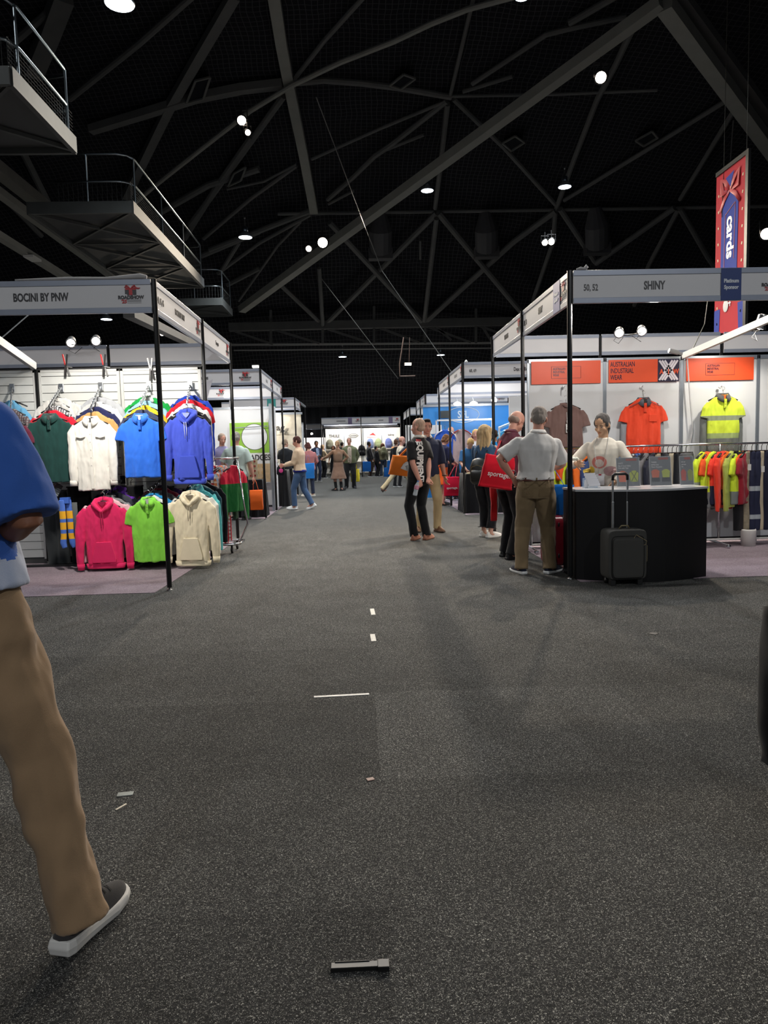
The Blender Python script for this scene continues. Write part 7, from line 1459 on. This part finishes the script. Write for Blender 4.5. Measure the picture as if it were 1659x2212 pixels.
p_ = P11['wR']+V((-.1, -.03, -.15)); root = thing('handbag', 'black and pink patterned bag held by the person in the beige jacket', 'handbag', p_+V((0, 0, -.1)), R(10)); m = MB(); m.tube([(0, 0, 0), (0, 0, .04), (0, 0, .18), (0, 0, .24)], [(.07, .03), (.1, .045), (.09, .04), (.05, .02)], 14, up=(0, 1, 0)); m.build('bag_body', cloth(28, 26, 34), root, smooth=True); m = MB(); m.ell((.0, -.042, .11), (.05, .01, .05)); m.build('pink_print', cloth(226, 80, 150), root, smooth=True); m = MB(); m.tube([(-.06, 0, .2), (-.08, 0, .3), (.02, 0, .34), (.07, 0, .2)], .006); m.build('strap', plastic(30, 30, 34), root, smooth=True)
# 12 pink jacket behind, 13 black jacket beyond
f = FP(670, 1072); P12 = person('person in dusty pink jacket with blue bag, back turned', (f[0], f[1], 0), -15, h=1.62, g=1.05, skin_t='fair', head=(25, -10, 0), handL=(-.15, .3, 1.05), handR=(.2, .25, 1.0), footL=(-.1, .0, -60), footR=(.1, 0, -70), top=dict(c=(182, 118, 118), sl='long', hem=.86, loose=1.12, name='jacket'), bot=dict(kind='pants', c=(36, 42, 60), cuff=.05), shoe=((200, 190, 175), (210, 205, 195)), hair=dict(kind='bob', c=(84, 48, 44)), seed=19, vox=.014, det=False)
p_ = atY(666, 1012, 19.8); tote('bright blue bag at the back of the beige jacket wearer', (p_.x, 19.7, 1.02), .34, .42, .1, 5, (40, 120, 200), (p_.x, 19.75, 1.25), seed=10, name='shopping_bag')
f = FP(625, 1072); P13 = person('person in black jacket facing the tag booth, behind the beige jacket', (f[0]-.05, f[1]-.2, 0), 20, h=1.72, g=1.12, skin_t='fair', head=(5, 30, 0), handL=(-.2, .2, .95), footL=(-.1, 0, 60), footR=(.1, .1, 60), top=dict(c=(38, 40, 44), sl='long', hem=.84, loose=1.12, name='jacket'), bot=dict(kind='pants', c=(26, 26, 28), cuff=.02), shoe=((170, 140, 120), (205, 200, 190)), hair=dict(kind='short', c=(150, 130, 110)), collar=(220, 216, 210), seed=20, vox=.013, det=False)
# 14 mint shirt man and companion at the badge booth
P14 = person('person in mint T-shirt and black trousers carrying an orange tote', (atZ(519, 1122, 0).x, 14.3, 0), 8, h=1.76, g=1.2, belly=.4, skin_t='pink', head=(10, -6, 0), footL=(-.1, 0, -10), footR=(.12, -.02, 15), handL=(-.25, .25, 1.0), handR=(.33, .02, .80), poleR=(.9, -.6, 0), top=dict(c=(190, 204, 196), sl='short', hem=.87, w=1.1, loose=1.06), bot=dict(kind='pants', c=(24, 22, 26), loose=1.0, cuff=.02), shoe=((24, 24, 26), (40, 40, 40)), hair=dict(kind='short', c=(168, 160, 152)), seed=21, vox=.01, det=False)
tote('orange tote bag hanging from the right hand of the mint-shirted person', tuple(P14['wR']+V((.05, -.02, -.27))), .25, .4, .12, 5, (244, 108, 40), tuple(P14['wR']+V((.02, 0, -.06))), seed=11, name='tote_bag')
P15 = person('grey-haired person in lilac shirt facing the mint-shirted person', (atZ(490, 1110, 0).x-.05, 15.9, 0), 165, h=1.78, g=1.05, skin_t='pink', head=(12, -16, 0), handL=(-.2, .25, 1.0), handR=(.2, .3, 1.0), top=dict(c=(140, 134, 170), sl='short', hem=.86), bot=dict(kind='pants', c=(40, 40, 50)), hair=dict(kind='short', c=(120, 104, 92)), seed=22, vox=.012, det=True)
# 16 olive bomber, 17 brown coat
f = FP(757, 1055); P16 = person('grey-haired person in olive bomber jacket standing in the aisle', f, 178, h=1.8, g=1.14, belly=.3, skin_t='pink', head=(0, 12, 0), handL=(-.2, -.12, .9), handR=(.22, -.1, .9), poleL=(-1, -.4, 0), poleR=(1, -.4, 0), footL=(-.13, .02, -12), footR=(.13, .02, 12), top=dict(c=(98, 102, 76), sl='long', hem=.87, loose=1.2, w=1.3, open=(176, 160, 146), name='jacket'), bot=dict(kind='pants', c=(20, 20, 22), loose=1.12, cuff=.02), shoe=((40, 40, 46), (60, 60, 64)), hair=dict(kind='short', c=(140, 124, 114)), seed=23, vox=.012, det=True)
tote('yellow shopping bag behind the legs of the olive jacket wearer', (f[0]+.18, f[1]+.2, .68), .36, .45, .1, -35, (236, 214, 60), (f[0]+.2, f[1]+.1, .86), seed=12, name='shopping_bag')
f = FP(732, 1060); P17 = person('person in brown pinafore dress and black boots with raised arm', f, -20, h=1.68, g=1.0, skin_t='pink', head=(0, 30, 0), handL=(-.42, .36, 1.14), handR=(.22, .12, 1.0), poleR=(1, -.3, 0), poleL=(-.6, -.8, -.6), footL=(-.1, 0, -30), footR=(.09, -.03, 60), top=dict(c=(150, 116, 92), sl='long', hem=.97), bot=dict(kind='dress', c=(130, 102, 86), len=.42, flare=.1, boot=1), shoe=((20, 20, 22), (24, 24, 24)), hair=dict(kind='pony', c=(166, 132, 100)), seed=24, vox=.013, det=False)
me_ = MB(); me_.loft([ring((0, 0, z), rx, ry, 26, None, .9) for z, rx, ry in ((1.0, .165, .13), (1.1, .16, .13), (1.25, .17, .14), (1.36, .14, .12))]); me_.build('pinafore', cloth(128, 102, 84), P17['root'], smooth=True)
# far group at left
for px, py, fc, kw, lb in [
    (686, 1040, 155, dict(h=1.82, g=1.05, top=dict(c=(46, 54, 78), sl='long', hem=.84, loose=1.08, name='jacket', open=(160, 180, 210)), bot=dict(kind='pants', c=(44, 50, 72), cuff=.02), hair=dict(kind='short', c=(34, 30, 30)), skin_t='tan', handL=(.0, .3, 1.1), handR=(.2, .3, 1.1)), 'person in navy suit and light blue shirt beyond the pink jacket'),
    (699, 1034, 60, dict(h=1.68, g=1.05, top=dict(c=(178, 156, 126), sl='long', hem=.9, loose=1.1), bot=dict(kind='pants', c=(26, 26, 30), cuff=.02), hair=dict(kind='bob', c=(190, 156, 116)), handL=(-.1, .36, 1.15), handR=(.16, .36, 1.1)), 'fair-haired person in tan jacket in the far left group'),
    (722, 1031, 200, dict(h=1.62, g=1.0, top=dict(c=(30, 30, 34), sl='short', hem=.9), bot=dict(kind='pants', c=(24, 24, 28), cuff=.02), hair=dict(kind='long', c=(60, 36, 30), len=.3), skin_t='tan'), 'dark-haired person in black top in the far left group'),
    (741, 1030, 20, dict(h=1.8, g=1.0, top=dict(c=(40, 40, 46), sl='short', hem=.86), bot=dict(kind='pants', c=(30, 30, 34), cuff=.02), hair=dict(kind='short', c=(40, 34, 30))), 'dark-dressed person half hidden behind the olive jacket'),
    (799, 1027, 78, dict(h=1.78, g=1.05, skin_t='brown', top=dict(c=(30, 30, 34), sl='long', hem=.84, loose=1.1, name='jacket'), bot=dict(kind='pants', c=(58, 40, 34), cuff=.02), hair=dict(kind='short', c=(16, 14, 14)), handR=(.28, .14, .84)), 'person in black jacket with black backpack before the far shelves'),
    (828, 1027, 0, dict(h=1.68, g=1.12, top=dict(c=(126, 120, 92), sl='long', hem=.88, loose=1.1, name='jacket'), bot=dict(kind='pants', c=(56, 66, 82), cuff=.04), hair=dict(kind='long', c=(92, 58, 42), len=.34)), 'long-haired person in khaki jacket and jeans before the far shelves'),
    (814, 1026, 60, dict(h=1.55, g=.9, top=dict(c=(26, 26, 30), sl='long', hem=.86), bot=dict(kind='pants', c=(22, 22, 26), cuff=.02), hair=dict(kind='short', c=(30, 26, 26))), 'person in black half hidden left of the khaki jacket'),
    (858, 1052, 30, dict(h=1.7, g=.95, top=dict(c=(24, 24, 28), sl='long', hem=.86), bot=dict(kind='pants', c=(20, 20, 24), cuff=.02), hair=dict(kind='short', c=(90, 60, 44)), skin_t='fair'), 'black-trousered person hidden behind the orange bag')]:
    f = FP(px, py)
    if f[1] > 35: f = (f[0]*35.9/f[1], 35.9, 0)
    person(lb, f, fc, vox=.017, det=False, seed=px % 7, **kw)
for px, py, lb in [(792, 1005, 'blue shopping bag held by the person with the black backpack'), (845, 1003, 'blue shopping bag right of the khaki jacket, upper one'), (838, 1018, 'blue shopping bag right of the jeans, lower one')]:
    y_ = 35.6; t_ = atY(px, py-8, y_); tote(lb, (t_.x, y_, t_.z), .42, .5, .12, 6, (30, 98, 178), (t_.x, y_, t_.z+.22), seed=13, name='shopping_bag')
q = atY(795, 1000, 35.9); pack(q[0]-.3, 35.85, 1.08, (22, 22, 26), 'black backpack worn by the person in the black jacket', 1.1)
q = atY(829, 1000, 35.9)
q2 = pack(q[0], 35.62, 1.1, (130, 130, 100), 'pale olive backpack worn over the khaki jacket', .85)
# walking man behind the navy shirt
f = FP(850, 1062); P18 = person('balding person in cream trousers striding right beyond the orange bag', (f[0]+.12, 20.9, 0), 80, h=1.76, g=1.0, skin_t='pink', lean=6, head=(8, 0, 0), ankL=(-.08, -.52, .2), ankR=(.08, .42, .11), footL=(-.08, -.52, 0, -45), footR=(.08, .42, 0, 15), handL=(-.22, .2, .85), handR=(.24, -.1, .85), hip=.87, top=dict(c=(206, 196, 176), sl='long', hem=.86), bot=dict(kind='pants', c=(206, 186, 146), cuff=.04), shoe=((66, 46, 38), (50, 40, 34)), hair=dict(kind='fringe', c=(170, 120, 96)), seed=26, vox=.012, det=False)

# ------------------------------------------------ the man cut by the left picture edge
P0 = person('person in blue and pale grey long-sleeved polo and khaki trousers at the left edge', (-1.13, 1.96, 0), 16, h=1.80, g=1.1, belly=.2, skin_t=(150, 100, 76), head=(20, 0, 0), hip=.91, twist=0, lean=2, side=-3,
    footL=(-.3, .05, 0), footR=(.325, .02, -2, 4), ankR=(.33, .0, .092), kneeR=(.35, 1, 0), handL=(-.25, .22, 1.0), handR=(.02, .12, 1.09), poleL=(-1, -.3, -.3), poleR=(1, -.4, -.6), curl=.8,
    top=dict(c=(52, 92, 170), two=(168, 176, 196), twoz=1.28, sl='short', slen=.95, hem=.955, w=1.15, loose=1.1, fold=.016), bot=dict(kind='pants', c=(144, 118, 90), loose=1.06, cuff=.025, fold=.02, waist=1.0, softshoe=1, solet=.03), shoe=((50, 48, 48), (206, 203, 198)), hair=dict(kind='short', c=(40, 30, 26)), belt=(76, 44, 34), collar=(52, 92, 170), seed=31, vox=.007, det=True)
# black-clothed person just outside the right edge with a dark bag reaching into the picture
P19 = person('person in black clothes at the right edge holding a dark bag', (1.74, 1.75, 0), 180, h=1.75, g=1.05, skin_t='pink', handR=(.3, .04, .9), handL=(-.26, .1, .8), top=dict(c=(22, 22, 24), sl='long', hem=.86), bot=dict(kind='pants', c=(22, 22, 24)), hair=dict(kind='short', c=(50, 40, 34)), seed=33, vox=.012, det=False)
tote('black bag edge reaching into the right side of the photo', (1.325, 1.93, .87), .34, .46, .12, 0, (16, 15, 16), (1.40, 2.03, .95), seed=15, name='tote_bag', flare=.08, tilt=-3)

# trouser pocket lines, welt pocket with tiny flag, laces on the near shoe
R0 = P0['root']; kh = cloth(112, 90, 68)
def strip_(pts, w, par, tgt, mt, nm, d):
    m = MB(); m.loft([[V(p)+V((0, w/2, w/2)) for p in pts], [V(p)-V((0, w/2, w/2)) for p in pts]], cap=False, closed=False); me = decal(m.mesh(), tgt, d, .002); return link(me, nm, mt, par, smooth=True)
m = MB(); m.bb(-.14, -.03, -.302, -.3, .862, .868); me = decal(m.mesh(), P0['pants'], (0, 1, 0), .003); link(me, 'back_pocket_welt', kh, R0)
m = MB(); m.bb(.05, .15, -.302, -.3, .862, .868); me = decal(m.mesh(), P0['pants'], (0, 1, 0), .003); link(me, 'back_pocket_welt', kh, R0)
m = MB(); m.bb(.095, .108, -.302, -.3, .884, .892); me = decal(m.mesh(), P0['pants'], (0, 1, 0), .003); link(me, 'cloth_flag', cloth(150, 40, 50), R0)
for x in (-.1, .02, .14): m = MB(); m.bb(x-.007, x+.007, -.302, -.3, .975, 1.03); me = decal(m.mesh(), P0['pants'], (0, 1, 0), .014); link(me, 'belt_loop', cloth(144, 118, 90), R0)
m = MB(); pts = [(.4, .03+.05*math.sin(t*3), .97-.17*t) for t in [k/10 for k in range(11)]]; strip_(pts, .01, R0, P0['pants'], kh, 'side_pocket', (-1, 0, 0))
sh_ = [o for o in kids(R0) if o.name.startswith('shoe')]
for o in sh_:
    bb_ = [V(c) for c in o.bound_box]; 
sh0 = max(sh_, key=lambda o: sum(c[0] for c in o.bound_box)); cx_ = sum(c[0] for c in sh0.bound_box)/8; cy_ = sum(c[1] for c in sh0.bound_box)/8
for k in range(4): m = MB(); m.bb(cx_-.024, cx_+.024, cy_-.02+k*.024, cy_-.014+k*.024, .3, .302); me = decal(m.mesh(), sh0, (0, 0, -1), .004); link(me, 'laces', cloth(30, 30, 30), sh0)
for k in range(3): m = MB(); m.bb(.6, .602, cy_-.05+k*.03, cy_-.046+k*.03, .045, .08); me = decal(m.mesh(), sh0, (-1, 0, 0), .003); link(me, 'side_stripe', cloth(110, 108, 106), sh0)
# pale grey body panel on the left man's shirt: colour by world height of the fabric, stays with the shirt
# ------------------------------------------------ camera
cd = bpy.data.cameras.new('camera'); cam = bpy.data.objects.new('camera', cd); COL.objects.link(cam)
fw = V((math.sin(YAW)*math.cos(PITCH), math.cos(YAW)*math.cos(PITCH), -math.sin(PITCH)))
rt0 = V((math.cos(YAW), -math.sin(YAW), 0)); up0 = rt0.cross(fw)
rt = rt0*math.cos(ROLL)+up0*(-math.sin(ROLL))*-1*-1 if False else None
# image x axis / y axis after the roll
rt = rt0*math.cos(ROLL)-up0*math.sin(ROLL); up = up0*math.cos(ROLL)+rt0*math.sin(ROLL)
Mx = Matrix((rt, up, -fw)).transposed().to_4x4(); Mx.translation = V((0, 0, CH)); cam.matrix_world = Mx
cd.sensor_fit = 'HORIZONTAL'; cd.sensor_width = 36; cd.lens = 36*FPX/1659; cd.clip_end = 200; cd.clip_start = .05
SC.camera = cam
# ------------------------------------------------ groups of repeats
GR = dict(booth_post='black booth posts', fascia_board='white booth fascia boards', high_bay_lamp='hanging high bay lamps', stage_spotlight='stage spotlights under the roof', booth_spotlight='silver booth spotlights', booth_lamp='small booth lamps',
    slatwall_panel='slatted wall panels', wall_panel='white booth wall panels', catwalk_platform='railed lighting platforms', roof_truss='roof steelwork', air_vent='duct outlets under the roof', air_duct='round ducts under the roof', waterfall_bracket='brackets on the slatted wall',
    spring_clamp='clamps on the slatted wall', header_banner='orange header banners', brochure_stand='brochure stands on the counter', backpack='backpacks', shelving_unit='shelving of the far bag booth', shopping_bag='carried shopping bags', tote_bag='carried tote bags', person='visitors and stall staff',
    work_shirt='workwear on the long clothes rail', trousers='trousers on rails', team_shirt='team wear on the slanting rail', jersey='jerseys in the sports booth', tape_strip='tape strips on the carpet', steel_cable='steel cables', steel_girder='girders at the left', wall_hook='wall hooks', swing_tag='swing tags on the clothes rail', suitcase='suitcases', carpet_tile_area='lilac booth carpets', table='draped tables', cross_beam='booth cross beams')
for o in list(SC.objects):
    if o.parent is None and o.get('category') and not o.get('group'):
        b_ = o.name.split('.')[0]
        if b_ in GR: o['group'] = GR[b_]
        elif b_ in ('polo_shirt', 'shirt', 'hoodie', 'jacket', 'sweater') : o['group'] = 'garments on the slatted wall and rack' if o.location.x < 0 else 'garments on the right booth wall'
        elif b_ == 'clothes_hanger': o['group'] = 'clothes hangers'
# ------------------------------------------------ light of the hall
w = bpy.data.worlds.new('World'); SC.world = w; w.use_nodes = True; bg = w.node_tree.nodes['Background']; bg.inputs[0].default_value = (.82, .9, 1, 1); bg.inputs[1].default_value = .13
def unseen_spot(x, y, z, tx, ty, tz, e, size=100, soft=.15, col=(1, .95, .88)):
    l = bpy.data.lights.new('hall', 'SPOT'); l.energy = e; l.spot_size = R(size); l.spot_blend = .6; l.shadow_soft_size = soft; l.color = col
    o = bpy.data.objects.new('unseen_hall_light', l); COL.objects.link(o); o.location = (x, y, z); o.rotation_euler = (V((tx, ty, tz))-V((x, y, z))).to_track_quat('-Z', 'Y').to_euler()
for i, (x, y, e) in enumerate([(-5, -9, 1000), (7.5, -8, 1600), (7, 8, 500), (-8, 8, 400), (0, 13, 1350), (1, 19, 1600), (0, 28, 1500)]):
    unseen_spot(x, y, 9.5, x*.6, y+(4 if y < 0 else 0), 0, e, 130, .1, (.95, .98, 1))  # unseen hall lights without fixtures, added to light floor and fascias
sc = SC; sc.view_settings.view_transform = 'Standard'; sc.view_settings.look = 'None'; sc.view_settings.gamma = 1; sc.view_settings.exposure = 0; sc.view_settings.use_curve_mapping = False
sc.cycles.max_bounces = 5; sc.cycles.diffuse_bounces = 2; sc.cycles.glossy_bounces = 2; sc.cycles.transparent_max_bounces = 6; sc.cycles.sample_clamp_indirect = 3; sc.cycles.use_denoising = True; sc.cycles.use_adaptive_sampling = True; sc.cycles.adaptive_threshold = .05
